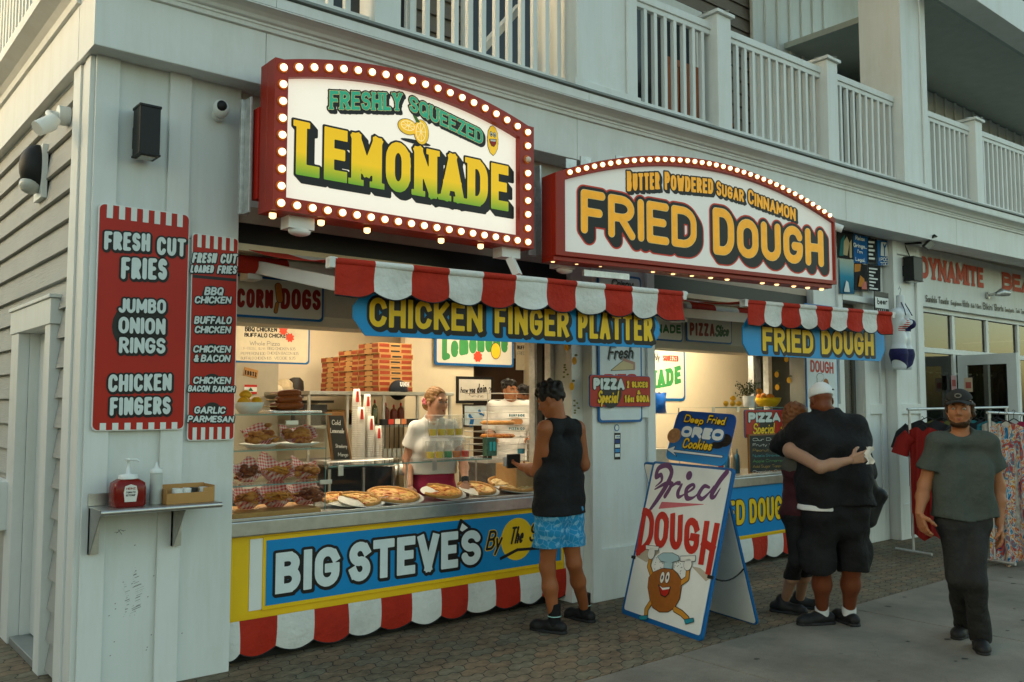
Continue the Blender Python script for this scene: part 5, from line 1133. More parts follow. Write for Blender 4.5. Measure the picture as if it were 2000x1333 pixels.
# drinks on the glass shelf
CUPG = glass('clear_plastic', (.985, .985, .975), .045, .35)
DR = {k: mk('drink_' + k, c, .15, var=.03) for k, c in dict(yellow='#f4cc2a', green='#1f8a4c', orange='#e0741c', red='#d8341c').items()}
def cup(c, kind, label, group, r=.040, h=.135):
    t = thing('drink_cup', label, 'cup', c, group); x, y, z = c
    b = MB(); b.lathe([(r * .74, z), (r * .76, z + .002), (r, z + h), (r * .97, z + h), (r * .72, z + .004)], (x, y, 0), 14, caps=False); b.build('cup', CUPG, t)
    b = MB(); b.lathe([(r * .70, z + .005), (r * .80, z + h * .4), (.001, z + h * .4)], (x, y, 0), 14); b.build('drink', DR[kind], t); return t
def tray(x0, y, z, kinds, where, gp, dx=.083, w=.17):
    n = len(kinds); t = thing('cup_tray', 'clear plastic carrier around the cups ' + where, 'cup carrier', (x0, y, z)); b = MB(); x1 = x0 + dx * n
    b.box((x0, y - .05, z + .001), (x1, y + .05, z + .004)); b.box((x0, y - .05, z + .1), (x1, y - .048, z + .165)); b.box((x0, y + .048, z + .004), (x1, y + .05, z + .165)); b.box((x0, y - .05, z + .165), (x1, y + .05, z + .168)); b.build('carrier', CUPG, t)
    for i, kd in enumerate(kinds): cup((x0 + dx * (i + .5), y, z + .005), kd, '%s drink in a clear cup %s' % (kd, where), gp)
xt = atY(832, 890, 5.62)[0]; tray(xt, 5.62, zg + .009, ['yellow', 'yellow', 'green', 'orange', 'red'], 'in the lower carrier by the server', 'cups on the glass shelf'); tray(xt + .02, 5.62, zg + .182, ['yellow'] * 4, 'in the upper carrier by the server', 'cups on the glass shelf')
b = MB(); x = atY(958, 890, 5.7)[0]; b.box((x - .05, 5.68, zg + .01), (x + .05, 5.74, zg + .16)); o = solo(b, 'candy_box', mk('candy_green', '#4a6e5c', .5, var=.5, scale=25), 'colourful candy box with bold letters beside the cups', 'box'); fq = Fr((x - .05, 5.679, zg + .01), (1, 0, 0)); paint(fq, o, 'lettering', mk('candy_teal', '#3fc0c0', .5), letters('TH', .02, .04, .085, .115, .011), (), 0, .0025, .004); o.children[0].name = 'lettering'
x = atY(1018, 880, 5.75)[0]; t = thing('water_bottle', 'clear plastic water bottle beside the pizza rack', 'bottle', (x, 5.75, .9)); b = MB(); b.lathe([(.03, 1.12), (.032, 1.14), (.03, 1.2), (.032, 1.24), (.03, 1.28), (.012, 1.33), (.012, 1.335)], (x, 5.75, 0), 14); b.build('bottle', CUPG, t); b = MB(); b.lathe([(.0325, 1.2), (.0325, 1.24)], (x, 5.75, 0), 14, caps=False); b.build('label', mk('bottle_label', '#3a7a8a', .5), t); b = MB(); b.lathe([(.014, 1.335), (.014, 1.35)], (x, 5.75, 0), 12); b.build('cap', WHITE2, t)
b = MB(); b.box((x - .16, 5.62, .89), (x + .14, 5.9, 1.12)); solo(b, 'register_box', mk('box_kraft', '#b08a5a', .7), 'pale cardboard box behind the vegetable pizza', 'box', bevel=.004)
# paper cup stacks and other things on the back counter
bc = thing('back_counter', 'dark steel work counter behind the pizzas', 'counter', (3.3, 6.5, 0)); MB().box((2.3, 6.45, .02), (3.95, 6.9, .95)).build('body', mk('dark_steel', (.12, .11, .10), .4, metal=.6), bc); MB().box((2.28, 6.43, .951), (3.97, 6.92, .985)).build('top', STEEL, bc, .004)
CUPW = mk('paper_cup', (.76, .72, .64), .55, var=.03); CUPR = mk('cup_red', '#b5281a', .5)
for px_, yt, yb, w_ in ((695, 760, 893, 9.5), (716, 770, 893, 8.5), (704, 795, 893, 9), (723, 813, 893, 9), (738, 832, 896, 8.5)):
    y = 6.55 if px_ in (695, 716) else 6.5; p0, p1 = atY(px_, yb, y), atY(px_, yt, y); z = .986; r = w_ / FPX * 6.9; t = thing('cup_stack', {695: 'tallest stack of white paper cups on the back counter', 716: 'second tall stack of white paper cups behind the red one', 704: 'stack of cups topped by a red and white cup', 723: 'mid-height paper cup stack right of the red topped stack', 738: 'shortest stack of paper cups, nearest the server'}[px_], 'cups', (p0[0], y, z), 'paper cup stacks')
    n = max(3, int((p1[2] - z - .12) / .018)); pr = []
    for i in range(n): pr += [(r * .90, z + .018 * i), (r * 1.08, z + .018 * i + .005), (r * .90, z + .018 * i + .012)]
    zz = z + .018 * n; pr += [(r * 1.02, zz), (r * .72, p1[2]), (r * .70, p1[2])]; b = MB(); b.lathe(pr, (p0[0], y, 0), 14); b.build('cups', CUPW, t)
    b = MB(); b.prism([(-.014, zz + .02), (.014, zz + .02), (.010, p1[2] - .02), (-.01, p1[2] - .02)], r * .93, r * .93 + .004); V = np.array(b.v); b.v = np.stack([p0[0] + V[:, 0] - r * .3, y - V[:, 2], V[:, 1]], 1).tolist(); b.build('red_mark', CUPR, t)
F = frY(645, 905, 6.3); P = PX(F, [(650, 908), (689, 903), (672, 806), (636, 806)])
t = board('chalkboard', 'wood-framed chalkboard leaning behind the glass case', 'chalkboard', F, P, .02, mk('frame_wood', '#8a5e30', .5, var=.15, scale=10)); MB(F).prism(inset(P, .025), .0003, .002).build('slate', mk('slate', (.035, .035, .03), .7, var=.3), t)
CHK = mk('chalk', (.6, .58, .52), .8); S = F.sh(.002)
for tx, a, b_, c_ in (('Cold', (648, 830), (665, 831), (648, 820)), ('Lemonade', (645, 846), (672, 847), (645, 836)), ('Strawberry', (655, 875), (678, 876), (655, 867)), ('Mango', (660, 892), (680, 892), (660, 884))): LT(S, t, 'lettering', tx, a, b_, c_, .06, [(CHK, 0, None)], .003, gap=.1)
def bottle(c, r, h, mat, label, nm='sauce_bottle', cap=None):
    t = thing(nm, label, 'bottle', c, 'sauce bottles on the shelf' if nm == 'sauce_bottle' else None); x, y, z = c; b = MB(); b.lathe([(r * .95, z), (r, z + .01), (r, z + h * .6), (r * .8, z + h * .72), (r * .3, z + h * .8), (r * .28, z + h * .86)], (x, y, 0), 12); b.build('bottle', mat, t)
    b = MB(); b.lathe([(r * .35, z + h * .861), (r * .2, z + h)], (x, y, 0), 10); b.build('cap', cap or mat, t)
KET = mk('sauce_brown', '#5a2414', .35); zsf = atY(760, 800, 7.3)[2]
sh = thing('steel_shelf', 'dark steel shelf unit carrying the pizza boxes', 'shelf', (4.6, 7.4, 0)); y0 = 7.35
xa, xb = atY(577, 745, 7.9)[0], atY(855, 765, 7.9)[0]; zt_ = atY(740, 766, 7.85)[2]
MB().box((xa, 7.6, zt_ - .035), (xb, 9.3, zt_)).build('shelf_board', STEEL, sh, .003); MB().box((xa, 7.7, zt_ - .36), (xb, 8.2, zt_ - .33)).build('shelf_board', STEEL, sh, .003); MB().box((xa, 7.7, zt_ - .7), (xb, 8.2, zt_ - .67)).build('shelf_board', STEEL, sh, .003)
for f_ in (.0, .25, .5, .75, 1): x = xa + (xb - xa) * f_; MB().cyl((x + .02 - .04 * f_, 7.65, .02), (x + .02 - .04 * f_, 7.65, zt_ - .036), .018, n=8).build('post', STEEL, sh)
for i, (px_, h, m_) in enumerate(((756, .22, KET), (772, .2, KET), (786, .22, KET))): p = atY(px_, 805, 7.75); bottle((p[0], 7.78, zt_ - .329), .038, h, m_, 'brown squeeze bottle on the steel shelf beside the server', cap=RED)
p = atY(735, 790, 7.75); bottle((p[0], 7.78, zt_ - .329), .032, .25, glass('green_glass', (.5, .6, .45), .1), 'glass soda bottle on the steel shelf', 'soda_bottle', RED)
for i, (px_, c_) in enumerate(((640, '#8a6a3a'), (662, '#7a5a30'), (610, '#3a3a3a'), (690, '#6a4a26'))):
    p = atY(px_, 790, 7.9); solo(MB().box((p[0] - .13, 7.8, zt_ - .329), (p[0] + .11, 8.1, zt_ - .329 + (.13, .15, .2, .12)[i])), 'carton', mk('carton_%d' % i, c_, .7, var=.15), ('low brown carton on the middle shelf', 'open tan carton on the middle shelf', 'dark bin at the left of the middle shelf', 'dark brown carton at the right of the middle shelf')[i], 'box', bevel=.004)
# clutter of the kitchen
xw0, xw1 = atY(645, 930, 6.1)[0], atY(775, 930, 6.1)[0]; wc = thing('warming_case', 'steel warming case with dark glass behind the left pizzas', 'warming case', (xw0, 6.2, .886)); b = MB(); b.box((xw0, 6.12, .886), (xw1, 6.4, .93)); b.box((xw0, 6.3, .931), (xw1, 6.4, 1.16)); b.build('body', MATS['dark_steel'], wc, .004)
b = MB(); b.cyl((xw0, 6.17, 1.15), (xw1, 6.17, 1.15), .03, n=14); b.box((xw0, 6.17, 1.15), (xw1, 6.4, 1.178)); b.build('steel_hood', STEEL, wc); MB().box((xw0 + .02, 6.14, .931), (xw1 - .02, 6.145, 1.12)).build('dark_glass', mk('oven_glass', (.02, .02, .02), .1, spec=.6), wc)
for x in (xw0, (xw0 + xw1) / 2, xw1 - .02): MB().box((x, 6.125, .931), (x + .02, 6.138, 1.12)).build('frame_bar', STEEL, wc)
for i in range(7):
    p = atY(752 + 9 * i, 845, 7.6); t = thing('hanging_utensil', 'dark kitchen utensil hanging from the rail beside the server', 'utensil', (p[0], 7.6, p[2]), 'utensils hanging beside the server'); b = MB(); b.cyl((p[0], 7.6, p[2] - .16), (p[0], 7.6, p[2] + .08), .006, n=6); b.build('handle', DBOX, t); b = MB(); b.box((p[0] - .02, 7.595, p[2] - .25), (p[0] + .02, 7.605, p[2] - .16)); b.build('blade', STEEL, t)
p0, p1 = atY(745, 825, 7.62), atY(815, 825, 7.62); rl = thing('utensil_rail', 'black rail with coloured labels above the hanging utensils', 'rail', (p0[0], 7.62, p0[2])); MB().box((p0[0], 7.6, p0[2] - .03), (p1[0], 7.66, p0[2] + .03)).build('bar', DBOX, rl)
for i, c_ in enumerate(('#b83a2a', '#d8d0c0', '#c87a4a')): x = p0[0] + .07 + .075 * i; MB().box((x, 7.596, p0[2] - .022), (x + .06, 7.599, p0[2] + .03)).build('tag', mk('tag_%d' % i, c_, .6), rl)
for i, (px_, w_, h_, c_, lab, nm) in enumerate(((530, .16, .13, '#c9b89a', 'pale bundle of bread bags on the far wall shelf', 'bread_bag'), (552, .12, .18, '#b8a582', 'tall paper bag on the far wall shelf', 'paper_bag'), (575, .1, .2, '#2a2622', 'dark canister at the end of the far wall shelf', 'canister'))):
    p = atY(px_, 778, 9.1); b = MB(); b.tube([(p[0], 9.1, p[2]), (p[0], 9.1, p[2] + h_ * .6), (p[0] + .02, 9.1, p[2] + h_), (p[0] + .02, 9.1, p[2] + h_ * 1.15)], [w_, w_ * 1.05, w_ * .8, w_ * .4], 10); solo(b, nm, mk('clutter_%d' % i, c_, .6, var=.3, scale=14), lab, nm.replace('_', ' '))
p = atY(552, 782, 9.1); solo(MB().box((p[0] - .6, 8.95, p[2] - .03), (p[0] + .55, 9.39, p[2] - .002)), 'wall_shelf', MATS['dark_steel'], 'dark wall shelf holding bread bags at the far back left', 'shelf')
for i, px_ in enumerate((655, 690, 760, 790)):
    p = atY(px_, 880, 6.75); h_ = (.1, .14, .1, .12)[i]; b = MB(); b.lathe([(.07, .986), (.08, .986 + h_), (.075, .986 + h_), (.06, .99)], (p[0], 6.75, 0), 18, caps=False); solo(b, 'steel_pan', STEEL, 'round steel pan on the back counter, %s' % ('behind the chalkboard', 'behind the tallest cup stacks', 'between the cup stacks and the server', 'next to the server\'s arm')[i], 'pan')
# pizza boxes
KRAFT = mk('kraft_board', '#b98a52', .75, var=.08, scale=6); PRT = mk('box_print', '#963c1e', .6, var=.08); x0 = atY(740, 760, 7.85)[0]; pb = None; bh = .056
for j in range(3):
    for i in range(9 - j):
        M = T4(x0 + rng.randn() * .005, 7.85 + .425 * j + rng.randn() * .005, zt_ + .001 + i * (bh + .001), rng.randn() * .01)
        if pb is None:
            pb = thing('pizza_box', 'flat brown pizza box with red print in the big stacks on the steel shelf', 'pizza box', M, 'stacked pizza boxes'); b = MB(M); b.box((0, 0, 0), (.41, .41, bh)); b.build('carton', KRAFT, pb, .003)
            b = MB(M)
            for a, c in ((.01, .13), (.28, .40)): b.box((a, -.002, .012), (c, -.0005, bh - .01)); b.box((-.002, a, .012), (-.0005, c, bh - .01))
            b.build('print', PRT, pb); b = MB(M); b.box((.15, -.0016, .018), (.26, -.0004, .035)); b.build('word', CHAR, pb)
            for k in (.12, .25): MB(M).box((-.003, k, bh - .008), (-.0005, k + .05, bh)).build('slot', BLACK, pb)
        else: dup(pb, M)
p = atY(778, 762, 7.75); t = thing('cap', 'dark navy baseball cap with white letters on the shelf edge', 'cap', (p[0], 7.7, zt_)); b = MB(); b.ball((p[0], 7.75, zt_ + .02), (.095, .11, .105), 16, 10); b.build('crown', mk('navy_cloth', '#20242c', .8, var=.1), t); b = MB(); b.prism([(-.085, 0), (.085, 0), (.075, -.08), (0, -.1), (-.075, -.08)], 0, .006); b.v = [[p[0] + v[0], 7.68 + v[1], zt_ + .008 + v[2]] for v in b.v]; b.build('brim', MATS['navy_cloth'], t, .002)
f = Fr((p[0] - .055, 7.632, zt_ + .055), (1, 0, 0)); paint(f, t, 'lettering', WHITE2, letters('UNH', 0, 0, .11, .045, .006, serif=.003), (), 0, .0, .003)
# things further back in the kitchen
MB().box((3.3, 8.6, 0), (4.0, 8.7, 2.9)).build('shop_wall', mk('beige_wall', (.46, .41, .31), .6, var=.05), BL)
MB().box((5.75, 8.9, 0), (6.78, 9.0, 3.0)).build('shop_wall', CREAM, BL); MB().box((6.78, 9.35, 0), (8.6, 9.39, 2.25)).build('back_door', DARKB, BL)
MB().box((8.0, 6.95, 0), (10.4, 7.05, 3.0)).build('shop_wall', CREAM, BL); MB().box((8.0, 7.05, 0), (8.08, 9.4, 3.0)).build('shop_wall', CREAM, BL)
f = frY(492, 740, 8.59); t = board('name_sign', 'small tilted kraft card with dark letters on the back wall', 'sign', f, PX(f, [(475, 733), (502, 740), (505, 724), (478, 717)]), .006, KRAFT); LT(f, t, 'lettering', 'EDBTZ', (478, 732), (501, 737), (478, 723), .13, [(INK, 0, None)], .005)
f = frY(477, 770, 8.59); u0, v0 = f.uv(477, 770); u1, v1 = f.uv(502, 752); t = board('flag', 'small red and white flag with a green tree on the back wall', 'flag', f, [(u0, v0), (u1, v0), (u1, v1), (u0, v1)], .002, WHITE2); hh = v1 - v0
b = MB(f); b.box((u0, v0, .0002), (u1, v0 + hh * .25, .001)); b.box((u0, v1 - hh * .25, .0002), (u1, v1, .001)); b.build('stripe', REDS, t); cx = (u0 + u1) / 2; paint(f, t, 'tree', MATS['letter_green'], None, [[(cx - .03, v0 + hh * .32), (cx + .03, v0 + hh * .32), (cx, v0 + hh * .72)]], 0, .0005, .003)
# menu boards inside
f = frY(470, 705, 7.0); g, Fm = rim_sign('menu_sheet', 'cream menu board with black capitals and a handwritten price card at the far left', f, (452, 708), (606, 620), BLUED, mk('menu_cream', (.70, .62, .46), .5), cat='menu board')
for tx, a, b_, c_ in (('BBQ CHICKEN', (478, 648), (541, 649), (478, 638)), ('BUFFALO CHICKEN', (477, 659), (565, 661), (477, 650))): LT(Fm, g, 'lettering', tx, a, b_, c_, .10, [(INK, 0, None)], .005, gap=.3)
uv = Fm.uv; a, c_ = uv(468, 705); d, e_ = uv(598, 664); MB(Fm).box((a, c_, .0005), (d, e_, .002)).build('price_card', mk('card_cream', (.72, .64, .47), .6), g); PEN = mk('pencil_grey', (.33, .3, .25), .8)
for tx, a, b_, c_ in (('Whole Pizza', (487, 675), (546, 676), (487, 666)), ('CHEESE $28', (470, 683), (518, 684), (470, 678)), ('BBQ CHICKEN $35', (522, 684), (577, 685), (522, 678)), ('PEPPERONI $30', (470, 694), (518, 694), (470, 688)), ('CHICKEN BACON $35', (521, 693), (583, 694), (521, 687)), ('BUFFALO CHICKEN $35', (470, 703), (530, 703), (470, 697)), ('VEGGIE $35', (535, 703), (577, 703), (535, 697))): LT(Fm, g, 'handwriting', tx, a, b_, c_, .06, [(PEN, 0, None)], .003, w0=.003, gap=.2)
for x, y in ((553, 646), (566, 660)): paint(Fm, g, 'price_star', mk('star_red', '#e0482c', .5), None, [[(uv(x, y)[0] + (.045 if k % 2 else .03) * math.cos(k * .393), uv(x, y)[1] + (.045 if k % 2 else .03) * math.sin(k * .393)) for k in range(16)]], 0, .004, .004)
f = frY(850, 712, 8.86); g, Fm = rim_sign('lemonade_board', 'white blue-rimmed sign with big green letters and a lemon above the picture frames', f, (849, 713), (1003, 600), k=.03); LT(Fm, g, 'lettering', 'Lemonade', (863, 706), (992, 690), (863, 655), .12, [(mk('sign_green2', '#3a8a4a', .5), 0, None)], .01, gap=.1, arch=.05)
paint(Fm, g, 'lemon_picture', INK, None, [ell(*Fm.uv(968, 686), .075, .1)], .008, .003, .008); paint(Fm, g, 'lemon_picture', LEMY, None, [ell(*Fm.uv(968, 686), .075, .1)], 0, .0045, .008); paint(Fm, g, 'price_star', MATS['star_red'], None, [[(Fm.uv(933, 697)[0] + (.075 if k % 2 else .06) * math.cos(k * .393), Fm.uv(933, 697)[1] + (.075 if k % 2 else .06) * math.sin(k * .393)) for k in range(16)]], 0, .0045, .006)
f = frY(1008, 722, 9.33); g, Fm = rim_sign('menu_paper', 'cream price sheet with black capitals above the dark back door', f, (1008, 723), (1051, 630), mk('paper_cream', (.70, .63, .48), .6), MATS['menu_cream'], .005, .002, 'menu board'); LT(Fm, g, 'lettering', 'BUFFALO CHIC', (1010, 683), (1050, 684), (1010, 675), .1, [(INK, 0, None)], .006, gap=.2); LT(Fm, g, 'handwriting', 'FRIED DOUGH', (1010, 694), (1049, 694), (1010, 687), .06, [(PEN, 0, None)], .005, gap=.2)
f = frY(893, 787, 8.88); u0, v0 = f.uv(892, 788); u1, v1 = f.uv(963, 737); t = board('picture_frame', 'black framed print with brush lettering on the cream wall', 'picture', f, [(u0, v0), (u1, v0), (u1, v1), (u0, v1)], .02, BLACK); MB(f).prism(inset([(u0, v0), (u1, v0), (u1, v1), (u0, v1)], .035), .0003, .002).build('print', mk('print_white', (.62, .58, .5), .4), t); S = f.sh(.002)
for tx, a, b_, c_, sl in (('how', (899, 768), (915, 768), (899, 756), .1), ('you', (916, 768), (929, 768), (916, 754), .1), ('doin', (931, 769), (951, 767), (931, 750), .06), ('?', (954, 768), (959, 768), (954, 757), .0), ('FRIENDS', (913, 777), (944, 777), (913, 773), 0)): LT(S, t, 'lettering', tx, a, b_, c_, .07, [(INK, 0, None)], .005, gap=.1, slant=sl)
f = frY(906, 834, 8.88); u0, v0 = f.uv(905, 834); u1, v1 = f.uv(954, 790); t = board('certificate_frame', 'thin black framed certificate with blue swirls below the lettered print', 'picture', f, [(u0, v0), (u1, v0), (u1, v1), (u0, v1)], .02, BLACK); MB(f).prism(inset([(u0, v0), (u1, v0), (u1, v1), (u0, v1)], .018), .0003, .002).build('print', mk('print_blue', (.45, .55, .6), .4, var=.25, scale=5), t); paint(f, t, 'swirl', BLUED, strokes([[(*f.uv(920, 830), .03), (*f.uv(922, 820), .02), (*f.uv(917, 812), .01)], [(*f.uv(950, 815), .01), (*f.uv(938, 808), .02), (*f.uv(936, 803), .012)]], .02), (), 0, .003, .008)
# wire pizza rack with pies
p = atY(975, 850, 6.5); rk = thing('pizza_rack', 'thin wire warming rack with pizzas in front of the kitchen crew', 'rack', (p[0], 6.5, .9)); b = MB(); xr0, xr1 = atY(952, 850, 6.4)[0], atY(1035, 850, 6.4)[0]
for i in range(11): z = 1.12 + i * .06; b.tube([(xr0, 6.4, z), (xr1, 6.4, z), (xr1, 6.75, z), (xr0, 6.75, z), (xr0, 6.4, z)], .003, 5)
b.build('wire_shelf', STEEL, rk); b = MB()
for x in (xr0, xr1): b.cyl((x, 6.4, .95), (x, 6.4, 1.75), .004, n=6)
b.build('upright', STEEL, rk); MB().box((xr0 - .03, 6.38, .88), (xr1 + .03, 6.8, 1.08)).build('warmer', mk('dark_steel', (.1, .1, .1), .4), rk, .006)
MB().box((xr0, 6.5, .021), (xr1, 6.7, .88)).build('leg_frame', MATS['dark_steel'], rk)
for z, lab in ((1.425, 'thick pale pie on the upper level of the wire rack'), (1.30, 'darker pie on the lower level of the wire rack')): b = MB(); b.lathe([(.15, z), (.17, z + .015), (.15, z + .035), (.001, z + .03)], ((xr0 + xr1) / 2, 6.57, 0), 20); t = solo(b, 'pie', CRUST if z > 1.4 else FRIED_, lab, 'pie')
# ceiling lights
LP = glow('kitchen_light', (1.0, .86, .62), 15.0); 
for i, (x, y, w_) in enumerate(((3.1, 7.0, .5), (4.9, 7.3, .5), (4.2, 8.6, .4), (6.7, 8.2, .4), (7.2, 6.4, .5), (8.3, 6.3, .5))):
    t = thing('ceiling_light', ('warm ceiling light above the back counter', 'warm ceiling light above the server', 'warm ceiling light above the pizza boxes', 'warm ceiling light above the kitchen crew', 'warm ceiling light by the middle pillar', 'warm ceiling light above the flower pot')[i], 'ceiling light', (x, y, 2.85), 'kitchen ceiling lights'); MB().box((x - w_, y - .1, 2.86), (x + w_, y + .1, 2.899)).build('housing', WHITE2, t); MB().box((x - w_ + .02, y - .08, 2.853), (x + w_ - .02, y + .08, 2.8595)).build('diffuser', LP, t)
for i, (xa_, xb_, lab) in enumerate(((2.5, 4.9, 'long warm light strip behind the roller shutter box over the pizzas'), (6.2, 8.5, 'long warm light strip behind the roller shutter box over the second counter'))):
    t = thing('light_strip', lab, 'light strip', (xa_, 6.08, 2.42)); MB().box((xa_, 6.03, 2.42), (xb_, 6.13, 2.45)).build('housing', WHITE2, t); MB().box((xa_ + .02, 6.045, 2.413), (xb_ - .02, 6.115, 2.4195)).build('diffuser', LP, t)
# lemon wallpaper prints on the pillar sides
for X, lst in ((5.055, ((1107, 678), (1122, 705), (1117, 755))), (8.71, ((1517, 732), (1541, 743), (1518, 757), (1536, 702)))):
    fx = frX(lst[0][0], lst[0][1], X - .001)
    for k, (x, y) in enumerate(lst): o = paint(fx, BL, 'lemon_print', LEMY, None, [ell(*fx.uv(x, y), .028, .034)], 0, .001, .004); paint(fx, BL, 'leaf_print', mk('leaf_print', '#6d7a48', .6), None, [ell(fx.uv(x, y)[0] + .02, fx.uv(x, y)[1] + .045, .02, .01, 10)], 0, .001, .004)
    for x, y in (((1103, 725), (1126, 795)) if X < 6 else ()):
        u, v = fx.uv(x, y); paint(fx, BL, 'leaf_print', MATS['leaf_print'], None, [ell(u + rng.randn() * .02, v + d, .016, .008, 10) for d in np.arange(-.05, .06, .02)], 0, .001, .003)
# ---- second counter: pot, lemons, yellow bowl, glass case, pizza sign, chalkboard
zb2 = atY(1440, 795, 5.6)[2]; gxa = atY(1375, 795, 5.6)[0]; g2 = thing('glass_case', 'low glass case carrying lemons and a potted plant on the second counter', 'display case', (gxa, 5.6, .9)); b = MB(); b.box((gxa, 5.5, zb2 - .012), (8.6, 5.95, zb2 - .004)); b.build('glass_shelf', GL, g2); MB().box((gxa, 5.496, zb2 - .012), (8.6, 5.499, zb2 - .004)).build('glass_edge', GLE, g2)
MB().box((gxa + .25, 5.51, .906), (8.6, 5.516, zb2 - .013)).build('glass_front', GL, g2)
for px_ in (1392, 1440): x = atY(px_, 800, 5.5)[0]; MB().box((x - .02, 5.488, zb2 - .05), (x + .02, 5.495, zb2 - .001)).build('clamp', STEEL, g2)
MB().cyl((gxa + .02, 5.94, .886), (gxa + .02, 5.94, zb2 - .013), .008).build('support', STEEL, g2)
p = atY(1463, 790, 5.7); t = thing('potted_plant', 'leafy green plant in a white pot on the second counter', 'plant', (p[0], 5.7, zb2)); b = MB(); b.lathe([(.052, zb2), (.06, zb2 + .02), (.07, zb2 + .115), (.064, zb2 + .115), (.06, zb2 + .1), (.001, zb2 + .1)], (p[0], 5.7, 0), 18, caps=False); b.build('pot', WHITE2, t)
b = MB(); LEAF = mk('plant_leaf', '#33421a', .5, var=.35, scale=20); rs = np.random.RandomState(3)
st_b = MB()
for i in range(26):
    d = rs.randn(3) * (.5, .5, .25) + (0, 0, .9); d /= np.linalg.norm(d); L = .13 + .12 * rs.rand(); q0 = np.array((p[0], 5.7, zb2 + .1)); st_b.tube([q0, q0 + d * L * .6, q0 + d * L], .002, 4)
    for k in range(11):
        c = q0 + d * L * (.35 + .65 * rs.rand()) + rs.randn(3) * .014; a = rs.randn(3); a /= np.linalg.norm(a); e = np.cross(a, rs.randn(3)); e /= np.linalg.norm(e); b.add([c - a * .014, c + e * .007, c + a * .016, c - e * .007], [(0, 1, 2, 3)])
b.build('foliage', LEAF, t); st_b.build('stems', mk('stem_green', '#5a5a2a', .6), t)
for i, px_ in enumerate((1418, 1431, 1443, 1440)): b = MB(); q = atY(px_, 790, 5.66); fruit(b, (q[0], 5.66 + .05 * (i == 3), zb2 + .034 + .055 * (i == 3)), .03, i * .9); solo(b, 'lemon', LEM, 'lemon lying beside the plant pot on the second counter', 'lemon', 'lemons beside the plant pot')
p = atY(1497, 785, 5.75); bowl('bowl', 'yellow dish of oranges and lemons right of the plant', (p[0] + .02, 5.75, zb2), .15, .10, YEL)
for i, (dx, dy, dz) in enumerate(((-.09, -.02, .1), (-.03, -.05, .11), (.04, -.03, .11), (.09, .0, .1), (-.05, .06, .11), (.02, .05, .12), (-.13, .0, .17))): b = MB(); fruit(b, (p[0] + dx, 5.75 + dy, zb2 + dz), .034, i); solo(b, 'orange', ORA if i != 3 else LEM, 'orange fruit heaped in the yellow dish', 'fruit', 'fruit in the yellow dish')
pizza_sign(frY(1455, 850, 5.47), (1455, 856), (1575, 800), 'red pizza special sign standing on the second counter behind the couple')
f = frY(1465, 930, 5.44); u0, v0 = f.uv(1464, 928); u1, v1 = f.uv(1537, 846); v0 = .906 - f.o[2]; t = board('chalkboard', 'chalkboard with handwritten toppings on the second counter', 'chalkboard', f, [(u0, v0), (u1, v0), (u1, v1), (u0, v1)], .02, MATS['frame_wood']); MB(f).prism(inset([(u0, v0), (u1, v0), (u1, v1), (u0, v1)], .016), .0003, .002).build('slate', MATS['slate'], t); S = f.sh(.002); ycol = mk('chalk_yellow', '#a0803a', .8)
for i, (tx, m_) in enumerate((('Our Dough', CHK), ('Fruity Cereal', CHK), ('Peanut Butter', ycol), ('Nutella Strawberry', mk('chalk_teal', '#4a8a8a', .8)), ('Apple Cinnamon', mk('chalk_green', '#5a8a4a', .8)), ('Add Sugar Topping', ycol), ('Chocolate Chips', CHK))): LT(S, t, 'lettering', tx, (1470, 862 + i * 10.5), (1532, 860 + i * 10.5), (1470, 856 + i * 10.5), .07, [(m_, 0, None)], .004, gap=.1)
f = frY(1255, 783, 6.94); g, Fm = rim_sign('lemonade_board', 'tall white blue-rimmed sign with arched green letters on the second kitchen wall', f, (1190, 783), (1337, 640), k=.03, r=.05); GRN = MATS['sign_green2']
LT(Fm, g, 'lettering', 'LEMONADE', (1196, 752), (1330, 748), (1196, 715), .13, [(GRN, 0, None)], .01, gap=.3, sq=True, serif=.02, arch=-.06); LT(Fm, g, 'lettering', 'Freshly', (1262, 708), (1290, 704), (1262, 693), .06, [(INK, 0, None)], .006, gap=.05, slant=.2); LT(Fm, g, 'lettering', 'SQUEEZED', (1295, 706), (1325, 707), (1295, 694), .1, [(MATS['sign_red_outline'], 0, None)], .006, gap=.2)
tr0 = atY(1253, 870, 6.0)[0]
t = thing('cup_cooler', 'steel stand under the drink cups by the middle pillar', 'stand', (tr0, 6.1, 0)); z5 = atY(1280, 878, 6.0)[2]; MB().box((tr0 - .4, 6.0, .021), (tr0 + .42, 6.4, z5)).build('body', STEEL, t)
tray(tr0 - .25, 6.08, z5 + .001, ['yellow'] * 6, 'in the lower carrier by the middle pillar', 'cups in the second kitchen'); tray(tr0 - .25, 6.08, z5 + .175, ['yellow', 'yellow', 'yellow', 'green', 'orange', 'red'], 'in the upper carrier by the middle pillar', 'cups in the second kitchen')
p = atY(1288, 795, 6.35); b = MB(); P = []
for i in range(7):
    s = i / 6; P.append([(p[0] + (.12 - .03 * math.sin(math.pi * s)) * math.cos(a) * (1 if abs(math.cos(a)) > .1 else 1), 6.35 + .045 * math.sin(a) * math.sin(math.pi * min(1, s * .9 + .08)), z5 + .36 + .22 * s + .01 * math.sin(a * 5)) for a in np.linspace(0, 2 * math.pi, 17)[:-1]])
b.grid(P, True, True); solo(b, 'cookie_bag', mk('bag_blue', '#1356a8', .3, var=.15, scale=12), 'crumpled blue cookie bag on the shelf behind the red pizza special sign', 'bag'); solo(MB().box((p[0] - .2, 6.25, z5 + .352), (p[0] + .2, 6.45, z5 + .359)), 'wall_shelf', STEEL, 'small steel shelf under the blue cookie bag', 'shelf')
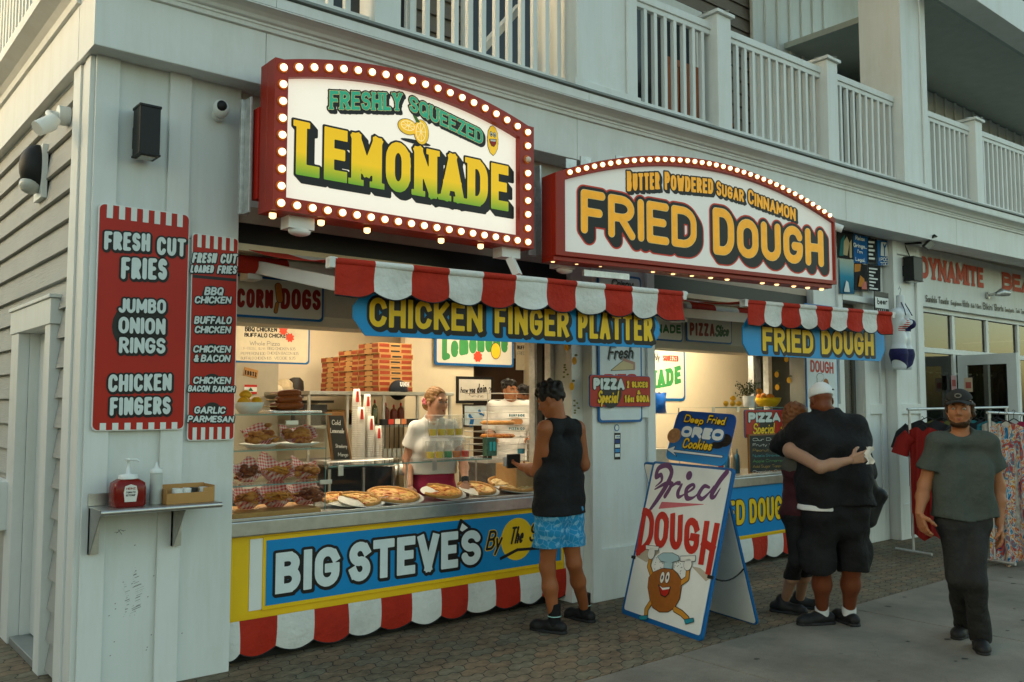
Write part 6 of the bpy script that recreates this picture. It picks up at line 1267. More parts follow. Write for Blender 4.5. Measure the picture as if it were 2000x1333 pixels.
# colourful bottles under the second case
for i, (px_, c_, lab) in enumerate(((1408, '#b8452a', 'red syrup bottle'), (1420, '#3a7aa0', 'blue syrup bottle'), (1431, '#c9b090', 'pale syrup bottle'), (1440, '#2a6a8a', 'dark blue syrup bottle'))): q = atY(px_, 920, 5.72); bottle((q[0], 5.72, .886), .028, .26, mk('syrup_%d' % i, c_, .3), lab + ' behind the blue cookie sign', 'syrup_bottle')
# ================================================================ WALL SHELF WITH CONDIMENTS
zsh = atY(300, 990, 5.05)[2]; x0, x1 = atY(168, 985, 5.28)[0] + .01, atY(431, 985, 5.05)[0]
ws = thing('wall_shelf', 'brushed steel shelf on two brackets below the red menu board', 'shelf', (x0, 5.28, zsh)); b = MB(); b.box((x0, 5.03, zsh - .008), (x1, 5.287, zsh)); b.box((x0, 5.28, zsh + .001), (x0 + .2, 5.287, zsh + .07)); b.build('shelf_board', STEEL, ws, .002); b = MB(); b.cyl((x0, 5.035, zsh - .014), (x1, 5.035, zsh - .014), .016, n=12); b.build('rolled_edge', STEEL, ws)
for x in (x0 + .006, atY(345, 1000, 5.2)[0]):
    b = MB(); b.prism([(5.287, zsh - .009), (5.06, zsh - .009), (5.06, zsh - .03), (5.25, zsh - .26), (5.287, zsh - .26)], x, x + .004); b.v = [[v[2], v[0], v[1]] for v in b.v]; b.box((x, 5.255, zsh - .26), (x + .05, 5.287, zsh - .009)); b.build('bracket', STEEL, ws)
zz = zsh + .001; p = atZ(231, 984, zz); kx, ky = p[0], 5.16; t = thing('ketchup_jug', 'square red ketchup jug with white pump on the steel shelf', 'ketchup', (kx, ky, zz)); KR = mk('ketchup_red', '#7c1a10', .25, var=.08)
b = MB()
prf = [(.078, 0), (.085, .012), (.085, .10), (.080, .13), (.055, .148), (.05, .15)]
P = [[(kx + u, ky + v, zz + h) for u, v in rrect(-r, -r * .8, r, r * .8, r * .3, 4)] for r, h in prf]; b.grid(P, True, True); b.add(P[0], [tuple(reversed(range(len(P[0]))))]); b.add(P[-1], [tuple(range(len(P[0])))]); b.build('jug', KR, t)
b = MB(); b.lathe([(.05, zz + .151), (.05, zz + .172), (.02, zz + .178), (.011, zz + .18), (.011, zz + .21), (.007, zz + .212), (.007, zz + .25), (.02, zz + .252), (.02, zz + .262), (.001, zz + .265)], (kx, ky, 0), 16); b.tube([(kx, ky, zz + .256), (kx + .04, ky - .01, zz + .256), (kx + .055, ky - .012, zz + .246)], .006, 8); b.build('pump', WHITE2, t)
f = Fr((kx - .034, ky - .0695, zz + .03), (1, 0, 0)); l_ = MB(f).prism([(0, .0), (.06, .0), (.068, .05), (.06, .085), (.03, .095), (0, .085), (-.006, .05)], 0, .0015).build('label', PAPER, t)
for tx, v_, h_ in (('HEINZ', .066, .012), ('TOMATO', .046, .011), ('KETCHUP', .03, .011)): paint(f.sh(.0015), l_, 'lettering', INK if v_ < .06 else DRED, letters(tx, .006, v_, .055, v_ + h_, .0011), (), 0, .0006, .001)
p = atZ(286, 980, zz); b = MB(); t = thing('squeeze_bottle', 'cloudy clear squeeze bottle beside the ketchup jug', 'bottle', (p[0], 5.17, zz)); b.lathe([(.033, zz), (.035, zz + .005), (.034, zz + .165), (.033, zz + .175)], (p[0], 5.17, 0), 16); b.build('bottle', mk('cloudy_plastic', (.5, .53, .5), .35, var=.03), t); b = MB(); b.lathe([(.036, zz + .176), (.036, zz + .192), (.012, zz + .205), (.004, zz + .235), (.001, zz + .235)], (p[0], 5.17, 0), 14); b.build('cap', WHITE2, t)
p = atZ(352, 978, zz); cx = p[0]; t = thing('cardboard_tray', 'open brown cardboard tray of lids and packets on the steel shelf', 'box', (cx, 5.16, zz)); b = MB()
b.box((cx - .135, 5.09, zz), (cx + .135, 5.25, zz + .003)); b.box((cx - .135, 5.087, zz), (cx + .135, 5.09, zz + .06)); b.box((cx - .135, 5.247, zz + .0035), (cx + .135, 5.25, zz + .1)); b.box((cx - .138, 5.09, zz), (cx - .1355, 5.25, zz + .085)); b.box((cx + .1355, 5.09, zz), (cx + .138, 5.25, zz + .095)); b.box((cx + .07, 5.087, zz + .0605), (cx + .135, 5.0895, zz + .085)); b.build('tray', KRAFT, t)
for i, (dx, r_, m_) in enumerate(((-.06, .03, WHITE2), (-.005, .025, WHITE2), (.035, .022, CHAR), (.09, .025, mk('packet_white', (.7, .7, .68), .5)))): b = MB(); b.cyl((cx + dx, 5.15, zz + .004), (cx + dx + .004, 5.15, zz + .082), r_); solo(b, 'lid_pile', m_, 'short pile of %s standing in the cardboard tray' % ('white lids at the left', 'white lids in the middle', 'dark lids', 'white packets at the right')[i], 'lids')
# ================================================================ RIGHT-HAND SHOP (parts of the building)
YW = 5.45; w = MB(); w.box((11.342, 5.36, 2.9), (20, 5.5, 3.68)); w.build('front_wall', PANEL, BL, .003)
X_ = lambda px_, y=YW: atY(px_, 640, y)[0]
zt0, zt1 = 2.37, 2.30; ms = [X_(1797), X_(1859.5), X_(1925.5), X_(1985.5), X_(2050)]
w = MB(); w.box((11.2, YW - .03, 2.84), (20, YW + .05, 2.899)); w.box((11.2, YW - .025, zt1), (20, YW + .05, zt0)); w.box((11.2, YW - .02, .1), (12.35, YW + .05, .5))
for x in ms: w.box((x - .04, YW - .02, 0.02), (x + .04, YW + .045, 2.839))
w.build('shop_window_frame', TRIM, BL, .004)
MB().box((11.2, YW - .012, .0), (ms[1] - .05, YW + .04, .1)).build('sill', TRIM, BL, .003)
PANE = glass('shop_glass', (.45, .45, .42), .03, .02)
for a, b_ in zip(ms[:-1], ms[1:]): MB().box((a + .041, YW + .012, zt0 + .001), (b_ - .041, YW + .018, 2.839)).build('shop_window_pane', PANE, BL)
MB().box((ms[0] + .041, YW + .012, .5), (ms[1] - .041, YW + .018, zt1)).build('shop_window_pane', PANE, BL); MB().box((ms[3] + .041, YW + .012, .1), (ms[4] - .041, YW + .018, zt1)).build('shop_window_pane', PANE, BL)
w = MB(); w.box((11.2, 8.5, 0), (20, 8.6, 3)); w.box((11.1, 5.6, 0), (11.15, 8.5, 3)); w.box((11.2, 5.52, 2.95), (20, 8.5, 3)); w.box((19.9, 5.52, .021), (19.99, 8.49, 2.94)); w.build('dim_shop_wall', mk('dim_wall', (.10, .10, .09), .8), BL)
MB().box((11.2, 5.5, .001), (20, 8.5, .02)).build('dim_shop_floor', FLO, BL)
hz = atY(1869, 690, YW - .03); e_ = atZ(1984, 684, hz[2]); hz[2] = e_[2] = 0; D8 = Fr(hz, e_ - hz); Wd = np.linalg.norm(e_ - hz); Hd = 2.29
dl = MB(D8); dl.ring([(0, .03), (Wd, .03), (Wd, Hd), (0, Hd)], [(.13, .25), (Wd - .13, .25), (Wd - .13, Hd - .14), (.13, Hd - .14)], -.045, 0)
dl = dl.build('shop_door', mk('grey_white_door', (.55, .60, .60), .45, var=.03), BL, .003); MB(D8).box((.13, .25, -.026), (Wd - .13, Hd - .14, -.02)).build('pane', PANE, dl); MB(D8).box((Wd - .1, 1.0, .001), (Wd - .06, 1.25, .03)).build('handle', GALV, dl)
for (a, y0, x1, y1), cc in zip(((1858.5, 762, 1867, 734), (1884, 766, 1899, 738)), ('#c9a0a0', '#c9b49a')):
    f = frY(a, y0, YW - .05) if a < 1870 else D8.sh(.003); u0, v0 = f.uv(a, y0); u1, v1 = f.uv(x1, y1); t = thing('notice', 'small %s paper notice on the shop doorway' % ('pinkish' if a < 1870 else 'tan'), 'notice', f); MB(f).box((u0, v0, 0), (u1, v1, .0015)).build('paper', mk('notice_' + cc[1:], cc, .7), t); MB(f).box((u0 + .02, v0 + .05, .0016), (u1 - .02, v1 - .06, .0024)).build('print', mk('notice_red', '#a8564e', .7), t)
# shirts hanging inside the dim shop
SHC = ['#1f3a2a', '#1a1a1c', '#2a2a33', '#23452f', '#303034', '#18181a', '#40302a']
def shirt_mesh(fr, w_, h, seed, sleeve=.12, flare=1.0, neck=.07, th=.05):
    rs = np.random.RandomState(seed); ph = rs.rand(3) * 6; b = MB(fr); nu, nv = 22, 12; F_, B_ = [], []
    for i in range(nv):
        s = i / (nv - 1); hwid = w_ / 2 * (1 + (flare - 1) * s) ; rf, rb = [], []
        for k in range(nu):
            t = -1 + 2 * k / (nu - 1); u = t * hwid; v = -s * h - (.22 * w_ * abs(t) ** 1.2 * (1 - s) ** 3) - (neck * math.exp(-(t / .25) ** 2) * (1 - s) ** 6); fo = (.012 + .022 * s) * (math.sin(t * 7 + ph[0]) + .6 * math.sin(t * 15 + ph[1] + s * 2)); d = th * math.sqrt(max(0, 1 - t * t))
            v += s * .03 * math.sin(t * 5 + ph[2]); rf.append((u, v, d / 2 + fo + .004)); rb.append((u, v, -d / 2 + fo - .004))
        F_.append(rf); B_.append(rb)
    b.grid(np.array(F_)[::-1]); b.grid(np.array(B_))
    if sleeve:
        for sx in (-1, 1): b.tube([(sx * w_ * .42, -.1 * w_ - .09, 0), (sx * (w_ * .5 + sleeve * .5), -.2 * w_ - .12, .0), (sx * (w_ * .5 + sleeve), -.35 * w_ - .22, 0)], [.085, .085, .09], 10)
    return b
def hang(px_, py_, D, w_, h, mat, name, label, cat, seed, sleeve=.12, flare=1.0, yaw=None, group=None, neck=.07, dec=None):
    p = atD(px_, py_, D); yaw = math.atan2(p[1], p[0]) if yaw is None else yaw; u = np.array((math.sin(yaw), -math.cos(yaw), 0)); fr = Fr(p, u)
    t = thing(name, label, cat, fr, group); shirt_mesh(fr, w_, h, seed, sleeve, flare, neck).build('cloth', mat, t)
    b = MB(fr); b.tube([(-w_ * .42, -.09, 0), (-.02, -.01, 0), (0, .0, 0), (.02, -.01, 0), (w_ * .42, -.09, 0)], .006, 6); b.tube([(0, 0, 0), (0, .05, 0), (.015, .075, 0), (.0, .09, 0), (-.012, .08, 0)], .003, 5); b.build('hanger', DBOX, t)
    if dec: dec(fr, t)
    return t
for i, px_ in enumerate((1812, 1826, 1842, 1910, 1935, 1955, 1992)):
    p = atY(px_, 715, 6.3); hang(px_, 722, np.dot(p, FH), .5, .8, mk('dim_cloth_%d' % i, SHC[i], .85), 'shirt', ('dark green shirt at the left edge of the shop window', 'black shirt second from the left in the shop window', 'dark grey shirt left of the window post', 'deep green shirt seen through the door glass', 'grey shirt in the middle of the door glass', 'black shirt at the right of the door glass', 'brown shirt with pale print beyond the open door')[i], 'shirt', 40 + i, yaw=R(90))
MB().cyl((11.3, 6.3, 2.1), (16, 6.3, 2.1), .02, n=8).build('hanging_rail', STEEL, BL)
# ================================================================ CLOTHES RACKS OUTSIDE
def rack(label, p, q_, zl=0.0):
    t = thing('clothes_rack', label, 'clothes rack', (p[0], p[1], 0)); b = MB(); b.cyl(p, q_, .014, n=10); b.build('rail', GALV, t); d = (q_ - p) / np.linalg.norm(q_ - p); n_ = np.cross(d, Z3)
    for e in (p + d * .03, q_ - d * .03): MB().cyl((e[0], e[1], .06), e, .014, n=10).build('upright', GALV, t); MB().cyl(np.array((e[0], e[1], .045)) - n_ * .22, np.array((e[0], e[1], .045)) + n_ * .22, .016, n=8).build('foot', GALV, t)
    return t
ra0, ra1 = atD(1772, 800, 9.55), atD(1968, 796, 10.4); rack('grey clothes rack holding the red and dark garments behind the walking man', ra0, ra1)
rb0, rb1 = atD(1928, 806, 9.0), atD(2060, 812, 9.5); rack('grey clothes rack holding the bright tie-dyed dresses', rb0, rb1)
def tie():
    m = mk('tie_dye', (.6, .6, .6), .8); n = m.node_tree; b = n.nodes['Principled BSDF']; tc = n.nodes.new('ShaderNodeTexCoord'); mp = n.nodes.new('ShaderNodeMapping'); mp.inputs['Scale'].default_value = (6, 3.6, 6); n.links.new(tc.outputs['Object'], mp.inputs[0])
    nz = n.nodes.new('ShaderNodeTexNoise'); nz.inputs['Scale'].default_value = 1.3; nz.inputs['Detail'].default_value = 5; nz.inputs['Distortion'].default_value = 2.0; n.links.new(mp.outputs[0], nz.inputs[0]); rp = n.nodes.new('ShaderNodeValToRGB')
    st = [(.30, '#16245a'), (.37, '#2f8ab0'), (.42, '#cfcac2'), (.455, '#b8283a'), (.49, '#c89a20'), (.52, '#cfcac2'), (.56, '#1f6f8a'), (.61, '#c04a22'), (.70, '#1b2a5e')]
    while len(rp.color_ramp.elements) < len(st): rp.color_ramp.elements.new(.5)
    for e, (p, c) in zip(rp.color_ramp.elements, st): e.position = p; e.color = (*lin(c), 1)
    n.links.new(nz.outputs[0], rp.inputs[0]); n.links.new(rp.outputs[0], b.inputs['Base Color']); return m
TIE = tie(); RDG = mk('red_garment', '#86160f', .8, var=.1); hang(1802, 830, 9.5, .29, 1.2, RDG, 'red_shirt', 'long red garment with cream lettering hanging left of the walking man', 'garment', 61, .09, 1.0, dec=lambda fr, t: [paint(fr.sh(.07), t, 'lettering', mk('cream_print', '#d8c8a8', .7), letters(x_, -.16, -.42 - .17 * i, .14, -.29 - .17 * i, .011), (), 0, 0, .005) for i, x_ in enumerate(('HAMPTON', 'BEACH', 'NH'))] if False else None)
hang(1822, 836, 9.7, .36, 1.08, mk('yellow_garment', '#d8a81c', .8, var=.1), 'yellow_shirt', 'yellow garment hanging behind the red one', 'garment', 62, .0, 1.1)
for i, (px_, D, c_) in enumerate(((1812, 9.9, '#26262a'), (1838, 10.0, '#5a5c2f'), (1900, 10.2, '#1f2428'), (1916, 10.2, '#2f7a84'), (1930, 10.25, '#17181c'), (1947, 10.3, '#7a2a34'))): hang(px_, 815, D, .42, .75, mk('rack_cloth_%d' % i, c_, .85), 'dark_shirt', ('charcoal shirt first behind the red garment', 'olive shirt beside the walking man at his left shoulder', 'black shirt right of the walking man on the far rack', 'teal shirt on the far rack', 'black shirt next to the bright dress', 'wine red shirt behind the bright dress')[i], 'shirt', 70 + i, .1)
for i, (px_, D, c_, h_, lab) in enumerate(((1850, 10.0, '#8a2a1c', .8, 'brick red top just left of the walking man on the rack'), (1862, 10.05, '#2a4a2a', .85, 'dark green top behind the walking man'), (1908, 10.25, '#b8862a', .7, 'mustard top at the right shoulder of the walking man'), (1923, 10.3, '#3a2a5a', .9, 'purple dress right of the mustard top'), (1940, 9.05, '#1b6a7a', 1.0, 'turquoise dress left of the tie-dyed dress'), (1950, 9.0, '#a8a49a', 1.1, 'pale grey dress touching the tie-dyed dress'), (1980, 9.05, '#7a1c3a', 1.15, 'crimson dress between the tie-dyed and patterned dresses'))):
    hang(px_, 818, D, .3, h_, mk('colour_cloth_%d' % i, c_, .85, var=.5, scale=16), 'garment', lab, 'garment', 90 + i, 0, 1.15)
hang(1965, 822, 8.95, .30, 1.42, TIE, 'tie_dye_dress', 'long tie-dyed dress in red, blue and yellow right of the walking man', 'dress', 81, 0, 1.25); hang(1993, 826, 9.1, .30, 1.3, mk('print_dress', (.6, .58, .55), .8, var=.6, scale=14), 'patterned_dress', 'pale patterned dress at the right edge beside the tie-dyed one', 'dress', 82, 0, 1.2)
hang(2020, 826, 9.2, .32, 1.3, TIE, 'tie_dye_dress', 'second tie-dyed dress cut off by the picture edge', 'dress', 83, 0, 1.2)
# ================================================================ GLASS DOOR, TOWELS, POSTER, SMALL SIGNS BETWEEN THE SHOPS
w = MB(); x0, x1 = 9.335, 9.858; w.box((x0, 5.44, .02), (x0 + .05, 5.5, 2.8)); w.box((x1 - .05, 5.44, .02), (x1, 5.5, 2.8)); w.box((x0 + .05, 5.44, 2.7), (x1 - .05, 5.5, 2.8)); w.box((x0 + .05, 5.44, .02), (x1 - .05, 5.5, .2)); gd = w.build('glass_door', mk('bronze_frame', (.12, .12, .11), .4, metal=.4), BL, .003); MB().box((x0 + .05, 5.46, .2), (x1 - .05, 5.466, 2.7)).build('pane', glass('door_glass', (.6, .64, .62), .18), gd)
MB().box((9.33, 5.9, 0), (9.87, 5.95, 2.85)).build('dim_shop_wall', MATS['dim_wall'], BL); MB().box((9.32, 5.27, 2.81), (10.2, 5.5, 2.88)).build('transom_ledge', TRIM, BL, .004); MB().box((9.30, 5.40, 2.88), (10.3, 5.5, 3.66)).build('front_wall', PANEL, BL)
def towel(px4, mat, label, dec, y=5.26, nm='beach_towel', cat='towel'):
    f = frY(px4[0][0], px4[0][1], y); P = np.array(PX(f, px4)); t = thing(nm, label, cat, f, 'towels hung over the glass door' if cat == 'towel' else None); g = []
    for i in range(9):
        s = i / 8; L, R_ = P[3] + (P[0] - P[3]) * s, P[2] + (P[1] - P[2]) * s; g.append([(*(L + (R_ - L) * k), .006 * math.sin(7 * k * 1.3 + s * 2) * (1 - s * .3)) for k in np.linspace(0, 1, 11)])
    MB(f).sheet(np.array(g)[::-1], .004).build('cloth', mat, t); dec(f.sh(.012), t); return t
TB = mk('towel_blue', '#0a5c9c', .85, var=.05); TK = mk('towel_black', '#1b1b1c', .85); TWH = mk('towel_white', (.72, .74, .72), .8)
def words(lst, m_, hw=.11):
    def go(f, t):
        for tx, a, b_, c_ in lst: LT(f, t, 'lettering', tx, a, b_, c_, hw, [(m_, 0, None)], .006, w0=0, gap=.15)
    return go
def patches(lst):
    def go(f, t):
        for i, (m_, P) in enumerate(lst): paint(f, t, 'patch', m_, None, [PX(f, P)], 0, .001 * i, .008)
    return go
TAN_ = mk('towel_tan', '#b8a47c', .85); TTEAL = mk('towel_teal', '#1d6a6a', .85); TOR = mk('towel_orange', '#c07a2a', .85); TAQ = ramp_mat('towel_sea', [(0, '#1a4f6e'), (.5, '#2f8aa8'), (.75, '#8fb0ae'), (1, '#b4b8a4')], 1, .85)
towel([(1636, 503), (1666, 507), (1666, 456), (1635, 450)], TK, 'black towel with pale and teal patches at the upper left of the towel display', patches([(TTEAL, [(1639, 500), (1648, 500), (1650, 458), (1642, 470)]), (TAN_, [(1647, 498), (1655, 500), (1659, 475), (1654, 462), (1648, 472)]), (TAN_, [(1659, 504), (1664, 504), (1663, 468), (1659, 475)])]))
towel([(1666, 513), (1694, 516), (1694, 464), (1666, 457)], TB, 'blue towel with a joke in white words at the top of the display', words([('Relax', (1671, 469), (1689, 472), (1671, 460)), ('Gringo...', (1667, 483), (1693, 487), (1667, 474)), ("I'm", (1675, 495), (1685, 497), (1675, 487)), ('Legal.', (1671, 510), (1690, 513), (1671, 502))], TWH))
towel([(1694, 512), (1711, 514), (1711, 468), (1694, 464)], TK, 'narrow black towel covered in small white lettering', words([('BEACH', (1696, 474), (1709, 475), (1696, 468)), ('RULES', (1696, 483), (1709, 484), (1696, 477)), ('SWIM', (1696, 492), (1707, 493), (1696, 487)), ('RELAX', (1696, 501), (1709, 502), (1696, 496)), ('SUN', (1698, 509), (1706, 510), (1698, 504))], TWH) if False else patches([(TWH, [(1696, 471 + 8 * i), (1708 - 3 * (i % 2), 472 + 8 * i), (1708 - 3 * (i % 2), 476 + 8 * i), (1696, 475 + 8 * i)]) for i in range(5)]))
towel([(1713, 519), (1756, 517), (1741, 470), (1712, 470)], TB, 'blue pennant with a rude boast in white capitals at the right of the towels', lambda f, t: (words([('I POOPED', (1717, 511), (1749, 511), (1717, 503)), ('TODAY!', (1719, 519), (1746, 519), (1719, 512.5))], TWH, .1)(f, t), patches([(TWH, [(1720, 500), (1737, 502), (1731, 474), (1721, 473)])])(f, t), paint(f, t, 'figure', TB, strokes([PX(f, [(1725, 478), (1727, 485), (1727, 499)]), PX(f, [(1730, 478), (1727, 485)])], .012), (), 0, .004, .005)))
towel([(1640, 574), (1669, 575), (1667, 508), (1639, 505)], TAQ, 'sea blue towel with a pale fin shape at the lower left of the towels', patches([(TWH, [(1648, 570), (1660, 571), (1657, 552), (1653, 548)])]))
towel([(1668, 566), (1695, 568), (1694, 518), (1667, 514)], TK, 'dark towel with orange patches in the middle of the lower row', patches([(TOR, [(1669, 532), (1680, 530), (1682, 516), (1669, 516)]), (TOR, [(1676, 560), (1690, 562), (1688, 545), (1680, 538)]), (RED, [(1682, 565), (1693, 566), (1692, 550), (1686, 552)])]))
towel([(1696, 568), (1720, 570), (1719, 520), (1695, 516)], TK, 'black towel of small grey lettering at the lower right of the towels', patches([(TWH, [(1697, 523 + 6.5 * i), (1714 - 4 * (i % 3), 525 + 6.5 * i), (1714 - 4 * (i % 3), 528 + 6.5 * i), (1697, 526 + 6.5 * i)]) for i in range(7)]))
b = MB(); b.tube([atY(1630, 447, 5.25), atY(1690, 461, 5.25), atY(1757, 470, 5.25)], .004, 5); solo(b, 'towel_line', DBOX, 'thin dark cord holding the row of towels', 'cord')
f = frY(1710, 612, 5.17); u0, v0 = f.uv(1709, 612); u1, v1 = f.uv(1735.5, 573); t = board('bar_sign', 'small black and white sign with lowercase lettering beside the mannequin', 'sign', f, [(u0, v0), (u1, v0), (u1, v1), (u0, v1)], .01, BLACK); S = f.sh(.001); MB(S).box((u0 + .01, f.uv(1710, 601)[1], 0), (u1 - .01, f.uv(1710, 580)[1], .001)).build('plate', WHITE2, t); LT(S, t, 'lettering', 'beer', (1713, 595), (1733, 596), (1713, 582), .09, [(INK, 0, None)], .005, gap=.2, w0=.002)
for i in range(5): x = 1714 + i * 3.6; P = f.uv(x, 611); MB(S).box((P[0], P[1], 0), (P[0] + .008, P[1] + .04, .001)).build('tooth', WHITE2, t)
f = frY(1577, 800, 5.262); g, Fm = rim_sign('dough_poster', 'white blue-rimmed poster with red capitals and a chef hat behind the man in black', f, (1577, 850), (1632.5, 600), k=.02, r=.03, face=MATS['sign_pale'], cat='poster'); LT(Fm, g, 'lettering', 'DOUGH', (1583, 727), (1628, 731), (1583, 703), .1, [(REDS, 0, None)], .006, gap=.3)
paint(Fm, g, 'chef_hat', INK, None, [ell(*Fm.uv(1602, 737), .07, .04), ell(*Fm.uv(1600, 744), .045, .03)], .005, .001, .006); paint(Fm, g, 'chef_hat', TWH, None, [ell(*Fm.uv(1602, 737), .07, .04), ell(*Fm.uv(1600, 744), .045, .03)], 0, .0025, .006); paint(Fm, g, 'dough_picture', SKN, None, [ell(*Fm.uv(1613, 752), .06, .07)], 0, .0015, .006)
# ================================================================ LAMPS AND CAMERAS ON THE WALLS
def sconce(a, c, y, label):
    x0, x1 = atY(a, 250, y)[0], atY(c[0], 250, y)[0]; z1, z0 = atY(a, c[1], y)[2], atY(a, c[2], y)[2]; t = thing('wall_sconce', label, 'wall light', ((x0 + x1) / 2, y, z0)); MB().box((x0, y, z0), (x1, y + .13, z1)).build('body', DBOX, t, .006); MB().box((x0 - .004, y - .004, z1 - .01), (x1 + .004, y + .134, z1 + .006)).build('cap', DBOX, t, .003); MB().box((x0 - .004, y - .004, z0 - .006), (x1 + .004, y + .134, z0 + .006)).build('cap', DBOX, t, .003); MB().box((x0 + .02, y + .02, z0 - .012), (x1 - .02, y + .11, z0 - .0065)).build('lens', mk('lamp_lens', (.5, .52, .48), .2), t); MB().box((x0 + .01, y + .131, z0 + .06), (x1 - .01, y + .2, z1 - .1)).build('mount', DBOX, t); return t
sconce(273, (314, 202, 298), 5.14, 'dark rectangular up-down light on the corner wall above the menu board'); sconce(1776, (1793, 499, 545), 5.07, 'dark rectangular light on the pillar left of the painted shop name')
def cyl_thing(name, label, cat, parts, base, group=None):
    t = thing(name, label, cat, base, group)
    for nm, m_, fn in parts: b = MB(); fn(b); b.build(nm, m_, t)
    return t
p = atY(430, 214, 5.24); cyl_thing('security_camera', 'round white security camera with black eye near the top of the corner wall', 'camera', [('mount', WHITE2, lambda b: b.cyl((p[0] + .01, 5.305, p[2] - .02), (p[0] + .01, 5.26, p[2] - .02), .04)), ('body', WHITE2, lambda b: b.ball((p[0], 5.225, p[2]), (.05, .05, .055), 18, 12)), ('lens', BLACK, lambda b: b.prism(rrect(-.03, -.035, .02, .025, .012), 0, .01) if False else b.ball((p[0] - .008, 5.19, p[2] + .006), (.032, .022, .035), 14, 10))], (p[0], 5.3, p[2]))
p = atX(130, 228, 1.30); qh = atX(90, 240, 1.14); cyl_thing('security_light', 'white motion light on the clapboard side wall under the eave', 'light', [('base', WHITE2, lambda b: b.cyl((1.315, p[1], p[2]), (1.25, p[1], p[2]), .06, n=18)), ('joint', WHITE2, lambda b: b.tube([(1.25, p[1], p[2]), (1.2, p[1], p[2]), qh + (.03, 0, .03)], .02)), ('head', WHITE2, lambda b: b.tube([qh + (.05, .0, .04), qh + (.02, 0, .0), qh + (-.05, -.02, -.05)], [.035, .048, .045], 14))], (1.31, p[1], p[2]))
p = atX(72, 335, 1.27); cyl_thing('bulkhead_lamp', 'black rounded bulkhead lamp on a white block on the side wall', 'light', [('backplate', WHITE2, lambda b: b.box((1.28, p[1] - .1, p[2] - .19), (1.315, p[1] + .12, p[2] + .17))), ('hood', DBOX, lambda b: b.ball((1.27, p[1], p[2] + .02), (.11, .10, .16), 18, 12)), ('lens', MATS['lamp_lens'], lambda b: b.ball((1.235, p[1], p[2] - .1), (.07, .075, .06), 14, 8))], (1.31, p[1], p[2]))
p = atX(4, 1000, 1.26); solo(MB().box((1.2, p[1] - .1, p[2] - .12), (1.304, p[1] + .5, p[2] + .22)), 'meter_box', WHITE2, 'white metal box on the side wall at the left picture edge', 'box', bevel=.008)
p = atY(1820, 475, 4.95); b = MB(); fl = thing('floodlight', 'flat black floodlight with loose wires above the painted shop name', 'light', (p[0], 5.2, p[2])); dF = Fr(p, (1, .25, 0), np.array((0, -.62, .55))); MB(dF).box((-.15, -.1, -.025), (.15, .1, 0)).build('body', DBOX, fl, .006); MB(dF).box((-.125, -.08, .0005), (.125, .08, .003)).build('lens', MATS['lamp_lens'], fl); MB().beam(p + (-.1, .08, 0), (p[0] - .2, 5.2, p[2]), .03, .02).build('arm', DBOX, fl)
b = MB(); b.tube([(p[0] - .2, 5.19, p[2] - .02), (p[0] - .12, 5.17, p[2] - .16), (p[0] - .02, 5.17, p[2] - .3), (p[0] + .1, 5.2, p[2] - .27), (p[0] + .2, 5.25, p[2] - .12)], .006, 6); b.tube([(p[0] - .22, 5.19, p[2] - .22), (p[0] - .12, 5.17, p[2] - .3), (p[0] + .02, 5.17, p[2] - .31)], .006, 6); b.build('wire', DBOX, fl)
p = atY(1955, 574, 5.2); cyl_thing('spotlight', 'small grey spotlight below the second painted word', 'light', [('mount', GALV, lambda b: b.cyl((p[0] - .1, 5.355, p[2] - .02), (p[0] - .1, 5.32, p[2] - .02), .05)), ('arm', GALV, lambda b: b.tube([(p[0] - .1, 5.32, p[2] - .02), (p[0] - .06, 5.25, p[2])], .018)), ('head', GALV, lambda b: b.tube([(p[0] - .08, 5.24, p[2] - .01), (p[0] + .02, 5.2, p[2] + .02), (p[0] + .13, 5.14, p[2] + .01)], [.03, .06, .04], 12))], (p[0], 5.35, p[2]))
for (x, y, Y), lab in (((585, 440, 4.92), 'white twin-head floodlight box under the left end of the taller sign'), ((993, 497, 4.92), 'white floodlight with tilted head under the right end of the taller sign'), ((1102, 518, 4.92), 'white floodlight box under the left end of the wider sign')):
    p = atY(x, y, Y); cyl_thing('floodlight_box', lab, 'light', [('box', WHITE2, lambda b: b.box((p[0] - .09, Y - .04, p[2] - .03), (p[0] + .08, Y + .07, p[2] + .045))), ('head', WHITE2, (lambda b: b.beam(p + (-.0, -.02, -.035), p + (.03, -.07, -.16), .08, .05)) if x == 993 else (lambda b: b.prism(ell(0, 0, .08, .05), 0, .03) if False else b.ball(p + (.0, 0, -.04), (.075, .05, .03))))], p)
p = atY(1636, 438, 4.75); cyl_thing('security_camera', 'small white bullet camera at the right end of the wider sign', 'camera', [('body', WHITE2, lambda b: b.tube([p + (-.06, .15, .04), p + (.06, -.02, -.05)], .04, 12)), ('lens', BLACK, lambda b: b.tube([p + (.0605, -.0205, -.0505), p + (.066, -.028, -.056)], .03, 12))], p)
